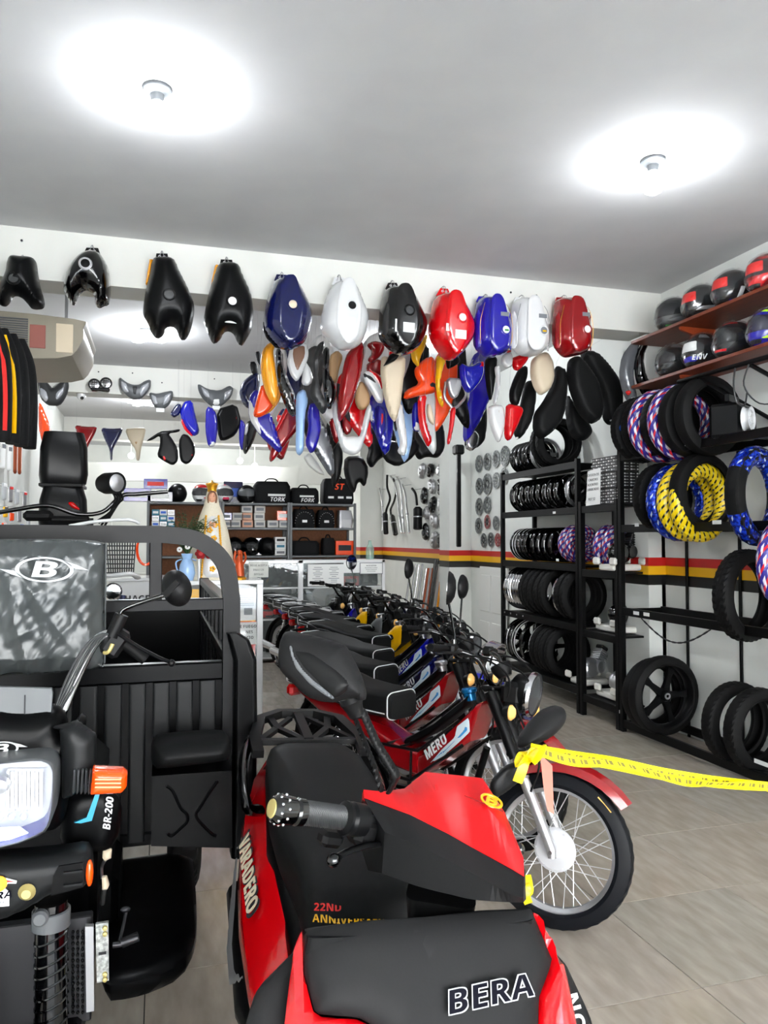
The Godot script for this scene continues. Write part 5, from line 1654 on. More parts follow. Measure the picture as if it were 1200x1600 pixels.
	part("side_cover",b,mm if o.get("kind","named") == "named" else M.satin_black,t)
	b = mb1()
	for s in [-1.0,1.0]:
		tube(b,[Vector3(-.40,.74,s * .10),Vector3(-.62,.575,s * .11),Vector3(-.86,.565,s * .11)],.007,7)
		tube(b,[Vector3(-.38,.64,s * .105),Vector3(-.66,.44,s * .115),Vector3(-.9,.44,s * .115)],.008,7)
		tube(b,[Vector3(-.66,.44,s * .115),Vector3(-.66,.57,s * .11)],.006,6)
		tube(b,[Vector3(-.84,.44,s * .115),Vector3(-.84,.57,s * .11)],.006,6)
	for x in [-.64,-.72,-.80]:
		tube(b,[Vector3(x,.575,-.11),Vector3(x,.575,.11)],.006,6)
	part("leg_guard_carrier",b,M.satin_black,t)
	b = mb1()
	var sst := []
	for q in [[-.80,.725,.055,.085],[-.83,.735,.065,.10],[-.95,.738,.06,.115],[-1.10,.75,.058,.12],[-1.18,.765,.062,.12],[-1.35,.79,.058,.112],[-1.52,.80,.05,.10],[-1.56,.80,.035,.085]]:
		sst.append([Vector3(q[0],q[1],0),Vector3(0,0,q[3]),Vector3(0,q[2],0),.42])
	sections(b,sst,Transform3D(),4,50.0)
	var seat := part("seat",b,M.seat_vinyl,t)
	b = mb1()
	for q in [[-.818,.73,.062,.096],[-1.53,.80,.05,.099]]:
		var lp := []
		for p in rrect(2.0,2.0,.42,4):
			lp.append(Vector3(q[0],q[1] + p.y * q[2],p.x * q[3]))
		tube(b,lp,.0035,5,true)
	for s in [-1.0,1.0]:
		var lp := []
		for q in sst:
			lp.append(q[0] + Vector3(0,q[2].y * -.55,s * (q[1].z + .001)))
		tube(b,lp.slice(1,7),.003,5)
	part("piping",b,M.white_gloss,seat)
	if o.get("film",false):
		b = mb1()
		var fst := []
		for i in sst.size():
			var q = sst[i]
			fst.append([q[0] + Vector3(0,.004 * sin(i * 2.0),0),q[1] * (1.06 + .02 * sin(i * 3.0)),q[2] * 1.1,.42])
		sections(b,fst,Transform3D(),4,10.0)
		part("film_cover",b,M.clear_film,seat)
	b = mb1()
	rings = []
	for i in 11:
		var a := deg_to_rad(lerpf(80.0,200.0,i / 10.0))
		var c := Vector3(cos(a) * .335,sin(a) * .335,0)
		var ring := PackedVector3Array()
		for q in [[-1.0,-.02],[.0,.01],[1.0,-.02],[.0,.004]]:
			ring.append(c + Vector3(0,0,q[0] * .06) + c.normalized() * q[1])
		rings.append(ring)
	loft(b,rings,Transform3D(Basis(),Vector3(-1.22,.292,0)),true,40.0)
	part("rear_mudguard",b,M.satin_black,t)
	b = mb1()
	box(b,Vector3(-1.58,.70,0),Vector3(.05,.06,.10),.015)
	part("tail_lamp",b,M.lens_red,t)
	b = mb1()
	for s in [-1.0,1.0]:
		tube(b,spline([Vector3(-1.2,.72,s * .125),Vector3(-1.45,.83,s * .13),Vector3(-1.62,.85,s * .10),Vector3(-1.66,.85,0)],5),.009,7)
	part("grab_rail",b,M.satin_black,t)
	for s in [-1.0,1.0]:
		b = mb1()
		var pp := []
		var rr := []
		for i in 17:
			pp.append(Vector3(-1.22,.31,s * .10).lerp(Vector3(-1.12,.62,s * .10),i / 16.0))
			rr.append(.024 if i % 2 == 0 else .015)
		tube(b,pp,rr,10)
		part("rear_shock",b,M.chrome,t)
		b = mb1()
		tube(b,[Vector3(-.72,.33,s * .075),Vector3(-1.24,.292,s * .085)],.014,8)
		part("swing_arm",b,M.satin_black,t)
	b = mb1()
	sphere(b,Vector3(-.62,.33,0),Vector3(.15,.085,.10),18,10)
	lathe(b,[Vector2(.001,.125),Vector2(.06,.125),Vector2(.07,.115),Vector2(.07,.05),Vector2(.001,.05)],20,Transform3D(AXZ,Vector3(-.58,.33,0)))
	var eng := part("engine",b,M.aluminium,t)
	b = mb1()
	for k in 7:
		box(b,Vector3(-.47 + k * .017,.36 + k * .003,0),Vector3(.009,.12,.12),.003)
	box(b,Vector3(-.42,.37,0),Vector3(.13,.085,.085),.006)
	part("cylinder",b,M.aluminium,eng)
	b = mb1()
	tube(b,spline([Vector3(-.38,.33,.03),Vector3(-.35,.24,.07),Vector3(-.55,.18,.11),Vector3(-.85,.2,.13)],6),.016,9)
	tube(b,[Vector3(-.82,.2,.135),Vector3(-.9,.21,.14),Vector3(-1.45,.31,.16),Vector3(-1.48,.315,.16)],[.02,.042,.045,.03],14)
	part("exhaust",b,M.chrome,t)
	b = mb1()
	tube(b,[Vector3(-.33,.62,0),Vector3(-.40,.42,0),Vector3(-.52,.24,0)],.016,8)
	tube(b,[Vector3(-.72,.22,-.07),Vector3(-.78,.0,-.17)],.012,7)
	tube(b,[Vector3(-.72,.22,.07),Vector3(-.80,.005,.15)],.012,7)
	tube(b,[Vector3(-.68,.26,-.2),Vector3(-.68,.26,.2)],.011,7)
	part("stand_and_pegs",b,M.satin_black,t)
	return t
func motorcycles() -> void:
	mat("chrome_soft",Color(.85,.85,.85),.3,.6)
	mat("hub_white",Color(.86,.86,.87),.35,.2)
	mat("card_pink",Color(.93,.55,.48),.6)
	mat("decal_pale",Color(.86,.92,.95),.3)
	mat("decal_blue",Color(.22,.55,.80),.3)
	wheel_bits()
	var y := -1.042
	motorcycle("dark red motorcycle with a blue fuel cap, its front wheel tied beside yellow tape",Vector3(1.502,0,-2.733),y,.30,"red_deep",{"cap": "cap_blue","badge": true,"mirrors": "R","face": .4})
	motorcycle("dark red motorcycle with a steel fuel cap and bare chrome lamp bowl",Vector3(1.64,0,-3.45),y,.25,"red_deep",{"lamp": false,"mirrors": "L","far": true})
	motorcycle("navy motorcycle parked between the dark red and bright blue ones",Vector3(1.80,0,-4.05),y,.25,"blue_navy",{"far": true,"shell": "grey_dark"})
	motorcycle("bright blue motorcycle with a pale blue decal, last of the lettered ones",Vector3(1.98,0,-4.72),y,.3,"blue_gloss",{"far": true,"lamp": true,"mirrors": "R"})
	motorcycle("yellow motorcycle next to the bright blue one",Vector3(2.02,0,-5.38),y,.2,"yellow_gloss",{"far": true,"kind": "plate","guard": "satin_black"})
	motorcycle("grey motorcycle standing between two yellow ones",Vector3(2.04,0,-5.98),y,.25,"grey_plastic",{"far": true,"kind": "plate","guard": "satin_black"})
	motorcycle("yellow motorcycle between the grey and the violet-blue one, seat in film",Vector3(2.06,0,-6.55),y,.2,"yellow_gloss",{"far": true,"kind": "plate","film": true,"guard": "satin_black","mirrors": "R","face": 2.6})
	motorcycle("violet-blue motorcycle with a film-wrapped seat before the counter",Vector3(2.05,0,-7.1),y,.2,"blue_violet",{"far": true,"film": true})
	motorcycle("black motorcycle with a film-wrapped seat beside the violet-blue one",Vector3(2.02,0,-7.72),y,.15,"satin_black",{"far": true,"kind": "plate","film": true})
func px_loop(T: Transform3D,org: Vector2,sc: float,pts: Array,d0: float,d1: float) -> Array:
	var out := []
	for i in pts.size():
		var d: float = pts[i][2] if pts[i].size() > 2 else lerpf(d0,d1,float(i) / maxf(1,pts.size() - 1))
		out.append(T * on_d(org.x + pts[i][0] / sc,org.y + pts[i][1] / sc,d))
	return out
func on_plane(org: Vector2,sc: float,pts: Array,p0: Vector3,n: Vector3,up := Vector3.UP) -> Array:
	var bz := n.normalized()
	var bx := up.cross(bz).normalized()
	var by := bz.cross(bx)
	var out := []
	for p in pts:
		var r := ray(org.x + p[0] / sc,org.y + p[1] / sc)
		var q := EYE + r * ((p0 - EYE).dot(bz) / r.dot(bz)) - p0
		out.append(Vector2(q.dot(bx),q.dot(by)))
	return [Transform3D(Basis(bx,by,bz),p0),out]
func scooter() -> void:
	var yaw := deg_to_rad(-91.5)
	var bas := Basis(Vector3.UP,yaw) * Basis(Vector3.RIGHT,deg_to_rad(-3.0))
	var p0 := on_d(665,1437,1.27)
	var org := p0 - bas * Vector3(0,.87,0)
	org.y = .0
	var t := thing("scooter","red and black motor scooter with lettered front panel, leaning with its bars turned","scooter",org)
	t.basis = bas
	var W := Transform3D(bas,org)
	var I := W.affine_inverse()
	var b: MB
	var slope := deg_to_rad(60.0)
	var fz := Vector3(sin(slope),cos(slope),0)
	var fx := Vector3(0,0,-1)
	var F := Transform3D(Basis(fx,fz.cross(fx),fz),Vector3(0,.872,0))
	b = mb1()
	var mid := [Vector2(-.2,.0),Vector2(-.1,.006),Vector2(.0,.004),Vector2(.1,.008),Vector2(.2,.006),Vector2(.225,-.075),Vector2(.185,-.125),Vector2(.165,-.20),Vector2(.10,-.30),Vector2(.04,-.42),Vector2(-.04,-.42),Vector2(-.06,-.26),Vector2(-.075,-.15),Vector2(-.12,-.125),Vector2(-.185,-.115),Vector2(-.2,-.06)]
	pillow(b,mid,.014,.01,.05,34,Vector2(-.55,-.1),F,.006)
	var fp := part("front_panel",b,M.matt_black,t)
	b = mb1()
	pillow(b,[Vector2(-.035,-.01),Vector2(.03,-.01),Vector2(.045,-.4),Vector2(.02,-.41),Vector2(.005,-.2)],.010,.0,.03,22,Vector2.ZERO,F * Transform3D(Basis(),Vector3(0,0,.008)),.0,false)
	part("panel_ridge",b,M.matt_black,t)
	for s in [-1.0,1.0]:
		b = mb1()
		var pl := []
		var src := [Vector2(.2,.004),Vector2(.22,-.004),Vector2(.247,-.085),Vector2(.25,-.2),Vector2(.22,-.42),Vector2(.05,-.46),Vector2(.045,-.40),Vector2(.10,-.29),Vector2(.17,-.20),Vector2(.19,-.125),Vector2(.228,-.075)]
		if s < 0:
			src = [Vector2(.2,.002),Vector2(.215,-.01),Vector2(.235,-.13),Vector2(.24,-.26),Vector2(.22,-.42),Vector2(.05,-.46),Vector2(.04,-.42),Vector2(.062,-.26),Vector2(.078,-.152),Vector2(.12,-.128),Vector2(.188,-.118),Vector2(.203,-.06)]
		for q in src:
			pl.append(Vector2(q.x * s,q.y))
		pillow(b,pl,.02,.012,.022,34,Vector2(0,-.1),F * Transform3D(Basis(Vector3.UP,s * .12),Vector3(0,0,.0)),.006)
		part("front_wing",b,M.red_gloss,t)
		b = mb1()
		var ol := []
		for q in [Vector2(.2,-.02),Vector2(.27,-.075),Vector2(.30,-.16),Vector2(.32,-.4),Vector2(.22,-.45),Vector2(.2,-.2)]:
			ol.append(Vector2(q.x * s,q.y))
		pillow(b,ol,.012,.006,.03,22,Vector2.ZERO,F * Transform3D(Basis(),Vector3(0,0,-.075)),.006)
		part("leg_shield_edge",b,M.matt_black,t)
	var outl := Transform3D(F.basis * Basis(Vector3.BACK,.09),F * Vector3(.085,-.112,.028))
	for e in [[-1,-1],[1,-1],[-1,1],[1,1]]:
		outl.origin = F * Vector3(.085 + e[0] * .0016,-.112 + e[1] * .0016,.0275)
		lettering("maker_name_edge","BERA",.032,M.white_gloss,fp,outl,true,true,.001,false,1.42)
	outl.origin = F * Vector3(.085,-.112,.028)
	lettering("maker_name","BERA",.032,M.letter_navy,fp,outl,true,true,.001,false,1.42)
	lettering("edition_text","EDITION",.028,M.white_gloss,t,F * Transform3D(Basis(Vector3.BACK,PI / 2 + .12),Vector3(.272,-.20,-.057)),true,false,.002)
	b = mb1()
	sections(b,[[Vector3(-.02,.855,0),Vector3(0,0,.195),Vector3(.03,.004,0),.4],[Vector3(-.03,.72,0),Vector3(0,0,.215),Vector3(.04,.0,0),.3],[Vector3(.02,.5,0),Vector3(0,0,.2),Vector3(.05,.0,0),.3],[Vector3(.0,.32,0),Vector3(0,0,.17),Vector3(.06,.0,0),.3]])
	part("leg_shield",b,M.satin_black,t)
	b = mb1()
	sections(b,[[Vector3(-.02,.33,0),Vector3(0,0,.18),Vector3(0,.035,0),.3],[Vector3(-.5,.31,0),Vector3(0,0,.19),Vector3(0,.035,0),.3]])
	part("floorboard",b,M.satin_black,t)
	b = mb1()
	sections(b,[[Vector3(-.04,.50,0),Vector3(0,0,.07),Vector3(0,.17,0),.4],[Vector3(-.25,.50,0),Vector3(0,0,.085),Vector3(0,.14,0),.4],[Vector3(-.45,.52,0),Vector3(0,0,.11),Vector3(0,.16,0),.4],[Vector3(-.6,.52,0),Vector3(0,0,.12),Vector3(0,.17,0),.4]])
	part("centre_tunnel",b,M.satin_black,t)
	b = mb1()
	var sst := []
	for q in [[-.355,.67,.05,.10],[-.39,.69,.075,.13],[-.50,.715,.075,.135],[-.65,.735,.07,.155],[-.80,.755,.065,.16],[-.95,.785,.06,.155],[-1.08,.81,.055,.145],[-1.17,.815,.05,.125],[-1.21,.81,.04,.10],[-1.225,.805,.02,.07]]:
		sst.append([Vector3(q[0],q[1],0),Vector3(0,0,q[3]),Vector3(0,q[2],0),.55])
	sections(b,sst,Transform3D(),5,55.0)
	var seat := part("seat",b,M.seat_vinyl,t)
	lettering("anniversary_number","22ND",.017,M.red_label,seat,frame(Vector3(-.366,.732,.088),Vector3(.1,-.05,-1),Vector3(-.8,.6,0)),true,false,.001)
	lettering("anniversary_text","ANNIVERSARY",.017,M.yellow_gloss,seat,frame(Vector3(-.352,.708,.045),Vector3(.05,-.12,-1),Vector3(-.8,.6,0)),true,false,.001)
	for s in [1.0,-1.0]:
		b = mb1()
		var st := []
		for q in [[-.34,.54,.36,.165],[-.40,.60,.33,.19],[-.52,.655,.34,.212],[-.70,.69,.38,.22],[-.90,.72,.44,.212],[-1.10,.755,.52,.19],[-1.28,.785,.62,.15],[-1.40,.79,.68,.10]]:
			var cy: float = (q[1] + q[2]) / 2
			var hh: float = (q[1] - q[2]) / 2
			var ring := PackedVector3Array()
			for e in [[-1.0,-.05],[-.6,-.004],[-.1,.014],[.25,.006],[.65,-.035],[1.0,-.075],[.6,-.085],[-.6,-.06]]:
				ring.append(Vector3(q[0],cy + hh * e[0],s * (q[3] + e[1])))
			st.append(ring)
		loft(b,st,Transform3D(),true,32.0)
		var sp := part("side_panel",b,M.red_gloss,t)
		var B2 := Basis(Vector3(1,0,0),Vector3.UP,Vector3(0,0,1)) if s > 0 else Basis(Vector3(-1,0,0),Vector3.UP,Vector3(0,0,-1))
		var nm := Transform3D(B2 * Basis(Vector3.BACK,-.17 * s) * Basis(Vector3.RIGHT,-.62),Vector3(-.80,.632,s * .2095))
		lettering("model_name","VARADERO",.05,M.ink,sp,nm,true,false,.002,false,1.0)
		nm.origin += Vector3(0,.001,s * .0015)
		lettering("model_name_fill","VARADERO",.044,M.cream,sp,nm,true,false,.002,false,1.04)
		b = mb1()
		var sl := []
		for q in [Vector2(-.28,.06),Vector2(-.05,-.02),Vector2(.06,-.07),Vector2(.17,-.075),Vector2(.33,-.005),Vector2(.16,-.11),Vector2(.02,-.10),Vector2(-.1,-.05)]:
			sl.append(Vector2(q.x * s,q.y))
		pillow(b,sl,.003,.0,.01,30,Vector2.ZERO,Transform3D(B2 * Basis(Vector3.RIGHT,-.25),Vector3(-.75,.575,s * .2335)))
		part("grey_slash",b,M.silver,sp)
	b = mb1()
	sections(b,[[Vector3(-.42,.52,0),Vector3(0,0,.15),Vector3(0,.14,0),.4],[Vector3(-.8,.6,0),Vector3(0,0,.165),Vector3(0,.13,0),.4],[Vector3(-1.2,.70,0),Vector3(0,0,.13),Vector3(0,.09,0),.4],[Vector3(-1.45,.75,0),Vector3(0,0,.07),Vector3(0,.04,0),.4]])
	part("under_body",b,M.satin_black,t)
	b = mb1()
	var loop := []
	for q in [Vector3(-1.12,.845,.165),Vector3(-1.22,.865,.168),Vector3(-1.40,.885,.135),Vector3(-1.47,.89,.06),Vector3(-1.47,.89,-.06),Vector3(-1.40,.885,-.135),Vector3(-1.22,.865,-.168),Vector3(-1.12,.845,-.165)]:
		loop.append(q)
	bar(b,loop,.034,.024)
	var rk := part("rear_carrier",b,M.black_plastic,t)
	b = mb1()
	bar(b,[Vector3(-1.2,.865,.0),Vector3(-1.46,.892,.0)],.03,.016)
	bar(b,[Vector3(-1.2,.862,.16),Vector3(-1.2,.862,-.16)],.03,.016)
	for s in [-1.0,1.0]:
		bar(b,[Vector3(-1.22,.862,s * .02),Vector3(-1.33,.872,s * .085),Vector3(-1.43,.885,s * .1)],.022,.014)
		bar(b,[Vector3(-1.33,.872,s * .085),Vector3(-1.22,.86,s * .15)],.022,.014)
		bar(b,[Vector3(-1.42,.884,s * .03),Vector3(-1.33,.872,s * .085)],.018,.012)
	part("carrier_ribs",b,M.black_plastic,rk)
	for s in [-1.0,1.0]:
		b = mb1()
		tube(b,spline([Vector3(-1.28,.86,s * .165),Vector3(-1.16,.835,s * .20),Vector3(-1.02,.79,s * .215),Vector3(-.95,.745,s * .205),Vector3(-.97,.73,s * .17)],6),.016,9,false,Transform3D(),1.5)
		part("grab_handle",b,M.gloss_black,t)
	var stt := [
		[[560,1300,1.52],[566,1241,1.49],[567,1243,1.49],[569,1246,1.47],[601,1300,1.38],[597,1364,1.37],[575,1360,1.52]],
		[[640,1290,1.6199999999999999],[632,1232,1.55],[636,1251,1.56],[640,1272,1.42],[655,1322,1.33],[650,1384,1.32],[640,1375,1.55]],
		[[700,1280,1.7],[664,1206,1.58],[690,1250,1.58],[700,1302,1.38],[710,1350,1.29],[705,1398,1.282],[700,1385,1.55]],
		[[735,1290,1.7],[722,1212,1.585],[727,1262,1.55],[735,1322,1.36],[740,1366,1.27],[735,1405,1.264],[730,1392,1.52]],
		[[770,1300,1.6199999999999999],[754,1216,1.56],[762,1275,1.52],[770,1341,1.33],[770,1382,1.25],[765,1408,1.248],[760,1400,1.5]],
		[[800,1330,1.52],[788,1268,1.49],[798,1312,1.44],[804,1360,1.3],[800,1398,1.235],[800,1410,1.25],[800,1408,1.4]],
		[[821,1350,1.415],[816,1335,1.385],[819,1352,1.36],[819,1369,1.29],[818,1402,1.24],[818,1410,1.25],[822,1405,1.36]],
	]
	var cols := []
	for k in 7:
		var line := []
		for s in stt:
			line.append(I * on_d(s[k][0],s[k][1],s[k][2]))
		var fine := []
		for i in line.size() - 1:
			for j in 4:
				fine.append(line[i].lerp(line[i + 1],j / 4.0))
		fine.append(line[-1])
		cols.append(fine if k < 4 else spline(line,4))
	for i in cols[2].size():
		cols[2][i] = cols[1][i].lerp(cols[3][i],.5) + Vector3(0,.012,0)
	var blk := []
	var red := []
	var dn := Vector3(0,-.012,0)
	for i in cols[0].size():
		blk.append(PackedVector3Array([cols[0][i] + dn,cols[1][i] + dn,cols[2][i] + dn,cols[3][i] + Vector3(0,-.001,0),cols[4][i],cols[5][i],cols[6][i]]))
		red.append(PackedVector3Array([cols[1][i],cols[2][i],cols[3][i],cols[3][i] + dn * .6,cols[2][i] + dn * 1.5,cols[1][i] + dn * 1.2]))
	b = mb1()
	loft(b,blk,Transform3D(),true,24.0)
	part("handlebar_cowl",b,M.matt_black,t)
	b = mb1()
	loft(b,red,Transform3D(),true,30.0)
	var rt := part("cowl_top",b,M.cowl_red,t)
	for ln in [[[520,200,1.515],[560,350,1.46],[690,520,1.395]],[[800,190,1.545],[950,420,1.46],[1035,660,1.36]]]:
		b = mb1()
		tube(b,spline(px_loop(I,Vector2(560,1180),4.286,ln,0,0),5),.003,6,false,Transform3D(),.5)
		part("pressed_line",b,M.cowl_red,rt)
	var ea: Vector3 = cols[1][17]
	var eb: Vector3 = cols[2][17]
	var ey := (ea - eb).normalized()
	var ez: Vector3 = (eb - ea).cross(cols[2][21] - cols[2][13]).normalized()
	if ez.y < 0:
		ez = -ez
	var emx := Transform3D(Basis(ey.cross(ez),ey,ez),ea.lerp(eb,.62) + ez * .0045)
	b = mb1()
	lathe(b,[Vector2(.0265,.0),Vector2(.026,.0015),Vector2(.0205,.0015),Vector2(.02,.0)],28,emx * Transform3D(Basis(Vector3.RIGHT,PI / 2) * Basis.from_scale(Vector3(.85,1,1)),Vector3.ZERO),30.0,true)
	part("emblem_ring",b,M.yellow_gloss,rt)
	lettering("emblem_letter","B",.034,M.yellow_gloss,rt,emx,true,true,.002)
	b = mb1()
	prism(b,[Vector2(-.055,-.012),Vector2(-.02,-.022),Vector2(.02,-.03),Vector2(.02,-.027),Vector2(-.02,-.018)],0,.001,emx)
	part("emblem_swoosh",b,M.red_deep,rt)
	b = mb1()
	var cc := I * on_d(690,1400,1.42)
	sections(b,[[cc + Vector3(0,.02,0),Vector3(.03,0,-.055),Vector3(.075,0,.03),.3],[cc + Vector3(.0,-.03,0),Vector3(.028,0,-.05),Vector3(.07,0,.028),.3],[cc + Vector3(-.01,-.13,0),Vector3(.0,0,-.05),Vector3(.06,0,0),.3]])
	part("column_cover",b,M.black_plastic,t)
	var ga := I * on_d(590,1285,1.43)
	var ge := I * on_d(424,1263,1.315)
	var ax := (ge - ga)
	var GL := ax.length()
	var gb := frame(ga,ax,Vector3.UP)
	b = mb1()
	tube(b,[ga - ax * .3,ga + ax * .2],.012,10)
	part("bar_tube",b,M.satin_black,t)
	b = mb1()
	var turn_x := Basis(Vector3(0,1,0),Vector3(1,0,0),Vector3(0,0,-1))   # y of a lathe onto x
	var GX := gb * Transform3D(turn_x,Vector3.ZERO)
	lathe(b,[Vector2(.012,.15 * GL),Vector2(.029,.15 * GL),Vector2(.03,.27 * GL),Vector2(.026,.30 * GL),Vector2(.03,.31 * GL),Vector2(.03,.335 * GL),Vector2(.022,.36 * GL),Vector2(.012,.36 * GL)],28,GX,30.0)
	var gf := part("grip_flange",b,M.satin_black,t)
	b = mb1()
	var kn := []
	for i in 41:
		var ring := PackedVector3Array()
		for j in 40:
			var a := TAU * j / 40
			var rr := .0205 + (.0012 if (i + j) % 2 == 0 else .0)
			ring.append(gb * Vector3(lerpf(.36,.73,i / 40.0) * GL,cos(a) * rr,sin(a) * rr))
		kn.append(ring)
	loft(b,kn,Transform3D(),true,10.0)
	part("grip",b,M.grey_dark,t)
	b = mb1()
	lathe(b,[Vector2(.012,.72 * GL),Vector2(.023,.725 * GL),Vector2(.024,.78 * GL),Vector2(.021,.80 * GL),Vector2(.024,.82 * GL),Vector2(.026,.95 * GL),Vector2(.018,.995 * GL),Vector2(.001,GL)],28,GX,30.0)
	var be := part("bar_end",b,M.gloss_black,t)
	b = mb1()
	lathe(b,[Vector2(.001,.997 * GL),Vector2(.0165,.993 * GL),Vector2(.015,1.004 * GL),Vector2(.001,1.005 * GL)],20,GX)
	part("end_cap",b,M.end_gold,be)
	b = mb1()
	for k in 10:
		var a := TAU * k / 10
		sphere(b,gb * Vector3(.90 * GL,cos(a) * .0255,sin(a) * .0255),Vector3.ONE * .0032,8,5)
		sphere(b,gb * Vector3(.955 * GL,cos(a + .3) * .0235,sin(a + .3) * .0235),Vector3.ONE * .0032,8,5)
	part("drilled_dots",b,M.chrome,be)
	b = mb1()
	box(b,Vector3(.10 * GL,-.02,.01),Vector3(.05,.05,.055),.012,gb)
	var c1 := I * on_d(516,1310,1.42)
	box(b,Vector3.ZERO,Vector3(.045,.028,.035),.008,Transform3D(gb.basis,c1))
	part("switch_block",b,M.black_plastic,t)
	b = mb1()
	tube(b,spline(px_loop(I,Vector2.ZERO,1.0,[[600,1318,1.40],[572,1322,1.375],[545,1330,1.35],[530,1338,1.335]],0,0),5),.009,8,false,Transform3D(),.55)
	var lv := part("brake_lever",b,M.satin_black,t)
	b = mb1()
	sphere(b,I * on_d(521,1344,1.33),Vector3.ONE * .0122,16,10)
	part("lever_ball",b,M.gloss_black,lv)
	b = mb1()
	sphere(b,I * on_d(810,1327,1.45),Vector3.ONE * .0125,16,10)
	tube(b,[I * on_d(810,1327,1.45),I * on_d(780,1318,1.56)],.006,7)
	part("brake_lever",b,M.gloss_black,t)
	b = mb1()
	tube(b,[I * on_d(578,1296,1.41),I * on_d(573,1308,1.40)],.0028,6)
	part("cowl_screw",b,M.steel,t)
	var vw := -cam_f
	var C := Vector2(360,960)
	var mn := (vw * .93 + cam_u * .25 - cam_r * .2).normalized()
	var mp := on_d(505,1052,1.46)
	var o := on_plane(C,4.286,[[385,110],[480,125],[640,165],[770,205],[795,245],[850,350],[885,430],[912,530],[898,585],[850,560],[760,570],[700,590],[610,585],[520,555],[430,470],[345,385],[325,330],[330,240],[350,150]],mp,mn)
	b = mb1()
	pillow(b,chamfer(o[1]),.032,.012,.045,34,Vector2.ZERO,I * o[0],.008)
	var msh := part("mirror_shell",b,M.matt_black,t)
	o = on_plane(C,4.286,[[400,215],[480,225],[560,240],[650,290],[720,345],[790,430],[808,470],[790,505],[740,545],[695,565],[600,490],[490,390],[430,300]],mp + mn * .024,mn)
	b = mb1()
	pillow(b,chamfer(o[1]),.012,.0,.02,28,Vector2.ZERO,I * o[0],.004)
	part("mirror_insert",b,M.black_plastic,msh)
	o = on_plane(C,4.286,[[395,208],[412,212],[435,280],[490,370],[570,450],[700,558],[690,572],[640,545],[530,465],[440,360],[402,270]],mp + mn * .033,mn)
	b = mb1()
	pillow(b,o[1],.003,.0,.004,26,Vector2.ZERO,I * o[0],.002)
	part("mirror_strip",b,M.grey_plastic,msh)
	b = mb1()
	pillow(b,chamfer(on_plane(C,4.286,[[395,125],[640,180],[780,250],[870,440],[890,540],[760,560],[620,570],[440,455],[340,340]],mp - mn * .014,mn)[1]),.0,.003,.01,20,Vector2.ZERO,I * on_plane(C,4.286,[[0,0]],mp - mn * .014,mn)[0],.002)
	part("mirror_glass",b,M.mirror_glass,msh)
	var sn := (vw * .95 - cam_r * .3).normalized()
	var sp0 := on_d(578,1150,1.46)
	b = mb1()
	o = on_plane(C,4.286,[[752,520],[850,545],[870,620],[905,640],[1000,850],[1125,1050],[1138,1090],[1105,1150],[1070,1205],[1040,1195],[1085,1110],[1080,1080],[1010,970],[960,880],[880,690],[850,700],[930,900],[975,1000],[1030,1190],[1000,1190],[950,1020],[850,760],[790,610]],sp0,sn)
	pillow(b,o[1],.008,.008,.006,46,Vector2.ZERO,I * o[0],.006)
	part("mirror_stem",b,M.black_plastic,t)
	b = mb1()
	var sk := frame(on_d(549,1096,1.46),cam_r * .35 - cam_u * .9,cam_r)
	lathe(b,[Vector2(.020,-.01),Vector2(.023,.0),Vector2(.018,.012),Vector2(.014,.03),Vector2(.001,.03)],18,I * sk * Transform3D(turn_x,Vector3.ZERO))
	part("mirror_socket",b,M.black_plastic,t)
	C = Vector2(640,940)
	mn = (vw * .8 + cam_u * .25 + cam_r * .5).normalized()
	mp = on_d(838,1135,1.80)
	o = on_plane(C,4.615,[[786,1020],[800,960],[870,860],[950,782],[1040,745],[1078,760],[1100,830],[1080,900],[1010,975],[930,1020],[860,1042],[790,1058]],mp,mn)
	b = mb1()
	pillow(b,chamfer(o[1]),.035,.012,.04,28,Vector2.ZERO,I * o[0],.008)
	part("mirror_shell",b,M.matt_black,t)
	b = mb1()
	o = on_plane(C,4.615,[[580,1335],[600,1280],[690,1185],[790,1150],[860,1085],[905,1040],[945,1050],[900,1120],[830,1205],[790,1290],[680,1380],[600,1420]],on_d(795,1210,1.72),(vw * .9 + cam_r * .3).normalized())
	pillow(b,chamfer(o[1]),.009,.009,.02,30,Vector2.ZERO,I * o[0],.006)
	part("mirror_stem",b,M.black_plastic,t)
	b = mb1()
	tyre_mesh(b,.24,.10,.075,36,.003,Transform3D(Basis(Vector3.UP,.6) * AXZ,Vector3(.26,.24,0)))
	var fw := part("front_wheel",b,M.rubber,t)
	b = mb1()
	rim_ring(b,.166,.08,Transform3D(Basis(Vector3.UP,.6) * AXZ,Vector3(.26,.24,0)))
	cast_spokes(b,.16,.07,5,Transform3D(Basis(Vector3.UP,.6) * AXZ,Vector3(.26,.24,0)))
	part("cast_rim",b,M.satin_black,fw)
	b = mb1()
	tyre_mesh(b,.24,.11,.08,36,.003,Transform3D(AXZ,Vector3(-1.05,.24,0)))
	var rw := part("rear_wheel",b,M.rubber,t)
	b = mb1()
	rim_ring(b,.162,.09,Transform3D(AXZ,Vector3(-1.05,.24,0)))
	cast_spokes(b,.155,.08,5,Transform3D(AXZ,Vector3(-1.05,.24,0)))
	part("cast_rim",b,M.satin_black,rw)
	b = mb1()
	for s in [-1.0,1.0]:
		tube(b,[Vector3(.26,.24,s * .08),Vector3(.10,.62,s * .08)],.018,10)
	tube(b,[Vector3(.08,.6,0),Vector3(-.03,.84,0)],.022,10)
	part("fork",b,M.dark_metal,t)
	b = mb1()
	sections(b,[[Vector3(-.62,.28,.02),Vector3(0,0,.10),Vector3(0,.09,0),.5],[Vector3(-1.05,.25,.06),Vector3(0,0,.05),Vector3(0,.08,0),.5],[Vector3(-1.18,.25,.07),Vector3(0,0,.04),Vector3(0,.05,0),.5]])
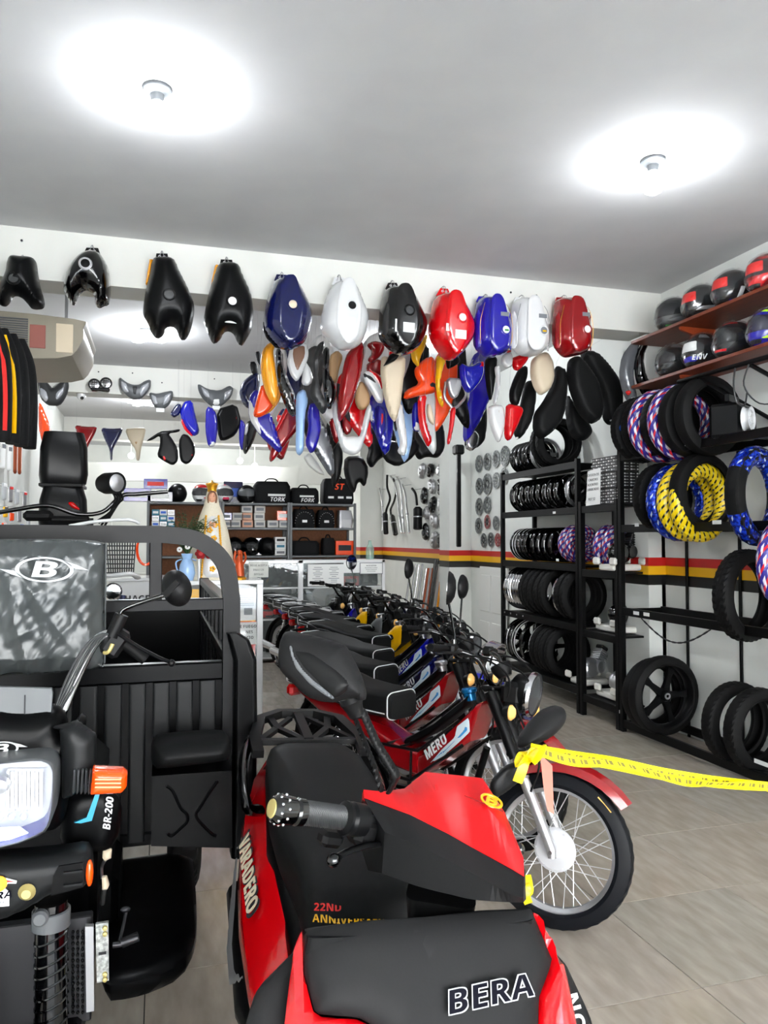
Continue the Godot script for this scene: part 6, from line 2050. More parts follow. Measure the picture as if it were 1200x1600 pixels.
	part("engine_case",b,M.dark_metal,t)
	b = mb1()
	tube(b,[Vector3(-.62,.25,-.12),Vector3(-.72,.012,-.27)],.012,8)
	part("side_stand",b,M.satin_black,t)
	b = mb1()
	tube(b,[Vector3(-.7,.2,.13),Vector3(-.85,.26,.16),Vector3(-1.25,.38,.17)],[.03,.06,.055],14)
	part("exhaust",b,M.satin_black,t)
func tape() -> void:
	var im := Image.create(512,32,false,Image.FORMAT_RGB8)
	im.fill(Color(.90,.82,.02))
	for k in 14:
		im.fill_rect(Rect2i(20 + k * 36,9,20,14),Color(.42,.38,.18))
		im.fill_rect(Rect2i(26 + k * 36,9,4,14),Color(.90,.82,.02))
	var m := mat("barrier_film",Color(1,1,1),.35)
	m.albedo_texture = ImageTexture.create_from_image(im)
	m.backlight_enabled = true
	m.backlight = Color(.15,.13,.0)
	var t := thing("barrier_tape","yellow barrier tape stretched from the scooter mirror to the tyre rack","tape")
	var path := []
	for q in [[828,1172,1.72],[850,1175,1.75],[900,1183,1.85],[960,1193,1.95],[1040,1210,2.1],[1120,1222,2.25],[1200,1229,2.4]]:
		path.append(on_d(q[0],q[1],q[2]))
	path.append(on_d(1265,1232,2.7))
	path.append(Vector3(3.46,.93,-3.29))
	path = spline(path,8)
	for lay in 2:
		var v := PackedVector3Array()
		var nn := PackedVector3Array()
		var uv := PackedVector2Array()
		var along := .0
		var prev := []
		for i in path.size():
			var f := float(i) / (path.size() - 1)
			var tw := .35 * sin(f * 9.0 + lay) + (.25 if lay == 0 else -.35) + 1.1 * exp(-pow((f - .62) * 14.0,2.0)) * lay
			var dirn: Vector3 = (path[mini(i + 1,path.size() - 1)] - path[maxi(i - 1,0)]).normalized()
			var side := dirn.cross(Vector3.UP).normalized()
			var w := (Vector3.UP * cos(tw) + side * sin(tw)) * (.017 if lay == 0 else .013)
			if i > 0:
				along += (path[i] - path[i - 1]).length()
			var off := side * .005 * lay + Vector3.UP * (.006 * lay * sin(f * 20.0) - .004 * lay)
			var cur := [path[i] + w + off,path[i] - w + off,along]
			if prev:
				var n := side
				for q in [[prev[0],prev[2],.0],[cur[0],along,.0],[cur[1],along,1.0],[prev[0],prev[2],.0],[cur[1],along,1.0],[prev[1],prev[2],1.0]]:
					v.append(q[0])
					uv.append(Vector2(q[1] * 1.3 + lay * .4,q[2]))
				var nf: Vector3 = (cur[1] - prev[0]).cross(cur[0] - prev[0]).normalized()
				for k in 6:
					nn.append(nf)
			prev = cur
		var a := []
		a.resize(Mesh.ARRAY_MAX)
		a[Mesh.ARRAY_VERTEX] = v
		a[Mesh.ARRAY_NORMAL] = nn
		a[Mesh.ARRAY_TEX_UV] = uv
		var me := ArrayMesh.new()
		me.add_surface_from_arrays(Mesh.PRIMITIVE_TRIANGLES,a)
		part("strip",me,m,t)
	var ym := M.tape_yellow as Material
	for g in [[[832,1170,1.70],[818,1178,1.69],[812,1192,1.68],[826,1184,1.675],[834,1172,1.69]],[[836,1170,1.70],[822,1186,1.685],[815,1205,1.68],[808,1222,1.68]],[[838,1172,1.71],[846,1168,1.7],[840,1180,1.69],[830,1190,1.685]]]:
		var b := mb1()
		var pp := []
		for q in g:
			pp.append(on_d(q[0],q[1],q[2]))
		bar(b,spline(pp,6),.004,.022,cam_r + cam_u * .5)
		part("knot",b,ym,t)
	var e := mb1()
	var pe := []
	for q in [[823,1368,1.50],[826,1384,1.48],[822,1398,1.47],[826,1412,1.46]]:
		pe.append(on_d(q[0],q[1],q[2]))
	bar(e,spline(pe,5),.016,.004,cam_f)
	sphere(e,on_d(826,1390,1.48),Vector3(.011,.013,.008),8,6)
	part("loose_end",e,ym,t)
func flat_outline(T: Vector3,org: Vector2,sc: float,pts: Array,z: float) -> Array:
	var out := []
	for p in pts:
		var q := on_z(org.x + p[0] / sc,org.y + p[1] / sc,z) - T
		out.append(Vector2(q.x,q.y))
	return out
func cargo_tricycle() -> void:
	var zc := -2.63
	var zr := -4.25
	var xr := .234
	var xl := -.96
	var T := Vector3((xr + xl) / 2,0,zc)
	var t := thing("cargo_tricycle","black three-wheeled cargo motorcycle with steel hoop, ribbed load box and wrapped windscreen","tricycle",T)
	mat("hoop_grey",Color(.085,.085,.09),.34,.0)
	mat("trike_black",Color(.018,.019,.022),.3)
	M.trike_black.metallic_specular = .22
	M.hoop_grey.metallic_specular = .25
	mat("panel_grey",Color(.075,.08,.085),.42)
	M.panel_grey.metallic_specular = .32
	var O := Vector2.ZERO
	var b := mb1()
	var hp := [Vector3(xl,.55,zc),Vector3(xl,1.33,zc)]
	hp.append_array(spline([Vector3(xl,1.33,zc),Vector3(xl + .05,1.45,zc),Vector3(xl + .17,1.515,zc)],5).slice(1))
	hp.append_array(spline([Vector3(xr - .23,1.515,zc),Vector3(xr - .11,1.495,zc),Vector3(xr - .025,1.42,zc),Vector3(xr,1.30,zc)],6))
	hp.append(Vector3(xr,.55,zc))
	for i in hp.size():
		hp[i] -= T
	bar(b,hp,.055,.055,Vector3.BACK)
	part("front_hoop",b,M.hoop_grey,t)
	b = mb1()
	box(b,Vector3((xl + xr) / 2,1.283,zc) - T,Vector3(xr - xl - .05,.04,.045),.004)
	part("mid_rail",b,M.hoop_grey,t)
	for x in [-.01,-.71]:
		b = mb1()
		box(b,Vector3(x,1.40,zc) - T,Vector3(.04,.2,.04),.003)
		part("hoop_post",b,M.hoop_grey,t)
	b = mb1()
	var gp := []
	for q in [[1.19,.008,.018],[1.165,.03,.034],[1.10,.05,.038],[.9,.052,.04],[.6,.05,.04],[.46,.045,.036]]:
		gp.append([Vector3(xr + q[1] - .008,q[0],zc + .02) - T,Vector3(q[2],0,0),Vector3(0,0,.045),.45])
	sections(b,gp,Transform3D(),4,40.0)
	part("post_guard",b,M.trike_black,t)
	b = mb1()
	box(b,Vector3((xl + xr) / 2,1.065,zc) - T,Vector3(xr - xl - .05,.06,.05),.006)
	part("board_rail",b,M.trike_black,t)
	b = mb1()
	box(b,Vector3((xl + xr) / 2,.78,zc - .015) - T,Vector3(xr - xl - .05,.52,.006))
	part("board_sheet",b,M.trike_black,t)
	var rb := mb1()
	sections(rb,[[Vector3(0,-.255,0),Vector3(.026,0,0),Vector3(0,0,.012),.4],[Vector3(0,.25,0),Vector3(.026,0,0),Vector3(0,0,.012),.4]])
	var rm := rb.mesh()
	for k in 15:
		part("rib",rm,M.panel_grey,t,Transform3D(Basis(),Vector3(xr - .075 - k * .074,.78,zc - .006) - T))
	b = mb1()
	box(b,Vector3((xl + xr) / 2,.53,(zc + zr) / 2) - T,Vector3(xr - xl,.04,zc - zr),.004)
	part("load_floor",b,M.trike_black,t)
	b = mb1()
	box(b,Vector3((xl + xr) / 2,.82,zr) - T,Vector3(xr - xl,.6,.03),.004)
	part("tail_board",b,M.trike_black,t)
	for x in [xr,xl]:
		for y in [1.27,1.10,.56]:
			b = mb1()
			box(b,Vector3(x,y,(zc + zr) / 2) - T,Vector3(.045,.035,zc - zr),.004)
			part("side_rail",b,M.hoop_grey,t)
		b = mb1()
		box(b,Vector3(x,.82,(zc + zr) / 2) - T,Vector3(.008,.52,zc - zr))
		part("side_sheet",b,M.trike_black,t)
		for k in 7:
			b = mb1()
			box(b,Vector3(x,.90,lerpf(zc - .15,zr + .08,k / 6.0)) - T,Vector3(.03,.72,.05),.004)
			part("side_slat",b,M.hoop_grey,t)
		b = mb1()
		box(b,Vector3(x,.9,zr) - T,Vector3(.05,.78,.05),.004)
		part("corner_post",b,M.trike_black,t)
	b = mb1()
	pillow(b,chamfer(flat_outline(T,O,1.0,[[236,1165],[245,1155],[300,1150],[350,1148],[361,1158],[363,1182],[350,1190],[245,1203],[236,1196]],-2.42)),.10,.10,.05,26,Vector2.ZERO,Transform3D(Basis(),Vector3(0,0,-2.46 - zc)),.02)
	part("side_seat",b,M.seat_vinyl,t)
	b = mb1()
	prism(b,flat_outline(T,O,1.0,[[237,1213],[362,1204],[363,1325],[236,1322]],-2.36),-2.58 - zc,-2.36 - zc)
	var bx := part("seat_box",b,M.trike_black,t)
	for e in [[[260,1228],[270,1236],[282,1262],[292,1272],[292,1284],[280,1296],[268,1306],[262,1302]],[[340,1220],[326,1240],[312,1262],[306,1272],[312,1284],[330,1302],[338,1306]]]:
		b = mb1()
		var l3 := []
		for q in flat_outline(T,O,1.0,e,-2.36):
			l3.append(Vector3(q.x,q.y,-2.36 - zc))
		tube(b,spline(l3,4),.005,6)
		part("embossed_line",b,M.trike_black,bx)
	b = mb1()
	var fb := []
	for p in [[150,1350],[300,1330],[306,1390],[308,1450],[300,1490],[270,1515],[230,1530],[150,1545]]:
		var q := on_y(p[0],p[1],.42) - T
		fb.append(Vector2(q.x,-q.z))
	pillow(b,chamfer(fb),.012,.03,.03,26,Vector2.ZERO,Transform3D(Basis(Vector3(1,0,0),Vector3(0,0,-1),Vector3(0,1,0)),Vector3(0,.41,0)),.02)
	part("footboard",b,M.trike_black,t)
	b = mb1()
	box(b,Vector3(-.3,.46,-2.45) - T,Vector3(.4,.2,.3),.02)
	box(b,Vector3(-.30,.62,-2.35) - T,Vector3(.3,.35,.3),.02)
	part("engine_cover",b,M.trike_black,t)
	b = mb1()
	box(b,Vector3(-.35,.84,-2.38) - T,Vector3(.42,.12,.34),.04)
	part("driver_seat",b,M.seat_vinyl,t)
	var zf := -1.74
	b = mb1()
	pillow(b,chamfer(flat_outline(T,O,1.0,[[-130,1140],[-60,1120],[20,1128],[78,1122],[92,1140],[95,1165],[118,1135],[128,1150],[116,1190],[100,1240],[95,1290],[85,1325],[40,1338],[-60,1350],[-150,1340]],zf)),.05,.12,.06,34,Vector2.ZERO,Transform3D(Basis(),Vector3(0,0,zf - .13 - zc)),.02)
	part("lamp_nacelle",b,M.trike_black,t)
	b = mb1()
	pillow(b,flat_outline(T,O,1.0,[[80,1138],[120,1128],[150,1150],[150,1185],[142,1220],[112,1245],[96,1250],[95,1182],[93,1142]],zf - .06),.03,.06,.04,22,Vector2.ZERO,Transform3D(Basis(),Vector3(0,0,zf - .07 - zc)),.01)
	part("cheek_panel",b,M.panel_grey,t)
	b = mb1()
	prism(b,flat_outline(T,O,1.0,[[-130,1070],[80,1076],[82,1084],[78,1132],[-130,1150]],zf - .1),zf - .115 - zc,zf - .10 - zc)
	part("screen_base",b,M.grey_plastic,t)
	b = mb1()
	prism(b,flat_outline(T,O,1.0,[[38,1086],[40,1086],[39,1138],[37,1138]],zf - .099),zf - .1 - zc,zf - .098 - zc)
	part("screen_seam",b,M.ink,t)
	var hl := [[-110,1212],[-60,1196],[0,1192],[62,1186],[78,1192],[84,1206],[82,1255],[76,1285],[66,1300],[20,1318],[-60,1330],[-112,1318]]
	var hlm := chamfer(flat_outline(T,O,1.0,hl,zf + .01))
	b = mb1()
	var grow := []
	var cen := Vector2.ZERO
	for q in hlm:
		cen += q / hlm.size()
	for q in hlm:
		grow.append(cen + (q - cen) * 1.05)
	var ring_out := []
	for i in hlm.size() + 1:
		var g: Vector2 = grow[i % hlm.size()]
		var h: Vector2 = hlm[i % hlm.size()]
		ring_out.append(PackedVector3Array([Vector3(g.x,g.y,zf - .10 - zc),Vector3(g.x,g.y,zf + .012 - zc),Vector3(h.x,h.y,zf + .02 - zc),Vector3(h.x,h.y,zf - .10 - zc)]))
	loft(b,ring_out,Transform3D(),false,40.0)
	var lamp := part("headlamp",b,M.grey_plastic,t)
	b = mb1()
	prism(b,hlm,zf - .056 - zc,zf - .05 - zc)
	part("reflector",b,M.lamp_silver,lamp)
	b = mb1()
	var inn := []
	for i in hlm.size() + 1:
		var h: Vector2 = hlm[i % hlm.size()]
		var g: Vector2 = cen + (h - cen) * .9
		inn.append(PackedVector3Array([Vector3(h.x,h.y,zf + .012 - zc),Vector3(g.x,g.y,zf - .045 - zc),Vector3(g.x,g.y,zf - .05 - zc),Vector3(h.x,h.y,zf + .006 - zc)]))
	loft(b,inn,Transform3D(),false,40.0)
	part("violet_bezel",b,M.lamp_violet,lamp)
	b = mb1()
	for k in 9:
		var px := 10.0 + k * 6.4
		var pp := flat_outline(T,O,1.0,[[px,1206],[px + 5,1206],[px + 5,1262],[px,1268]],zf - .02)
		prism(b,pp,zf - .045 - zc,zf - .02 - zc)
	part("reflector_flute",b,M.chrome,lamp)
	b = mb1()
	for px in [0,18,37]:
		var q := on_z(px,1276,zf - .005) - T
		lathe(b,[Vector2(.001,.006),Vector2(.006,.004),Vector2(.008,-.004),Vector2(.001,-.006)],10,Transform3D(AXZ,q))
	part("led_row",b,M.white_gloss,lamp)
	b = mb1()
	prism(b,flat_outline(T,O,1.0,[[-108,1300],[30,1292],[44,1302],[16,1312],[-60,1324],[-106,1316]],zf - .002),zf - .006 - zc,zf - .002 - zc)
	part("running_light",b,glow("sky_glare_glow",Color(.9,.94,1.0),1.6),lamp)  # glow stands in for sky mirrored along the lower lamp edge
	b = mb1()
	lathe(b,[Vector2(.001,.02),Vector2(.014,.018),Vector2(.018,.0),Vector2(.014,-.01),Vector2(.001,-.01)],16,Transform3D(AXZ,on_z(2,1226,zf - .01) - T))
	part("lamp_bulb",b,M.steel,lamp)
	b = mb1()
	pillow(b,hlm,.02,.0,.05,22,Vector2.ZERO,Transform3D(Basis(),Vector3(0,0,zf + .016 - zc)),.002)
	part("lamp_glass",b,M.clear_lens,lamp)
	var em := on_z(2,1170,zf - .066) - T
	emblem(t,Transform3D(Basis(),em),.034,M.white_gloss)
	b = mb1()
	for k in 5:
		var x0 := 112.0 + k * 6.2
		pillow(b,flat_outline(T,O,1.0,[[x0 + 3,1203],[x0 + 7,1203],[x0 + 5,1241],[x0,1241]],zf - .02),.025,.025,.012,10,Vector2.ZERO,Transform3D(Basis(),Vector3(0,0,zf - .03 - zc)),.01)
	part("indicator_neck",b,M.grey_plastic,t)
	b = mb1()
	pillow(b,flat_outline(T,O,1.0,[[144,1202],[192,1204],[199,1210],[198,1232],[190,1241],[140,1244]],zf),.022,.03,.016,26,Vector2.ZERO,Transform3D(Basis(),Vector3(0,0,zf - .02 - zc)),.016)
	var ind := part("indicator",b,M.lens_orange,t)
	b = mb1()
	for y in [1213.0,1219.0,1225.0]:
		prism(b,flat_outline(T,O,1.0,[[150,y],[190,y],[190,y + 1.6],[149,y + 1.6]],zf),zf + .017 - zc,zf + .0195 - zc)
	part("lens_rib",b,M.lens_amber,ind)
	b = mb1()
	pillow(b,chamfer(flat_outline(T,O,1.0,[[96,1250],[130,1235],[168,1232],[190,1260],[186,1310],[170,1335],[130,1338],[90,1330]],zf - .14)),.03,.04,.04,22,Vector2.ZERO,Transform3D(Basis(),Vector3(0,0,zf - .17 - zc)),.01)
	var ish := part("inner_shield",b,M.trike_black,t)
	b = mb1()
	prism(b,flat_outline(T,O,1.0,[[148,1244],[155,1244],[143,1284],[126,1288],[115,1287],[135,1279]],zf - .12),zf - .136 - zc,zf - .126 - zc)
	part("turquoise_stripe",b,M.cyan_trim,ish)
	lettering("model_name","BR-200",.017,M.white_gloss,ish,Transform3D(Basis(Vector3.BACK,PI / 2 - .1),on_z(169,1272,zf - .12) - T + Vector3(0,0,-.006)),true,true,.002)
	b = mb1()
	pillow(b,chamfer(flat_outline(T,O,1.0,[[-140,1365],[-20,1352],[70,1345],[135,1335],[143,1350],[143,1385],[120,1398],[78,1405],[58,1418],[20,1440],[-40,1455],[-150,1460]],zf)),.03,.08,.03,30,Vector2.ZERO,Transform3D(Basis(),Vector3(0,0,zf - .042 - zc)),.02)
	var sh := part("front_shroud",b,M.panel_grey,t)
	b = mb1()
	prism(b,flat_outline(T,O,1.0,[[80,1398],[84,1366],[92,1352],[130,1346],[131,1384]],zf),zf + .001 - zc,zf + .006 - zc)
	part("vent_recess",b,M.trike_black,sh)
	for y in [1356.0,1376.0]:
		b = mb1()
		prism(b,flat_outline(T,O,1.0,[[100,y + 4],[129,y],[129,y + 3],[100,y + 7]],zf),zf + .004 - zc,zf + .012 - zc)
		part("vent_slat",b,M.panel_grey,sh)
	b = mb1()
	sphere(b,on_z(140,1364,zf - .01) - T,Vector3(.008,.028,.01),12,8)
	part("side_reflector",b,M.lens_orange,sh)
	b = mb1()
	lathe(b,[Vector2(.001,.012),Vector2(.009,.012),Vector2(.014,.004),Vector2(.017,.0),Vector2(.001,.0)],18,Transform3D(AXZ,on_z(42,1394,zf + .004) - T))
	part("shroud_bolt",b,M.end_gold,sh)
	b = mb1()
	prism(b,flat_outline(T,O,1.0,[[-40,1366],[0,1368],[27,1375],[26,1379],[13,1379],[8,1386],[15,1393],[15,1414],[-40,1418]],zf),zf + .002 - zc,zf + .005 - zc)
	var st := part("maker_sticker",b,M.white_paper,sh)
	b = mb1()
	prism(b,flat_outline(T,O,1.0,[[-40,1369],[0,1371],[23,1376],[10,1377],[4,1388],[-40,1392]],zf),zf + .004 - zc,zf + .006 - zc)
	part("sticker_red",b,M.red_label,st)
	b = mb1()
	lathe(b,[Vector2(.001,.001),Vector2(.016,.001),Vector2(.016,.0),Vector2(.001,.0)],18,Transform3D(AXZ,on_z(-2,1381,zf + .007) - T))
	part("sticker_disc",b,M.yellow_amber,st)
	lettering("sticker_name","BERA",.014,M.letter_navy,st,Transform3D(Basis(),on_z(-6,1400,zf + .006) - T),true,true,.001,false,1.3)
	lettering("sticker_small","www.bera",.005,M.ink_soft,st,Transform3D(Basis(),on_z(-6,1411,zf + .006) - T),false,false,.001)
	for sx in [.0,-.30]:
		b = mb1()
		var fp := []
		var fr := []
		for k in 11:
			fp.append(on_z(80,1408 + k * 24,-1.86) - T + Vector3(sx,0,0))
			fr.append(.034)
		tube(b,fp,fr,20)
		var fk := part("fork_sleeve",b,M.gloss_black,t)
		b = mb1()
		for k in 9:
			var l3 := []
			var c: Vector3 = on_z(80,1462 + k * 17,-1.86) - T + Vector3(sx,0,0)
			for j in 25:
				var a := TAU * j / 24
				l3.append(c + Vector3(sin(a) * .034,.012 * sin(a) - .0,cos(a) * .034))
			tube(b,l3,.0025,5)
		part("spiral_ridge",b,M.gloss_black,fk)
		b = mb1()
		lathe(b,[Vector2(.036,.02),Vector2(.04,.018),Vector2(.04,-.018),Vector2(.036,-.02)],20,Transform3D(Basis(),on_z(80,1434,-1.86) - T + Vector3(sx,0,0)),30.0,true)
		lathe(b,[Vector2(.001,.012),Vector2(.012,.012),Vector2(.017,.006),Vector2(.017,-.006),Vector2(.001,-.006)],16,Transform3D(AXZ,on_z(63,1434,-1.82) - T + Vector3(sx,0,0)))
		part("fork_clamp",b,M.grey_plastic,fk)
	b = mb1()
	box(b,(on_z(112,1520,-1.95) + on_z(0,1520,-1.95)) / 2 - T,Vector3(.24,.24,.03),.003)
	var rad := part("radiator",b,M.dark_metal,t)
	b = mb1()
	for i in 3:
		for j in 15:
			sphere(b,on_z(114 + i * 7.5,1456 + j * 9,-1.925) - T,Vector3(.004,.0045,.004),6,4)
	part("radiator_fins",b,M.trike_black,rad)
	b = mb1()
	prism(b,flat_outline(T,O,1.0,[[133,1448],[146,1448],[147,1580],[135,1582]],-1.90),-1.915 - zc,-1.90 - zc)
	part("radiator_flange",b,M.silver,rad)
	b = mb1()
	prism(b,flat_outline(T,O,1.0,[[149,1446],[169,1443],[170,1534],[151,1538]],-1.88),-1.895 - zc,-1.885 - zc)
	var br := part("galvanised_bracket",b,M.galvanised,t)
	b = mb1()
	for q in [[164,1450],[164,1459],[164,1522],[164,1530]]:
		lathe(b,[Vector2(.001,.006),Vector2(.005,.005),Vector2(.006,.0),Vector2(.001,.0)],8,Transform3D(AXZ,on_z(q[0],q[1],-1.884) - T))
	part("bracket_bolt",b,M.end_gold,br)
	b = mb1()
	prism(b,flat_outline(T,O,1.0,[[154,1489],[166,1487],[166,1491],[154,1493]],-1.883),-1.886 - zc,-1.883 - zc)
	part("bracket_slot",b,M.ink,br)
	b = mb1()
	for pd in [[[161,1327],[175,1326],[174,1340],[164,1345],[160,1340]],[[159,1369],[167,1368],[171,1382],[168,1389],[160,1389]]]:
		pillow(b,flat_outline(T,O,1.0,pd,-2.0),.008,.004,.01,12,Vector2.ZERO,Transform3D(Basis(),Vector3(0,0,-2.0 - zc)),.006)
	part("pedal_pad",b,M.cream,t)
	b = mb1()
	tube(b,spline([on_z(165,1343,-2.01) - T,on_z(159,1355,-2.02) - T,on_z(160,1372,-2.02) - T],4),.004,6)
	tube(b,[on_z(163,1388,-2.02) - T,on_z(160,1412,-2.05) - T],.006,6)
	part("pedal_arm",b,M.steel,t)
	b = mb1()
	tube(b,[on_z(176,1477,-1.95) - T,on_z(190,1475,-1.95) - T],.007,8)
	tube(b,[on_z(190,1474,-1.95) - T,on_z(216,1463,-1.95) - T],.011,10)
	tube(b,spline([on_z(186,1472,-1.96) - T,on_z(192,1450,-1.97) - T,on_z(197,1425,-1.98) - T],4),.004,6)
	sphere(b,on_z(196,1421,-1.98) - T,Vector3(.012,.007,.008),10,6)
	part("gear_pedal",b,M.dark_metal,t)
	b = mb1()
	var wc := Vector3(-.42,.255,-1.72) - T
	tyre_mesh(b,.255,.11,.085,34,.005,Transform3D(Basis(Vector3.FORWARD,PI / 2),wc))
	var fw := part("front_wheel",b,M.rubber,t)
	b = mb1()
	rim_ring(b,.17,.08,Transform3D(Basis(Vector3.FORWARD,PI / 2),wc))
	cast_spokes(b,.16,.07,5,Transform3D(Basis(Vector3.FORWARD,PI / 2),wc))
	part("hub_rim",b,M.dark_metal,fw)
	b = mb1()
	var rings := []
	for i in 13:
		var a := deg_to_rad(lerpf(10.0,200.0,i / 12.0))
		var c := Vector3(0,sin(a) * .30,cos(a) * .30)
		var ring := PackedVector3Array()
		for q in [[-1.0,-.03],[-.7,.0],[.0,.01],[.7,.0],[1.0,-.03],[.0,.004]]:
			ring.append(c + Vector3(q[0] * .085,0,0) + c.normalized() * q[1])
		rings.append(ring)
	loft(b,rings,Transform3D(Basis(),wc),true,40.0)
	var gd := part("front_mudguard",b,M.trike_black,t)
	b = mb1()
	prism(b,[Vector2(-.05,-.04),Vector2(.05,-.04),Vector2(.03,.03),Vector2(.0,.06)],0,.004,Transform3D(Basis(Vector3.RIGHT,-.4),wc + Vector3(.06,.2,.25)))
	part("mudguard_sticker",b,M.red_label,gd)
	for x in [xl + .12,xr - .12]:
		b = mb1()
		tyre_mesh(b,.27,.12,.09,34,.005,Transform3D(Basis(Vector3.FORWARD,PI / 2),Vector3(x,.27,-3.5) - T))
		var rw := part("rear_wheel",b,M.rubber,t)
		b = mb1()
		rim_ring(b,.18,.09,Transform3D(Basis(Vector3.FORWARD,PI / 2),Vector3(x,.27,-3.5) - T))
		cast_spokes(b,.17,.07,6,Transform3D(Basis(Vector3.FORWARD,PI / 2),Vector3(x,.27,-3.5) - T))
		part("hub_rim",b,M.dark_metal,rw)
	b = mb1()
	box(b,Vector3(-.36,.36,-2.9) - T,Vector3(.4,.08,2.0),.01)
	tube(b,[Vector3(xl + .1,.27,-3.5) - T,Vector3(xr - .1,.27,-3.5) - T],.035,10)
	part("chassis",b,M.trike_black,t)
	b = mb1()
	var hb := []
	for q in [[84,1142,-1.90],[98,1110,-1.92],[118,1062,-1.94],[138,1020,-1.96],[152,1000,-1.97],[166,992,-1.98],[178,993,-1.98]]:
		hb.append(on_z(q[0],q[1],q[2]) - T)
	tube(b,spline(hb,5),.0125,12)
	part("handlebar",b,M.chrome,t)
	b = mb1()
	for k in 5:
		var l3 := []
		for q in [[80,1145,-1.88],[86,1120,-1.89],[100 + k * 2.5,1078,-1.9],[124 + k * 3,1028,-1.92],[146 + k * 2,1000,-1.94],[165,990,-1.95]]:
			l3.append(on_z(q[0] + (k - 2) * 1.8,q[1],q[2]) - T)
		tube(b,spline(l3,5),.0026,6)
	part("control_cables",b,M.grey_dark,t)
	b = mb1()
	bar(b,[on_z(84,1114,-1.875) - T,on_z(95,1112,-1.875) - T],.02,.012)
	part("cable_tie",b,M.grey_plastic,t)
	b = mb1()
	tube(b,[on_z(176,992,-1.98) - T,on_z(190,1002,-1.98) - T,on_z(228,1030,-1.98) - T],.015,12)
	part("grip",b,M.rubber,t)
	b = mb1()
	box(b,Vector3.ZERO,Vector3(.05,.07,.06),.01,Transform3D(Basis(Vector3.BACK,-.6),on_z(180,1003,-1.99) - T))
	tube(b,[on_z(175,995,-1.97) - T,on_z(190,960,-1.97) - T],.017,10)
	part("switch_block",b,M.black_plastic,t)
	b = mb1()
	tube(b,spline([on_z(185,990,-1.95) - T,on_z(215,1010,-1.93) - T,on_z(245,1026,-1.92) - T,on_z(264,1034,-1.92) - T],4),.007,8,false,Transform3D(),.6)
	sphere(b,on_z(268,1036,-1.92) - T,Vector3.ONE * .009,10,8)
	part("brake_lever",b,M.satin_black,t)
	b = mb1()
	tube(b,spline([on_z(163,1020,-1.96) - T,on_z(170,1018,-1.95) - T,on_z(176,1006,-1.95) - T],4),.005,8)
	part("key_bolt",b,M.end_gold,t)
	b = mb1()
	tube(b,spline([on_z(186,965,-1.97) - T,on_z(192,953,-1.97) - T,on_z(215,943,-1.97) - T,on_z(262,928,-1.96) - T],6),.0055,8)
	part("mirror_stem",b,M.gloss_black,t)
	b = mb1()
	var mc := on_z(276,919,-1.95) - T
	var mo := frame(mc,Vector3(1,.35,.1),Vector3(-.35,1,-.25))
	lathe(b,[Vector2(.001,.032),Vector2(.02,.029),Vector2(.034,.018),Vector2(.041,.002),Vector2(.041,-.004),Vector2(.001,-.004)],28,mo * Transform3D(AXZ * Basis.from_scale(Vector3(.86,1,1.12)),Vector3.ZERO))
	var ms := part("mirror_shell",b,M.black_plastic,t)
	b = mb1()
	bar(b,[mo * Vector3(-.03,-.012,.026),mo * Vector3(.012,.008,.036)],.014,.01,mo.basis.z)
	part("mirror_boss",b,M.black_plastic,ms)
	b = mb1()
	lathe(b,[Vector2(.001,-.004),Vector2(.038,-.004),Vector2(.038,-.006),Vector2(.001,-.006)],26,mo * Transform3D(AXZ * Basis.from_scale(Vector3(.86,1,1.12)),Vector3.ZERO))
	part("mirror_glass",b,M.mirror_glass,ms)
	var zb := -2.32
	var xa := -.62
	var xb := on_z(165,850,zb).x
	var ya := 1.128
	var yb := 1.5
	var n1 := noise(.8,41,2)
	n1.fractal_type = FastNoiseLite.FRACTAL_RIDGED
	var nx := 90
	var ny := 64
	var buf := PackedVector3Array()
	var grid := []
	for j in ny + 1:
		for i in nx + 1:
			var u := float(i) / nx
			var v := float(j) / ny
			var ed := minf(minf(u,1 - u) * 12.0,minf(v,1 - v) * 8.0)
			var zz := .045 * sqrt(clampf(ed,.0,1.0)) + .012 * n1.get_noise_2d(u * 3.2 + v * 1.2,v * 1.2 - u * .9) + .005 * n1.get_noise_2d(u * 6.0 - v * 2.0,v * 2.4 + 9.0)
			var corner := .012 * pow(absf(u * 2 - 1),6.0)
			grid.append(Vector3(lerpf(xa,xb,u),lerpf(ya,yb,v) - corner * (v * 2 - 1),zb + zz) - T)
	for j in ny:
		for i in nx:
			var a := j * (nx + 1) + i
			quad(buf,grid[a],grid[a + nx + 1],grid[a + nx + 2],grid[a + 1])
	b = mb1()
	b.put(buf,Transform3D(),28.0,false)
	b.put(PackedVector3Array([grid[0],grid[nx],grid[(nx + 1) * (ny + 1) - 1],grid[0],grid[(nx + 1) * (ny + 1) - 1],grid[(nx + 1) * ny]]),Transform3D(Basis(),Vector3(0,0,-.06)),.0,false)
	var bk := part("wrapped_backrest",b,M.grey_film,t)
	b = mb1()
	box(b,Vector3((xa + xb) / 2,(ya + yb) / 2,zb - .03) - T,Vector3(xb - xa - .01,yb - ya - .01,.06),.01)
	part("backrest_board",b,M.black_plastic,bk)
	emblem(bk,Transform3D(Basis(Vector3.BACK,-.04),on_z(70,890,zb + .062) - T),.074,M.film_print)
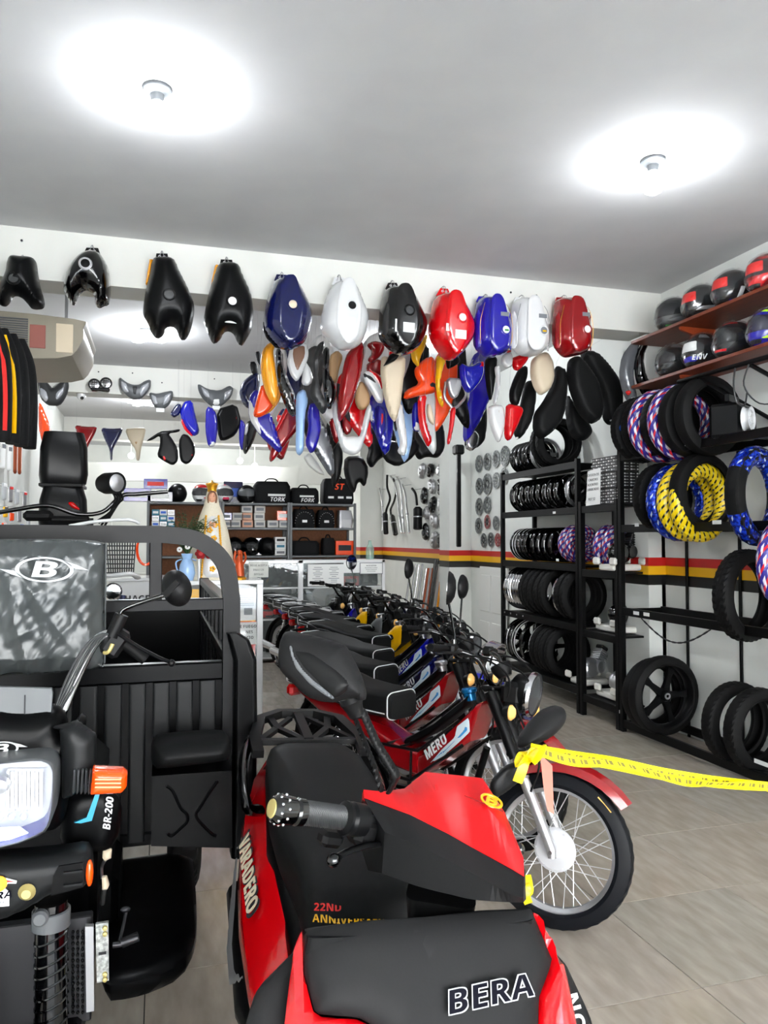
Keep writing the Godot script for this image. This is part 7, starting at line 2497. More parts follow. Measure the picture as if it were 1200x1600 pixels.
func emblem(parent: Node3D,xf: Transform3D,r: float,m: Material) -> void:
	var b := mb1()
	lathe(b,[Vector2(r,.0),Vector2(r * .99,.003),Vector2(r * .87,.003),Vector2(r * .86,.0)],36,xf * Transform3D(Basis(Vector3.RIGHT,PI / 2) * Basis.from_scale(Vector3(1.0,1,.46)),Vector3.ZERO),30.0,true)
	part("emblem_ring",b,m,parent)
	lettering("emblem_letter","B",r * .60,m,parent,xf * Transform3D(Basis(),Vector3(0,0,.001)),true,true,.003,false,2.0)
	b = mb1()
	prism(b,[Vector2(r * .6,r * .36),Vector2(r * 1.1,r * .2),Vector2(r * 1.5,r * .02),Vector2(r * 1.05,r * .06),Vector2(r * .97,r * .1)],0,.003,xf)
	prism(b,[Vector2(-r * .6,-r * .36),Vector2(-r * 1.1,-r * .2),Vector2(-r * 1.5,-r * .02),Vector2(-r * 1.05,-r * .06),Vector2(-r * .97,-r * .1)],0,.003,xf)
	part("emblem_swoosh",b,m,parent)
const C5 := Vector2(0,560)
func lamp_unit(label: String,body: String,org: Vector2,sc: float,pts: Array,lenses: Array,tag_px: Array,z: float) -> void:
	var o := outline(org,sc,pts,z)
	var c: Vector3 = o[0]
	var t := thing("headlamp_unit",label,"headlamp",c,0,"spare headlamp units on the middle beam")
	var b := mb1()
	pillow(b,chamfer(o[1]),.06,.07,.07,24,Vector2.ZERO,Transform3D(),.006)
	part("housing",b,M[body],t)
	for l in lenses:
		var pl := []
		for p in l[1]:
			var q := local(org,sc,p,z,c)
			pl.append(Vector2(q.x,q.y))
		b = mb1()
		pillow(b,chamfer(pl),.045,.0,.06,16,Vector2.ZERO,Transform3D(Basis(),Vector3(0,0,.03)),.004)
		part("lens",b,M[l[0]],t)
	if tag_px:
		b = mb1()
		box(b,local(org,sc,tag_px,z,c) + Vector3(0,0,.06),Vector3(.09,.045,.003),.001)
		part("price_tag",b,M.white_paper,t)
func middle_beam() -> void:
	var z := ZB2 + .085
	lamp_unit("dark violet-grey headlamp unit with an amber lens and price tag","grey_dark",C5,4.0,[[235,110],[262,115],[305,160],[330,190],[380,145],[425,130],[432,175],[420,230],[385,288],[350,300],[300,295],[255,255],[238,180]],[["lamp_silver",[[250,180],[300,200],[318,260],[290,280],[256,240]]],["lamp_silver",[[345,215],[410,170],[405,225],[365,275],[342,262]]],["lens_orange",[[268,205],[290,208],[294,234],[274,230]]]],[326,314],z)
	lamp_unit("clear silver headlamp unit with swept wings, paired with a smaller one","grey_plastic",C5,4.0,[[742,110],[790,150],[830,165],[870,165],[905,140],[944,130],[942,180],[915,222],[880,255],[830,260],[790,230],[750,190]],[["lamp_silver",[[755,140],[800,165],[815,225],[780,215],[756,180]]],["lamp_silver",[[870,180],[935,145],[930,190],[885,245],[868,230]]],["grey_dark",[[820,175],[866,175],[860,240],[826,236]]]],[],z)
	lamp_unit("smaller clear silver headlamp unit with a price tag under it","grey_plastic",C5,4.0,[[930,210],[980,222],[1030,210],[1080,200],[1082,240],[1060,290],[1020,322],[970,312],[942,262]],[["lamp_silver",[[940,225],[985,240],[995,300],[960,290]]],["lamp_silver",[[1015,235],[1075,212],[1060,275],[1012,310]]]],[1002,328],z)
	lamp_unit("clear silver headlamp unit with a bright white centre","grey_plastic",C1,3.0,[[925,715],[975,745],[1030,752],[1075,726],[1096,740],[1085,780],[1050,815],[1030,830],[990,826],[950,790],[930,755]],[["lamp_silver",[[936,730],[985,760],[988,800],[952,780]]],["lamp_silver",[[1040,762],[1088,742],[1078,780],[1045,808]]],["white_paper",[[992,790],[1034,788],[1030,822],[996,822]]]],[1012,835],z)
	var t := thing("twin_gauge","pair of round black-rimmed driving lamps on the middle beam","lamp",on_z(157,600,z))
	for q in [[590,163],[663,155]]:
		var p := on_z(q[0] / 4.0,560 + q[1] / 4.0,z) - t.position
		var b := mb1()
		lathe(b,[Vector2(.001,-.08),Vector2(.05,-.08),Vector2(.066,-.02),Vector2(.066,.012),Vector2(.055,.012),Vector2(.05,.0),Vector2(.001,.0)],24,Transform3D(AXZ,p))
		var g := part("bowl",b,M.gloss_black,t)
		b = mb1()
		lathe(b,[Vector2(.001,.008),Vector2(.03,.006),Vector2(.05,.001),Vector2(.001,.0005)],20,Transform3D(AXZ,p))
		part("lens",b,M.chrome,g)
		b = mb1()
		for k in 3:
			box(b,p + Vector3(0,-.025 + k * .025,.014),Vector3(.10,.004,.004))
			box(b,p + Vector3(-.025 + k * .025,0,.014),Vector3(.004,.10,.004))
		part("guard_grille",b,M.gloss_black,g)
	var bb := mb1()
	box(bb,on_z(157,609,z) - t.position,Vector3(.2,.04,.05),.01)
	part("bracket",bb,M.gloss_black,t)
	t = thing("dome_camera","small white dome camera under the middle beam","camera",Vector3(on_z(127,620,ZB2 - .1).x,BEAM,ZB2 - .1))
	bb = mb1()
	lathe(bb,[Vector2(.001,0),Vector2(.05,0),Vector2(.052,-.02),Vector2(.045,-.05),Vector2(.025,-.072),Vector2(.001,-.08)],22)
	part("housing",bb,M.white_gloss,t)
	bb = mb1()
	sphere(bb,Vector3(.01,-.05,.03),Vector3.ONE * .022,14,8)
	part("eye",bb,M.gloss_black,t)
	var G := "shield-shaped nose panels in a row"
	var zm := ZB2 - 1.3
	panel("nose_panel","dark red shield-shaped nose panel beside the navy one","fairing","red_deep",C5,[[462,415],[540,426],[608,425],[600,460],[562,530],[542,570],[530,632],[518,600],[512,540],[482,470]],zm,.05,Vector2.ZERO,[["ink",[[520,490],[536,512],[562,488],[540,530]],"vent_slot"]],G,4.0)
	panel("nose_panel","navy shield-shaped nose panel between red and cream ones","fairing","blue_navy",C5,[[627,432],[700,438],[770,435],[760,470],[726,530],[706,570],[702,640],[688,640],[685,570],[650,500]],zm,.05,Vector2.ZERO,[["ink",[[680,500],[700,525],[720,500],[702,540]],"vent_slot"]],G,4.0)
	panel("nose_panel","cream shield-shaped nose panel beside the black leg shields","fairing","cream",C5,[[778,440],[845,435],[912,435],[905,480],[882,560],[872,640],[852,640],[848,570],[810,520]],zm,.05,Vector2.ZERO,[["tan",[[826,492],[850,520],[872,492],[868,530],[852,560],[834,530]],"vent_slot"]],G,4.0)
	panel("side_fairing","orange and white side fairing by the jackets","fairing","orange_gloss",C5,[[240,272],[262,290],[290,360],[318,430],[320,500],[308,555],[290,560],[262,520],[242,440]],ZB2 + 1.2,.05,Vector2.ZERO,[["white_gloss",[[300,380],[318,430],[320,500],[310,550],[304,500],[308,440]]],["white_paper",[[282,516],[308,516],[308,542],[282,542]],"price_tag"]],"",4.0)
func left_side() -> void:
	var t := thing("air_conditioner","cream ceiling air conditioner with a slatted grille","air conditioner",Vector3(-.98,2.72,-5.95))
	var b := mb1()
	var prof := [Vector2(-.42,.30),Vector2(.40,.30),Vector2(.46,.24),Vector2(.44,.12),Vector2(.30,.02),Vector2(-.36,.0),Vector2(-.42,.06)]
	prism(b,spline(prof,3,true),-.55,.30,Transform3D(Basis(),Vector3.ZERO),30.0)
	part("casing",b,M.cream_plastic,t)
	for k in 16:
		b = mb1()
		box(b,Vector3(0,0,0),Vector3(.52,.010,.012),.002,Transform3D(Basis(),Vector3(-.15,.04 + k * .0155,.303)))
		part("grille_slat",b,M.grey_plastic,t)
	b = mb1()
	box(b,Vector3(.17,.16,.302),Vector3(.10,.16,.006),.002)
	part("label_panel",b,M.red_faded,t)
	b = mb1()
	box(b,Vector3(.34,.16,.302),Vector3(.11,.2,.008),.003)
	part("end_cover",b,M.cream,t)
	for x in [-.3,.3]:
		b = mb1()
		tube(b,[Vector3(x,.29,-.15),Vector3(x,CEIL - 2.72,-.15)],.012,8)
		part("hanger_rod",b,M.steel,t)
	var rail := thing("clothes_rail","steel rail on the side wall that the riding jackets hang from","rail",Vector3(XL,2.86,-5.15))
	b = mb1()
	tube(b,[Vector3(.42,.04,.4),Vector3(.42,.04,-.36)],.014,8)
	tube(b,[Vector3(.0,.04,-.35),Vector3(.42,.04,-.35)],.014,8)
	tube(b,[Vector3(.0,.04,.38),Vector3(.42,.04,.38)],.014,8)
	part("rail_tube",b,M.steel,rail)
	for k in 4:
		var p := Vector3(-1.17 + .03 * k,2.86,-4.98 - .12 * k)
		var j := thing("riding_jacket",["black jacket with a long red sleeve stripe on the wall rail","black and yellow jacket hanging on the wall rail","plain black jacket with a small chest badge on the wall rail","black jacket with an orange collar flash on the wall rail"][k],"jacket",p,.25,"riding jackets on the wall rail")
		b = mb1()
		var st := []
		for q in [[.0,.05,.03],[-.05,.16,.045],[-.12,.22,.05],[-.35,.21,.05],[-.6,.22,.052],[-.72,.22,.052]]:
			st.append([Vector3(0,q[0],0),Vector3(q[1],0,0),Vector3(0,0,q[2]),.6])
		sections(b,st,Transform3D(),4,50.0)
		var body := part("body",b,M.cloth_black,j)
		for s in [-1.0,1.0]:
			b = mb1()
			tube(b,spline([Vector3(s * .19,-.09,.0),Vector3(s * .25,-.25,.02),Vector3(s * .27,-.5,.03),Vector3(s * .27,-.78,.05)],4),[.055,.054,.053,.052,.051,.05,.05,.049,.048,.046,.044,.043,.04],12)
			part("sleeve",b,M.cloth_black,j)
			if k < 2:
				b = mb1()
				tube(b,spline([Vector3(s * .215,-.12,.05),Vector3(s * .26,-.3,.062),Vector3(s * .275,-.5,.075),Vector3(s * .275,-.72,.082)],4),.014,6)
				part("sleeve_stripe",b,M.red_label if k == 0 else M.yellow_gloss,j)
		b = mb1()
		box(b,Vector3(.08,-.2,.052),Vector3(.05,.05,.006),.002)
		part("chest_badge",b,[M.white_paper,M.yellow_gloss,M.blue_pale,M.orange_gloss][k],j)
		b = mb1()
		tube(b,spline([Vector3(0,.0,0),Vector3(0,.03,0),Vector3(0,.055,-.01)],4),.004,6)
		part("hanger_hook",b,M.steel,j)
	rng.seed = 23
	var cols := ["white_paper","copper_pack","clear_pack","green_label","orange_gloss","blue_label","yellow_gloss","silver"]
	var n := 0
	for q in [[4,712,0],[14,716,0],[24,712,1],[31,714,1],[6,768,2],[16,772,7],[26,776,2],[8,800,6],[18,806,4],[30,804,7],[6,825,4],[20,828,5],[34,826,5],[44,812,2],[38,780,7]]:
		var p := on_x(q[0],q[1],XL + .12)
		var pk := thing("blister_pack",["white carded pack of decals","copper-coloured tube pack","clear bag of small fittings","green carded pack","orange carded pack","blue carded pack","yellow carded pack","silver bag of bolts"][q[2]] + " on the pegs of the side wall","pack",p,PI / 2 - .3,"small packs on the side wall")
		var h: float = [.24,.36,.16,.14,.1,.09,.1,.16][q[2]]
		b = mb1()
		pillow(b,rrect(.075,h,.012),.012,.004,.02,12,Vector2.ZERO,Transform3D(),.004)
		part("pack",b,M[cols[q[2]]],pk)
		b = mb1()
		box(b,Vector3(0,h * .36,.015),Vector3(.06,h * .16,.003),.001)
		part("header_card",b,M[["ink_soft","copper_pack","white_paper","white_paper","white_paper","white_paper","ink","red_label"][q[2]]],pk)
		b = mb1()
		tube(b,[Vector3(0,h * .45,0),Vector3(0,h * .45 + .01,-.13)],.002,4)
		part("peg",b,M.steel,pk)
		n += 1
	t = thing("display_stand","black upright display stand behind the top cases","stand",on_z(98,842,-5.2) * Vector3(1,0,1))
	b = mb1()
	box(b,Vector3(0,1.0,-.14),Vector3(.06,2.0,.05),.005)
	box(b,Vector3(0,.02,-.05),Vector3(.5,.04,.4),.01)
	for y in [1.34,1.55,1.83]:
		box(b,Vector3(0,y,.0),Vector3(.25,.02,.3),.003)
	part("post",b,M.rack_black,t)
	for q in [[1.56,.26,"black top case with a red reflector, upper of two on the stand"],[1.35,.2,"black top case with a red reflector, lower of two on the stand"],[1.84,.32,"plain black back cushion on top of the case stand"]]:
		var c := thing("top_case",q[2],"top case",t.position + Vector3(0,q[0],.02),.15,"top cases on the stand")
		b = mb1()
		sections(b,[[Vector3(0,.0,0),Vector3(.13,0,0),Vector3(0,0,.14),.4],[Vector3(0,.06,0),Vector3(.14,0,0),Vector3(0,0,.16),.4],[Vector3(0,q[1] * .7,0),Vector3(.135,0,0),Vector3(0,0,.15),.4],[Vector3(0,q[1],0),Vector3(.115,0,0),Vector3(0,0,.12),.5]])
		part("shell",b,M.satin_black,c)
		if q[1] < .3:
			b = mb1()
			pillow(b,chamfer([Vector2(-.03,.02),Vector2(.0,.026),Vector2(.045,-.02),Vector2(.035,-.03),Vector2(-.01,-.012)]),.02,.0,.02,14,Vector2.ZERO,Transform3D(Basis(),Vector3(.05,q[1] * .55,.15)))
			part("reflector",b,M.lens_red,c)
	t = thing("handlebar_display","black handlebar set with a round spot lamp on a tall post","handlebar",on_z(140,842,-4.75) * Vector3(1,0,1))
	var zt := -4.75
	b = mb1()
	tube(b,[Vector3(0,0,0),Vector3(0,1.62,0)],.02,10)
	box(b,Vector3(0,.02,0),Vector3(.4,.04,.4),.01)
	part("post",b,M.rack_black,t)
	b = mb1()
	var hb := []
	for q in [[-40,808],[20,797],[75,790],[120,803],[160,800],[190,775],[215,772],[262,768]]:
		hb.append(on_z(q[0],q[1],zt) - t.position)
	tube(b,spline(hb,5),.013,8)
	part("bar_tube",b,M.gloss_black,t)
	b = mb1()
	var lp := on_z(166,754,zt + .1) - t.position
	lathe(b,[Vector2(.001,-.14),Vector2(.05,-.135),Vector2(.062,-.1),Vector2(.062,.0),Vector2(.052,.0),Vector2(.05,-.01),Vector2(.001,-.012)],24,Transform3D(Basis(Vector3.UP,.7) * AXZ,lp + Vector3(.06,0,0)))
	var sl := part("spot_lamp",b,M.black_plastic,t)
	b = mb1()
	lathe(b,[Vector2(.001,.006),Vector2(.03,.003),Vector2(.052,-.006),Vector2(.001,-.008)],20,Transform3D(Basis(Vector3.UP,.7) * AXZ,lp + Vector3(.06,0,0)))
	part("lamp_glass",b,M.aluminium,sl)
	b = mb1()
	for k in 4:
		var l3 := []
		for q in [[150,815 + k * 3],[172,800 - k * 4],[180,780],[176,770]]:
			l3.append(on_z(q[0] + k * 4,q[1],zt + .03) - t.position)
		tube(b,spline(l3,4),.007,6)
	box(b,on_z(60,806,zt) - t.position,Vector3(.16,.06,.06),.02)
	box(b,on_z(110,812,zt) - t.position,Vector3(.22,.04,.05),.015)
	part("cable_bundle",b,M.rubber,t)
	b = mb1()
	tube(b,spline([on_z(108,822,zt + .1) - t.position,on_z(150,815,zt + .1) - t.position,on_z(200,812,zt + .1) - t.position,on_z(218,818,zt + .08) - t.position],5),.010,8)
	part("white_hose",b,M.white_gloss,t)
	t = thing("basket_moped","small moped with wire basket, white mudguard and chrome lamp behind the tricycle","moped",on_z(190,900,-4.9) * Vector3(1,0,1))
	b = mb1()
	for k in 12:
		tube(b,[on_z(166 + k * 4.2,842,-4.85) - t.position,on_z(170 + k * 3.5,895,-4.85) - t.position],.004,5)
	for k in 8:
		tube(b,[on_z(165,846 + k * 7,-4.845) - t.position,on_z(213 - k * .6,846 + k * 7,-4.845) - t.position],.004,5)
	part("wire_basket",b,M.grey_dark,t)
	b = mb1()
	tube(b,spline([on_z(150,902,-4.8) - t.position,on_z(180,899,-4.75) - t.position,on_z(205,897,-4.75) - t.position,on_z(214,902,-4.8) - t.position],5),.028,10,false,Transform3D(),.5)
	part("mudguard",b,M.white_gloss,t)
	b = mb1()
	lathe(b,[Vector2(.001,-.06),Vector2(.04,-.05),Vector2(.05,.0),Vector2(.04,.012),Vector2(.001,.016)],20,Transform3D(AXZ,on_z(177,924,-4.7) - t.position))
	part("chrome_lamp",b,M.chrome,t)
	b = mb1()
	tyre_mesh(b,.28,.07,.06,36,.002,Transform3D(Basis(Vector3.FORWARD,PI / 2),Vector3(0,.28,.1)))
	part("front_wheel",b,M.rubber,t)
	b = mb1()
	tube(b,[Vector3(0,.28,.1),Vector3(0,1.15,-.12)],.02,8)
	tube(b,[Vector3(0,.9,-.1),Vector3(0,.5,-.5),Vector3(0,.28,-1.0)],.03,8)
	part("frame_tube",b,M.blue_navy,t)
	t = thing("cable_coil","orange cable coil hanging beside the shelves","cable",on_z(228,858,-9.0))
	b = mb1()
	for k in 2:
		var l3 := []
		for j in 24:
			var a := TAU * j / 24
			l3.append(Vector3(cos(a) * (.09 + .01 * k),sin(a) * .17 - .01 * k,.02 * k))
		tube(b,l3,.01,6,true)
	part("coil",b,M.orange_gloss,t)
	b = mb1()
	tube(b,[Vector3(0,.16,0),Vector3(0,.17,-1.49)],.004,5)
	part("hook_rod",b,M.steel,t)
func soft_bag(label: String,at: Vector3,size: Vector3,turn := .0) -> Node3D:
	var t := thing("luggage_bag",label,"bag",at,turn,"black luggage bags on the far shelves")
	var b := mb1()
	sections(b,[[Vector3(0,.0,0),Vector3(size.x * .47,0,0),Vector3(0,0,size.z * .45),.3],[Vector3(0,size.y * .15,0),Vector3(size.x * .5,0,0),Vector3(0,0,size.z * .5),.3],[Vector3(0,size.y * .8,0),Vector3(size.x * .49,0,0),Vector3(0,0,size.z * .48),.35],[Vector3(0,size.y,0),Vector3(size.x * .42,0,0),Vector3(0,0,size.z * .38),.4]])
	part("body",b,M.cloth_black,t)
	b = mb1()
	tube(b,spline([Vector3(-size.x * .2,size.y * .97,0),Vector3(-size.x * .1,size.y + .04,0),Vector3(size.x * .1,size.y + .04,0),Vector3(size.x * .2,size.y * .97,0)],4),.01,6)
	part("handle",b,M.cloth_black,t)
	return t
func carton(label: String,at: Vector3,size: Vector3,m: String,group: String,face := "white_paper") -> void:
	var t := thing("small_box",label,"box",at,0,group)
	var b := mb1()
	box(b,Vector3(0,size.y / 2,0),size,.004)
	part("box",b,M[m],t)
	b = mb1()
	box(b,Vector3(0,size.y * .5,size.z / 2 + .001),Vector3(size.x * .7,size.y * .4,.002),.0)
	part("label_print",b,M[face],t)
func far_shelves() -> void:
	var z := -10.5
	var zd := .42
	var ys := [1.99,1.655,1.272,.85,.4]
	var xs := [[-.16,.80],[.80,1.72],[1.72,2.66]]
	for i in 3:
		var cx: float = (xs[i][0] + xs[i][1]) / 2
		var w: float = xs[i][1] - xs[i][0]
		var t := thing("shelf_unit",["grey metal shelf unit with the blue and white parts boxes","grey metal shelf unit with the pale parts boxes","grey metal shelf unit with the saddlebags"][i],"shelf unit",Vector3(cx,0,z))
		for sx in [-1.0,1.0]:
			for sz in [.0,-zd]:
				var b := mb1()
				box(b,Vector3(sx * (w / 2 - .018),1.0,sz),Vector3(.034,2.0,.034),.003)
				part("post",b,M.shelf_grey,t)
		for y in ys:
			var b := mb1()
			box(b,Vector3(0,y - .016,-zd / 2),Vector3(w - .005,.03,zd),.003)
			part("shelf",b,M.shelf_grey,t)
		var b2 := mb1()
		box(b2,Vector3(0,1.0,-zd - .01),Vector3(w - .02,1.96,.012))
		part("back_board",b2,M.pegboard,t)
	var top := 1.992
	var HG := "helmets on the far shelf top"
	var zi := z - .2
	for q in [[215,"blue_violet",.34,.17,"violet-blue carton with pale print on the far shelf top"],[250,"blue_navy",.32,.13,"navy carton beside the violet-blue one on the far shelf top"]]:
		carton(q[4],Vector3(on_z(q[0],785,zi).x,top,zi),Vector3(q[2],q[3],.3),q[1],"cartons on the far shelf top")
	carton("violet carton stacked crosswise on the navy one, far shelf top",Vector3(on_z(243,785,zi).x,top + .171,zi),Vector3(.3,.13,.25),"blue_violet","cartons on the far shelf top","red_label")
	carton("navy carton tucked behind the white and pink helmet, far shelf top",Vector3(on_z(365,785,zi - .02).x,top,zi - .13),Vector3(.26,.3,.12),"blue_navy","cartons on the far shelf top","blue_label")
	helmet("plain black helmet seen from behind on the far shelf top",HG,Vector3(on_z(277,785,zi).x,top,zi),PI + .2,"satin_black",{"film": false,"decals": [["ink_soft",[[170,20],[190,20],[190,30],[170,30]]]]})
	helmet("red and white helmet with a dark visor on the far shelf top",HG,Vector3(on_z(315,785,zi).x,top,zi),-.3,"white_gloss",{"film": false,"decals": [["red_gloss",[[-90,36],[90,36],[90,70],[-90,70]]],["red_gloss",[[30,-30],[100,-30],[110,0],[70,-4]]]]})
	helmet("white and pink helmet with a smoked visor on the far shelf top",HG,Vector3(on_z(350,785,zi).x,top,zi),.1,"white_gloss",{"film": false,"decals": [["pink",[[-30,-36],[30,-36],[18,-20],[-18,-20]]],["pink",[[-20,60],[20,60],[14,80],[-14,80]]]]})
	helmet("black helmet with a pale visor beside the lettered bags",HG,Vector3(on_z(385,785,zi).x,top,zi),.1,"satin_black",{"film": false,"visor": "grey_plastic"})
	var g := soft_bag("large black tail bag lettered TORK",Vector3(on_z(424,785,zi).x,top,zi),Vector3(.50,.30,.34))
	lettering("bag_text","TORK",.06,M.white_gloss,g,xf_at(Vector3(.06,.05,.176)),true,true)
	var b3 := mb1()
	box(b3,Vector3(.05,.11,.172),Vector3(.24,.03,.004))
	part("reflective_strip",b3,M.white_paper,g)
	g = soft_bag("smaller black tail bag lettered FORK",Vector3(on_z(474,785,zi).x,top,zi),Vector3(.40,.22,.32))
	lettering("bag_text","FORK",.055,M.white_gloss,g,xf_at(Vector3(.03,.045,.166)),true,true)
	b3 = mb1()
	box(b3,Vector3(.02,.10,.162),Vector3(.2,.025,.004))
	part("reflective_strip",b3,M.white_paper,g)
	g = soft_bag("tall black tail bag with an orange emblem",Vector3(on_z(526,785,zi).x,top,zi),Vector3(.44,.36,.34))
	lettering("bag_emblem","ST",.09,M.orange_gloss,g,xf_at(Vector3(0,.24,.176)),true,true)
	b3 = mb1()
	for x in [-.12,.02,.14]:
		box(b3,Vector3(x,.09,.174),Vector3(.08,.03,.004))
	part("reflective_strip",b3,M.white_paper,g)
	var y1 := 1.656
	var BG := "parts boxes on the far shelves"
	var n := 0
	for r in 3:
		for k in 3:
			carton(["white box","blue box","teal box"][(k + r) % 3] + " in the small blue and white stack, " + ["bottom","middle","top"][r] + " row",Vector3(on_z(243 + k * 12,820,zi).x,y1 + r * .078,zi + .05),Vector3(.095,.076,.2),["white_paper","blue_navy","teal"][(k + r) % 3],BG,["blue_label","white_paper","white_paper"][(k + r) % 3])
	for q in [[366,0,"pale_card"],[385,0,"pink_card"],[404,0,"pale_card"],[424,0,"pale_card"],[442,0,"pale_card"],[370,1,"pale_card"],[384,1,"pink_card"],[403,1,"pale_card"],[384,2,"pale_card"],[404,2,"pale_card"],[352,1,"blue_violet"],[352,0,"pale_card"]]:
		carton({"pale_card": "pale grey parts box","pink_card": "salmon parts box","blue_violet": "violet parts box"}[q[2]] + ", " + ["bottom","second","top"][q[1]] + " row of the pale stack",Vector3(on_z(q[0],828,zi).x,y1 + q[1] * .1,zi + .05),Vector3(.145,.098,.2),q[2],BG,"ink_soft")
	carton("orange parts box at the end of the pale stack",Vector3(on_z(440,828,zi).x,y1 + .1,zi + .05),Vector3(.17,.13,.2),"orange_gloss",BG)
	for q in [[474,.30,.26,"wide black studded leather saddlebag"],[508,.24,.25,"black studded leather saddlebag with a buckle"]]:
		g = soft_bag(q[3] + " on the far shelf",Vector3(on_z(q[0],828,zi).x,y1,zi),Vector3(q[1],q[2],.2))
		b3 = mb1()
		for k in 14:
			var a := PI * k / 13.0
			sphere(b3,Vector3(cos(a) * q[1] * .44,q[2] * .25 + sin(a) * q[2] * .6,.1),Vector3.ONE * .008,6,4)
		part("stud",b3,M.chrome,g)
		b3 = mb1()
		box(b3,Vector3(0,q[2] * .35,.104),Vector3(.07,.035,.008),.003)
		part("buckle",b3,M.silver,g)
	var fb := thing("film_parcel","parcel in crinkled clear film at the end of the far shelf","parcel",Vector3(on_z(538,828,zi).x,y1,zi))
	b3 = mb1()
	sections(b3,[[Vector3(0,0,0),Vector3(.1,0,0),Vector3(0,0,.08),.3],[Vector3(.01,.12,0),Vector3(.11,0,0),Vector3(0,0,.09),.3],[Vector3(0,.25,0),Vector3(.09,0,0),Vector3(0,0,.06),.3]],Transform3D(),3,5.0)
	part("film",b3,M.silver,fb)
	var y2 := 1.273
	helmet("glossy black helmet on the lower far shelf","helmets on the lower far shelf",Vector3(on_z(392,870,zi).x,y2,zi),.2,"gloss_black",{"film": false})
	helmet("matt black helmet beside the glossy one on the lower far shelf","helmets on the lower far shelf",Vector3(on_z(418,872,zi).x,y2,zi),.6,"satin_black",{"film": false,"visor": "black_plastic"})
	helmet("dark helmet behind the statue on the lower far shelf","helmets on the lower far shelf",Vector3(on_z(366,872,zi).x,y2,zi),.0,"gloss_black",{"film": false})
	carton("navy box behind the black helmets on the lower far shelf",Vector3(on_z(405,872,zi - .1).x,y2,zi - .12),Vector3(.2,.24,.1),"blue_navy",BG)
	for r in 3:
		carton("white and grey box in the small stack beside the helmets, " + ["bottom","middle","top"][r],Vector3(on_z(436,872,zi).x,y2 + r * .085,zi + .04),Vector3(.15,.083,.2),"white_paper",BG,["ink_soft","teal","ink"][r])
	carton("orange power tool box on the lower far shelf",Vector3(on_z(536,870,zi).x,y2,zi),Vector3(.26,.2,.22),"orange_gloss",BG,"ink")
	g = soft_bag("folded black jacket on the lower far shelf",Vector3(on_z(475,872,zi).x,y2,zi),Vector3(.40,.2,.3))
	g = soft_bag("upright black pouch beside the orange tool box",Vector3(on_z(512,872,zi).x,y2,zi),Vector3(.18,.24,.2))
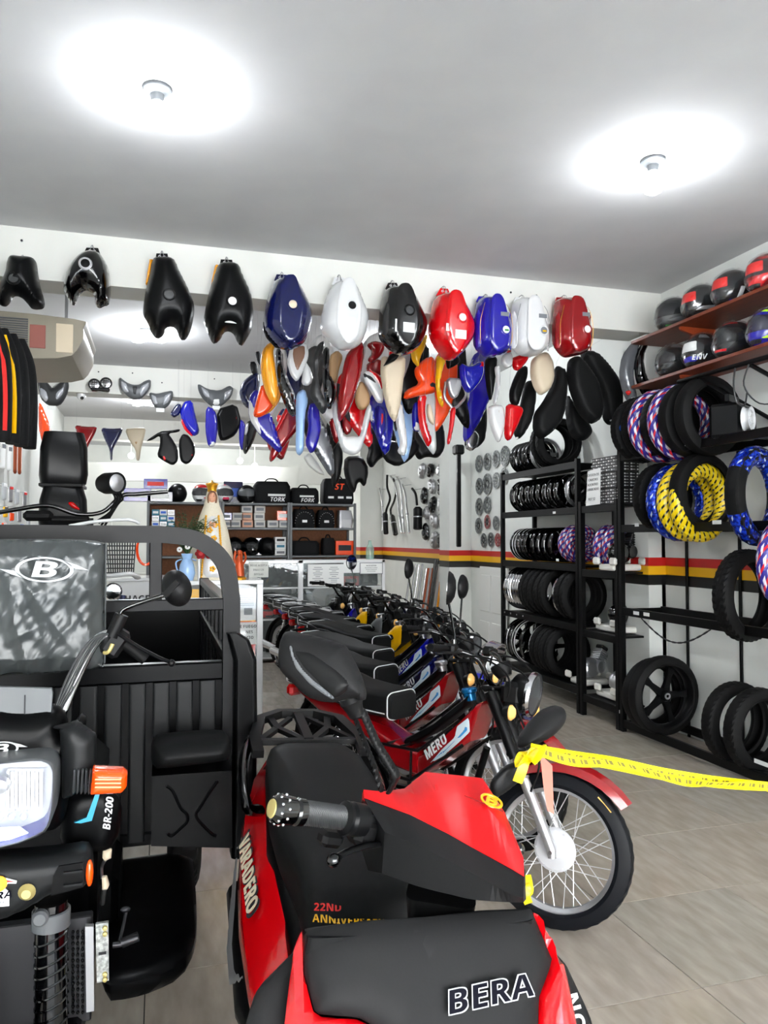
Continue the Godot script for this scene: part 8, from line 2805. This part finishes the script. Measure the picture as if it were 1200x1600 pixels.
func counter() -> void:
	var z := -9.35
	var x0 := on_z(372,876,z).x
	var x1 := on_z(601,872,z).x
	var top := 1.24
	var t := thing("display_counter","white-framed glass display counter full of bags and helmets","counter",Vector3((x0 + x1) / 2,0,z))
	var w := x1 - x0
	var b := mb1()
	box(b,Vector3(0,top - .02,-.25),Vector3(w,.04,.54),.004)
	part("top_frame",b,M.white_gloss,t)
	for x in [-w / 2 + .02,-.16,w / 2 - .02]:
		for zz in [.0,-.5]:
			b = mb1()
			box(b,Vector3(x,top / 2,zz),Vector3(.04 if x != -.16 else .06,top,.04),.003)
			part("frame_post",b,M.white_gloss,t)
	for y in [.06,.52,.90]:
		b = mb1()
		box(b,Vector3(0,y,-.25),Vector3(w - .04,.02,.5),.002)
		part("shelf",b,M.white_gloss,t)
	b = mb1()
	box(b,Vector3(0,top / 2,-.51),Vector3(w,top,.015))
	part("back_board",b,M.grey_dark,t)
	b = mb1()
	box(b,Vector3(0,top / 2,.012),Vector3(w - .06,top - .08,.005))
	part("front_glass",b,M.clear_glass,t)
	var zi := z - .22
	for q in [[420,.91,.26,.22,"black bag behind the counter glass by the framed notice"],[447,.91,.34,.26,"bulky black bag behind the counter glass"],[480,.91,.2,.2,"small black bag beside the papers behind the counter glass"],[425,.53,.3,.26,"black bag on the low counter shelf"],[470,.53,.34,.28,"wide black bag on the low counter shelf"],[530,.53,.34,.26,"black bag behind handlebars on the low counter shelf"],[575,.91,.22,.2,"dark bag under the small notice behind the counter glass"]]:
		soft_bag(q[4],Vector3(on_z(q[0],900,zi).x,q[1],zi),Vector3(q[2],q[3],.2))
	helmet("red helmet behind the counter glass","helmets in the counter",Vector3(on_z(414,940,zi).x,.53,zi + .02),.2,"red_gloss",{"film": false})
	helmet("blue helmet behind the counter glass","helmets in the counter",Vector3(on_z(452,940,zi).x,.53,zi + .02),.2,"blue_label",{"film": false})
	carton("red box behind the papers in the counter",Vector3(on_z(546,905,zi).x,.91,zi),Vector3(.2,.12,.2),"red_deep","boxes in the counter","ink")
	var pz := z + .02
	for q in [[481,882,537,915,"large sheet of typed lists taped on the counter glass",2],[537,879,562,895,"short typed sheet beside the large list on the counter glass",1]]:
		var a := on_z(q[0],q[1],pz)
		var c := on_z(q[2],q[3],pz)
		var s := thing("paper_notice",q[4],"notice",(a + c) / 2)
		b = mb1()
		box(b,Vector3.ZERO,Vector3(absf(c.x - a.x),absf(c.y - a.y),.003))
		part("sheet",b,M.white_paper,s)
		b = mb1()
		for col in q[5]:
			for k in 9:
				box(b,Vector3((col - (q[5] - 1) / 2.0) * absf(c.x - a.x) * .45,absf(c.y - a.y) * (.36 - k * .085),.002),Vector3(absf(c.x - a.x) * .3 * (.7 + .3 * sin(k * 2.3)),.006,.001))
		part("typed_lines",b,M.ink_soft,s)
	var nn := thing("framed_notice","small framed notice with a heading on the counter corner","notice",on_z(580,888,pz + .005))
	b = mb1()
	box(b,Vector3.ZERO,Vector3(.30,.145,.006),.001)
	part("frame",b,M.ink_soft,nn)
	b = mb1()
	box(b,Vector3(0,0,.003),Vector3(.28,.128,.004))
	part("sheet",b,M.white_paper,nn)
	lettering("text_line","NO SE ACEPTAN",.013,M.ink,nn,xf_at(Vector3(0,.035,.006)),true,false,.001)
	for k in 3:
		lettering("text_line",["Devoluciones ni cambios","de piezas despues de","salir de la tienda"][k],.011,M.ink,nn,xf_at(Vector3(0,.008 - .022 * k,.006)),false,false,.001)
	var gb := thing("glass_bottle","pale green glass bottle standing on the counter end","bottle",Vector3(on_z(578,872,z - .2).x,top,z - .2))
	b = mb1()
	lathe(b,[Vector2(.001,0),Vector2(.05,0),Vector2(.052,.02),Vector2(.052,.14),Vector2(.025,.19),Vector2(.02,.24),Vector2(.001,.24)],20)
	part("body",b,M.bottle_green,gb)
	t = thing("white_cabinet","low white cabinet with black lettering behind the tricycle","cabinet",on_z(235,905,-6.2) * Vector3(1,0,1))
	b = mb1()
	box(b,Vector3(0,.59,-.2),Vector3(.6,1.18,.4),.006)
	part("body",b,M.white_gloss,t)
	b = mb1()
	box(b,Vector3(0,1.19,-.18),Vector3(.64,.025,.46),.004)
	part("top",b,M.white_gloss,t)
	lettering("cabinet_text","SE HACEN",.055,M.ink,t,xf_at(on_z(210,936,-6.19) - t.position),true,false,.002)
func shrine() -> void:
	var z := -5.6
	var top := on_z(400,906,z).y
	var xa := on_z(285,906,z).x
	var xb := on_z(411,906,z).x
	var t := thing("poster_cabinet","white glass-fronted cabinet with bright posters, carrying the statue","cabinet",Vector3((xa + xb) / 2,0,z))
	var w := xb - xa
	var b := mb1()
	box(b,Vector3(0,top - .015,-.2),Vector3(w,.03,.44),.004)
	part("top",b,M.white_gloss,t)
	for x in [-w / 2 + .022,w / 2 - .022]:
		b = mb1()
		box(b,Vector3(x,top / 2,-.2),Vector3(.044,top - .02,.42),.004)
		part("side_panel",b,M.white_gloss,t)
	b = mb1()
	box(b,Vector3(0,top / 2,-.4),Vector3(w,top - .02,.02))
	box(b,Vector3(0,.05,-.2),Vector3(w - .06,.1,.4))
	part("body",b,M.white_gloss,t)
	b = mb1()
	box(b,Vector3(0,top / 2 + .05,-.004),Vector3(w - .09,top - .16,.004))
	part("glass",b,M.clear_glass,t)
	var ps := thing("poster","yellow, blue and red poster with printed sheets in the white cabinet","poster",Vector3((xa + xb) / 2,0,z - .02))
	for q in [["yellow_gloss",top - .06,top - .30],["blue_label",top - .30,top - .46],["red_label",top - .46,top - .62]]:
		b = mb1()
		box(b,Vector3(0,(q[1] + q[2]) / 2,0),Vector3(w - .1,q[1] - q[2],.003))
		part("colour_band",b,M[q[0]],ps)
	var sx := on_z(386,950,z).x - ps.position.x
	b = mb1()
	box(b,Vector3(sx,on_z(386,948,z).y,.004),Vector3(.13,.20,.003))
	part("white_sheet",b,M.white_paper,ps)
	b = mb1()
	for k in 6:
		box(b,Vector3(sx,on_z(386,948,z).y + .08 - .014 * k,.007),Vector3(.10,.003,.001))
	box(b,Vector3(sx + .01,on_z(386,948,z).y - .035,.007),Vector3(.06,.05,.001))
	part("typed_lines",b,M.ink_soft,ps)
	var y2 := on_z(386,990,z).y
	b = mb1()
	box(b,Vector3(sx,y2,.004),Vector3(.15,.17,.003))
	part("red_border",b,M.red_label,ps)
	b = mb1()
	box(b,Vector3(sx,y2,.006),Vector3(.14,.16,.003))
	part("white_sheet",b,M.white_paper,ps)
	for k in 3:
		lettering("warning_line",["DE FUEGO","NES","ACIO"][k],.022,M.ink,ps,xf_at(Vector3(sx + [.0,.018,.014][k],y2 + .05 - .04 * k,.0085)),true,false,.001)
	var sx0 := on_z(330,906,z - .2).x
	t = thing("virgin_statue","crowned statue of a robed woman in a cream and gold mantle","statue",Vector3(sx0,top,z - .2))
	b = mb1()
	var rings := []
	for q in [[.0,.175,.12],[.05,.172,.12],[.2,.15,.11],[.36,.118,.095],[.47,.085,.072],[.54,.058,.05],[.60,.046,.04],[.645,.036,.032],[.665,.01,.012]]:
		var ring := PackedVector3Array()
		for j in 30:
			var a := TAU * j / 30
			var fold := 1.0 + .035 * sin(a * 9.0) * clampf(1.0 - q[0] * 1.7,.0,1.0)
			ring.append(Vector3(cos(a) * q[1] * fold,q[0],sin(a) * q[2] * fold))
		rings.append(ring)
	loft(b,rings,Transform3D(),true,60.0)
	var mantle := part("mantle",b,M.ivory_cloth,t)
	b = mb1()
	pillow(b,chamfer([Vector2(-.07,.01),Vector2(.07,.01),Vector2(.055,.25),Vector2(.04,.47),Vector2(-.04,.47),Vector2(-.055,.25)]),.02,.0,.04,20,Vector2.ZERO,Transform3D(Basis(Vector3.RIGHT,-.11),Vector3(0,0,.115)))
	part("robe",b,M.white_gloss,t)
	b = mb1()
	for s in [-1.0,1.0]:
		for k in 26:
			var f := k / 25.0
			sphere(b,Vector3(s * lerpf(.078,.045,f),lerpf(.02,.46,f),lerpf(.132,.078,f)),Vector3(.008,.011,.006),6,4)
	for q in [[.0,.08],[.02,.16],[-.015,.24],[.01,.30],[-.02,.36],[.02,.40]]:
		for k in 5:
			var a := TAU * k / 5
			sphere(b,Vector3(q[0] + cos(a) * .014,q[1] + sin(a) * .014,.145 - q[1] * .11),Vector3(.010,.010,.005),6,4)
	part("gold_embroidery",b,M.gold,mantle)
	b = mb1()
	sphere(b,Vector3(0,.60,.034),Vector3(.03,.04,.03),18,12)
	sphere(b,Vector3(0,.598,.064),Vector3(.005,.010,.006),8,6)
	tube(b,[Vector3(0,.57,.018),Vector3(0,.54,.012)],.014,8)
	for s in [-1.0,1.0]:
		sphere(b,Vector3(s * .013,.40,.10),Vector3(.012,.024,.010),8,6)
	part("face_and_hands",b,M.skin,t)
	b = mb1()
	tube(b,spline([Vector3(-.026,.56,.04),Vector3(-.031,.60,.046),Vector3(-.018,.638,.048),Vector3(0,.645,.05),Vector3(.018,.638,.048),Vector3(.031,.60,.046),Vector3(.026,.56,.04)],4),.007,6)
	part("hair",b,M.brown_plastic,t)
	b = mb1()
	for s in [-1.0,1.0]:
		sphere(b,Vector3(s * .010,.608,.0615),Vector3(.0035,.002,.002),6,4)
	box(b,Vector3(0,.579,.061),Vector3(.009,.0025,.003))
	part("painted_features",b,M.brown_plastic,t)
	b = mb1()
	lathe(b,[Vector2(.030,.66),Vector2(.034,.668),Vector2(.032,.68),Vector2(.042,.71),Vector2(.036,.725),Vector2(.012,.735),Vector2(.001,.75)],16,Transform3D(Basis(),Vector3(0,-.02,.01)))
	for k in 8:
		var a := TAU * k / 8
		sphere(b,Vector3(cos(a) * .04,.70,.01 + sin(a) * .04),Vector3.ONE * .007,6,4)
	part("crown",b,M.gold,t)
	t = thing("small_figurine","small red and gold figurine on a gilt base beside the statue","figurine",Vector3(on_z(374,904,z - .1).x,top,z - .1))
	b = mb1()
	lathe(b,[Vector2(.001,0),Vector2(.05,0),Vector2(.052,.012),Vector2(.035,.022),Vector2(.001,.024)],18)
	part("base",b,M.gold,t)
	b = mb1()
	lathe(b,[Vector2(.001,.024),Vector2(.036,.026),Vector2(.034,.08),Vector2(.026,.13),Vector2(.02,.16),Vector2(.012,.175),Vector2(.018,.19),Vector2(.014,.21),Vector2(.001,.215)],14)
	for k in 5:
		var a := TAU * k / 5
		tube(b,spline([Vector3(cos(a) * .02,.10,sin(a) * .02),Vector3(cos(a) * .045,.15,sin(a) * .03),Vector3(cos(a) * .035,.2 + .02 * sin(k * 3.0),sin(a) * .02)],4),.008,6)
	part("figure",b,M.red_gold,t)
	t = thing("flower_vase","pale blue vase with ferns, white daisies and red roses","flowers",Vector3(on_z(283,906,z - .12).x + .04,top,z - .12))
	b = mb1()
	lathe(b,[Vector2(.001,0),Vector2(.045,0),Vector2(.06,.05),Vector2(.05,.11),Vector2(.03,.15),Vector2(.042,.19),Vector2(.036,.19),Vector2(.001,.16)],20)
	part("vase",b,M.blue_pale,t)
	b = mb1()
	for s in [-1.0,1.0]:
		tube(b,spline([Vector3(s * .035,.15,0),Vector3(s * .075,.13,0),Vector3(s * .07,.08,0),Vector3(s * .055,.06,0)],4),.006,6)
	part("vase_handle",b,M.blue_pale,t)
	rng.seed = 77
	b = mb1()
	for k in 70:
		var a := rng.randf() * TAU
		var l := rng.randf_range(.16,.38)
		var lean := rng.randf_range(.15,.8)
		var base := Vector3(0,.18,0)
		var tip := base + Vector3(cos(a) * lean * l,l * (1.0 - lean * .4),sin(a) * lean * l * .5)
		var mid := base.lerp(tip,.6) + Vector3(0,.05,0)
		tube(b,spline([base,mid,tip],3),[.003,.0025,.0025,.002,.0016,.0015,.001],4)
		for i in 5:
			var p := base.lerp(tip,.35 + .13 * i) + Vector3(0,.04 * (1.0 - absf(i - 2) / 3.0),0)
			sphere(b,p,Vector3(.012,.004,.016),5,3)
	part("greenery",b,M.leaf_green,t)
	for q in [[-.03,.27,.07],[.0,.24,.09],[.03,.26,.08],[-.055,.22,.07],[.02,.31,.06]]:
		b = mb1()
		for k in 9:
			var a := TAU * k / 9
			sphere(b,Vector3(q[0] + cos(a) * .012,q[1] + sin(a) * .012,q[2]),Vector3(.008,.008,.003),6,4)
		part("daisy",b,M.white_paper,t)
	for q in [[.12,.24,.08,.045],[.16,.20,.10,.05],[.09,.19,.09,.04]]:
		b = mb1()
		for r in 3:
			for k in 6:
				var a := TAU * k / 6 + r * .5
				sphere(b,Vector3(q[0] + cos(a) * q[3] * (.6 - .2 * r),q[1] + sin(a) * q[3] * (.6 - .2 * r),q[2] + r * .01),Vector3(q[3] * .42,q[3] * .42,q[3] * .3),8,5)
		part("rose",b,M.rose_red,t)
	t = thing("candle","thin white candle standing beside the statue","candle",Vector3(on_z(304,906,z - .05).x + .03,top,z - .06))
	b = mb1()
	lathe(b,[Vector2(.001,0),Vector2(.009,0),Vector2(.009,.24),Vector2(.001,.245)],10)
	part("wax",b,M.white_gloss,t)
	t = thing("framed_notice","small grey lettered notice propped beside the figurine","notice",on_z(393,886,z - .3) + Vector3(.06,0,-.05))
	t.position.y = top + .06
	b = mb1()
	box(b,Vector3.ZERO,Vector3(.15,.12,.006),.001)
	part("sheet",b,M.notice_grey,t)
	for k in 3:
		lettering("text_line",["NO SE ACEPTA","PAGO EN","DIVISAS"][k],.014,M.ink,t,xf_at(Vector3(0,.032 - .034 * k,.004)),false,false,.001,true)
func wall_parts() -> void:
	var org := Vector2(540,640)
	var sc := 4.615
	var n := 0
	for q in [[960,390,62],[1020,375,62],[1083,355,62],[1147,335,75],[962,552,60],[1020,536,76],[1085,510,58],[1142,480,62],[962,700,64],[1020,688,62],[957,838,58],[1020,810,50],[1083,818,52],[995,943,52],[1046,937,52],[1097,940,50]]:
		var p := on_x(org.x + q[0] / sc,org.y + q[1] / sc,XR - .02)
		var d := (p - EYE).dot(cam_f)
		var R: float = q[2] / sc * d / FOCAL
		var t := thing("brake_disc",("red sprocket disc" if n in [11,15] else "large drilled steel brake disc" if q[2] > 70 else "drilled steel brake disc") + " hung on the striped wall beside the rim rack","brake disc",p,-PI / 2,"discs and sprockets on the wall")
		var b := mb1()
		lathe(b,[Vector2(R,.003),Vector2(R * .66,.003),Vector2(R * .66,-.003),Vector2(R,-.003)],36,Transform3D(AXZ,Vector3.ZERO),30.0,true)
		var dm: Material = M.red_deep if n in [11,15] else M.disc_steel
		part("ring",b,dm,t)
		b = mb1()
		lathe(b,[Vector2(R * .42,.005),Vector2(R * .26,.005),Vector2(R * .26,-.003),Vector2(R * .42,-.003)],24,Transform3D(AXZ,Vector3.ZERO),30.0,true)
		for k in 6:
			var a := TAU * k / 6
			box(b,Vector3(R * .55,0,0),Vector3(R * .34,R * .13,.005),.001,Transform3D(Basis(Vector3.BACK,a),Vector3.ZERO))
		part("carrier",b,M.dark_metal if n % 3 else dm,t)
		b = mb1()
		for k in 12:
			var a := TAU * k / 12
			lathe(b,[Vector2(.001,.0045),Vector2(R * .07,.0045),Vector2(R * .07,.0),Vector2(.001,.0)],8,Transform3D(AXZ,Vector3(cos(a) * R * .83,sin(a) * R * .83,0)))
		tube(b,[Vector3(0,R * .3,-.02),Vector3(0,R * .3,.02)],.004,6)
		part("drilled_hole",b,M.ink,t)
		n += 1
	n = 0
	for q in [[552,440,0],[615,435,1],[688,440,0],[625,552,0],[690,560,1],[570,625,1],[630,685,1],[695,675,0],[590,745,0],[640,800,0],[700,810,1],[580,885,1],[640,940,0],[690,940,1]]:
		var p := on_x(org.x + q[0] / sc,org.y + q[1] / sc,XR - .03)
		var t := thing("engine_cover",["bare aluminium engine side cover","black painted engine side cover"][q[2]] + " in the cluster on the striped wall","engine cover",p,-PI / 2,"engine covers on the wall")
		var b := mb1()
		var pl := []
		for k in 12:
			var a := TAU * k / 12
			pl.append(Vector2(cos(a),sin(a)) * .115 * (1.0 + .18 * sin(a * 2.0 + n) + .1 * sin(a * 3.0 + n * 2.0)))
		pillow(b,pl,.045,.02,.05,16,Vector2.ZERO,Transform3D(),.008)
		var cv := part("cover",b,M.aluminium if q[2] == 0 else M.gloss_black,t)
		b = mb1()
		lathe(b,[Vector2(.001,.02),Vector2(.04,.02),Vector2(.05,.0),Vector2(.001,.0)],16,Transform3D(AXZ,Vector3(.02,-.01,.045)))
		part("clutch_dome",b,M.aluminium if q[2] == 0 else M.dark_metal,cv)
		b = mb1()
		for k in 6:
			var a := TAU * k / 6
			lathe(b,[Vector2(.001,.012),Vector2(.009,.012),Vector2(.009,-.01),Vector2(.001,-.01)],6,Transform3D(AXZ,Vector3(cos(a) * .10,sin(a) * .10,.01)))
		part("bolt_boss",b,M.steel,cv)
		n += 1
	var ex := [
		["black exhaust system with twin cans hanging on the striped wall","satin_black",[[300,470],[300,560],[320,640],[295,720],[290,780]],[[285,740],[292,900]],.045,.07],
		["black exhaust with an oval can beside the twin-can one","gloss_black",[[345,500],[365,580],[350,660],[325,720],[330,770]],[[335,760],[362,905]],.045,.07],
		["chrome straight exhaust pipe with a bent head, first of three","chrome",[[325,480],[355,530],[375,620],[385,720]],[[380,680],[405,890]],.022,.026],
		["chrome exhaust pipe between two others on the wall","chrome",[[372,490],[395,540],[405,640],[412,720]],[[405,700],[424,890]],.022,.026],
		["short chrome exhaust pipe nearest the black box silencer","chrome",[[410,540],[430,600],[438,680]],[[436,660],[460,890]],.022,.026],
		["thin chrome header pipe at the edge of the exhausts","chrome",[[245,570],[258,620],[268,700]],[[266,690],[266,880]],.016,.018],
		["black box silencer with a bright band and curved inlet","black_plastic",[[480,570],[505,610],[515,690]],[[520,700],[520,868]],.07,.07],
	]
	for e in ex:
		var pts := []
		var X := XR - .15
		for q in e[2]:
			pts.append(on_x(org.x + q[0] / sc,org.y + q[1] / sc,X))
		var a := on_x(org.x + e[3][0][0] / sc,org.y + e[3][0][1] / sc,X)
		var c := on_x(org.x + e[3][1][0] / sc,org.y + e[3][1][1] / sc,X)
		var t := thing("exhaust",e[0],"exhaust",c,0,"exhausts on the striped wall")
		var b := mb1()
		for i in pts.size():
			pts[i] -= c
		tube(b,spline(pts,5),.02,8)
		part("header_pipe",b,M[e[1]],t)
		b = mb1()
		var dv: Vector3 = a - c
		tube(b,[Vector3.ZERO,dv * .04,dv * .9,dv],[e[4] * .6,e[4],e[5] * .7 if e[5] > .08 else e[4],e[4] * .5],12)
		part("silencer",b,M[e[1]],t)
		b = mb1()
		tube(b,[dv * .55,dv * .60],e[4] * 1.12,12)
		tube(b,[pts[0] + Vector3(0,-.02,0),pts[0] + Vector3(XR - X - .002,.0,0)],.006,6)
		part("strap_and_hook",b,M.silver,t)
	var long := thing("swing_arm_bar","long black bar hanging upright on the pilaster beside the discs","bar",on_x(540 + 815 / sc,640 + 640 / sc,XR - .34))
	var lb := mb1()
	box(lb,Vector3.ZERO,Vector3(.05,1.2,.06),.01)
	box(lb,Vector3(0,.6,.0),Vector3(.12,.12,.14),.02)
	part("bar",lb,M.satin_black,long)
	n = 0
	for q in [[350,140,460,"steel"],[385,90,480,"steel"],[405,95,470,"chrome"],[430,90,470,"steel"],[455,120,480,"chrome"],[470,118,480,"copper_pack"],[488,120,480,"steel"],[500,118,470,"copper_pack"],[515,62,500,"gloss_black"],[530,66,500,"gloss_black"],[545,210,500,"silver"],[568,70,420,"yellow_amber"],[590,66,420,"yellow_amber"]]:
		var p := on_x(560 + q[0] / 4.286,860 + q[1] / 4.286,XR - .05)
		var lo := Vector3(p.x - .16,.0,p.z)
		var b := mb1()
		tube(b,[Vector3.ZERO,p - lo],.018,8)
		var o := part("fork_tube",b,M[q[3]])
		o.position = lo
		tag(o,{"steel": "bare steel fork tube leaning on the wall","chrome": "bright chrome fork tube leaning on the wall","copper_pack": "copper-toned fork tube leaning on the wall","gloss_black": "tall black fork tube leaning on the wall","silver": "short silver fork tube leaning on the wall","yellow_amber": "amber yellow fork tube leaning on the wall"}[q[3]] + " under the stripe","fork tube","fork tubes leaning on the wall")
		n += 1
	var pa := on_x(760,885,XR - .12)
	var t := thing("door_leaf","old white panelled door leaf leaning on the wall beside the rim rack","door leaf",Vector3(XR - .07,0,pa.z),.0)
	var b := mb1()
	box(b,Vector3(0,.58,0),Vector3(.03,1.16,.78),.004,Transform3D(Basis(Vector3.BACK,-.04),Vector3.ZERO))
	part("leaf",b,M.white_matt,t)
	for yy in [[.16,.5],[.62,1.06]]:
		for zz in [-.18,.18]:
			b = mb1()
			box(b,Vector3(-.018,(yy[0] + yy[1]) / 2,zz),Vector3(.014,yy[1] - yy[0],.28),.005,Transform3D(Basis(Vector3.BACK,-.04),Vector3.ZERO))
			part("door_panel",b,M.white_matt,t)
func _ready() -> void:
	rng.seed = 7
	setup_view()
	materials()
	room()
	lamps()
	tanks()
	fairings()
	fairings_behind()
	seats_and_fenders()
	racks()
	rims()
	tyres()
	helmet_shelves()
	motorcycles()
	scooter()
	tape()
	cargo_tricycle()
	middle_beam()
	left_side()
	far_shelves()
	counter()
	shrine()
	wall_parts()
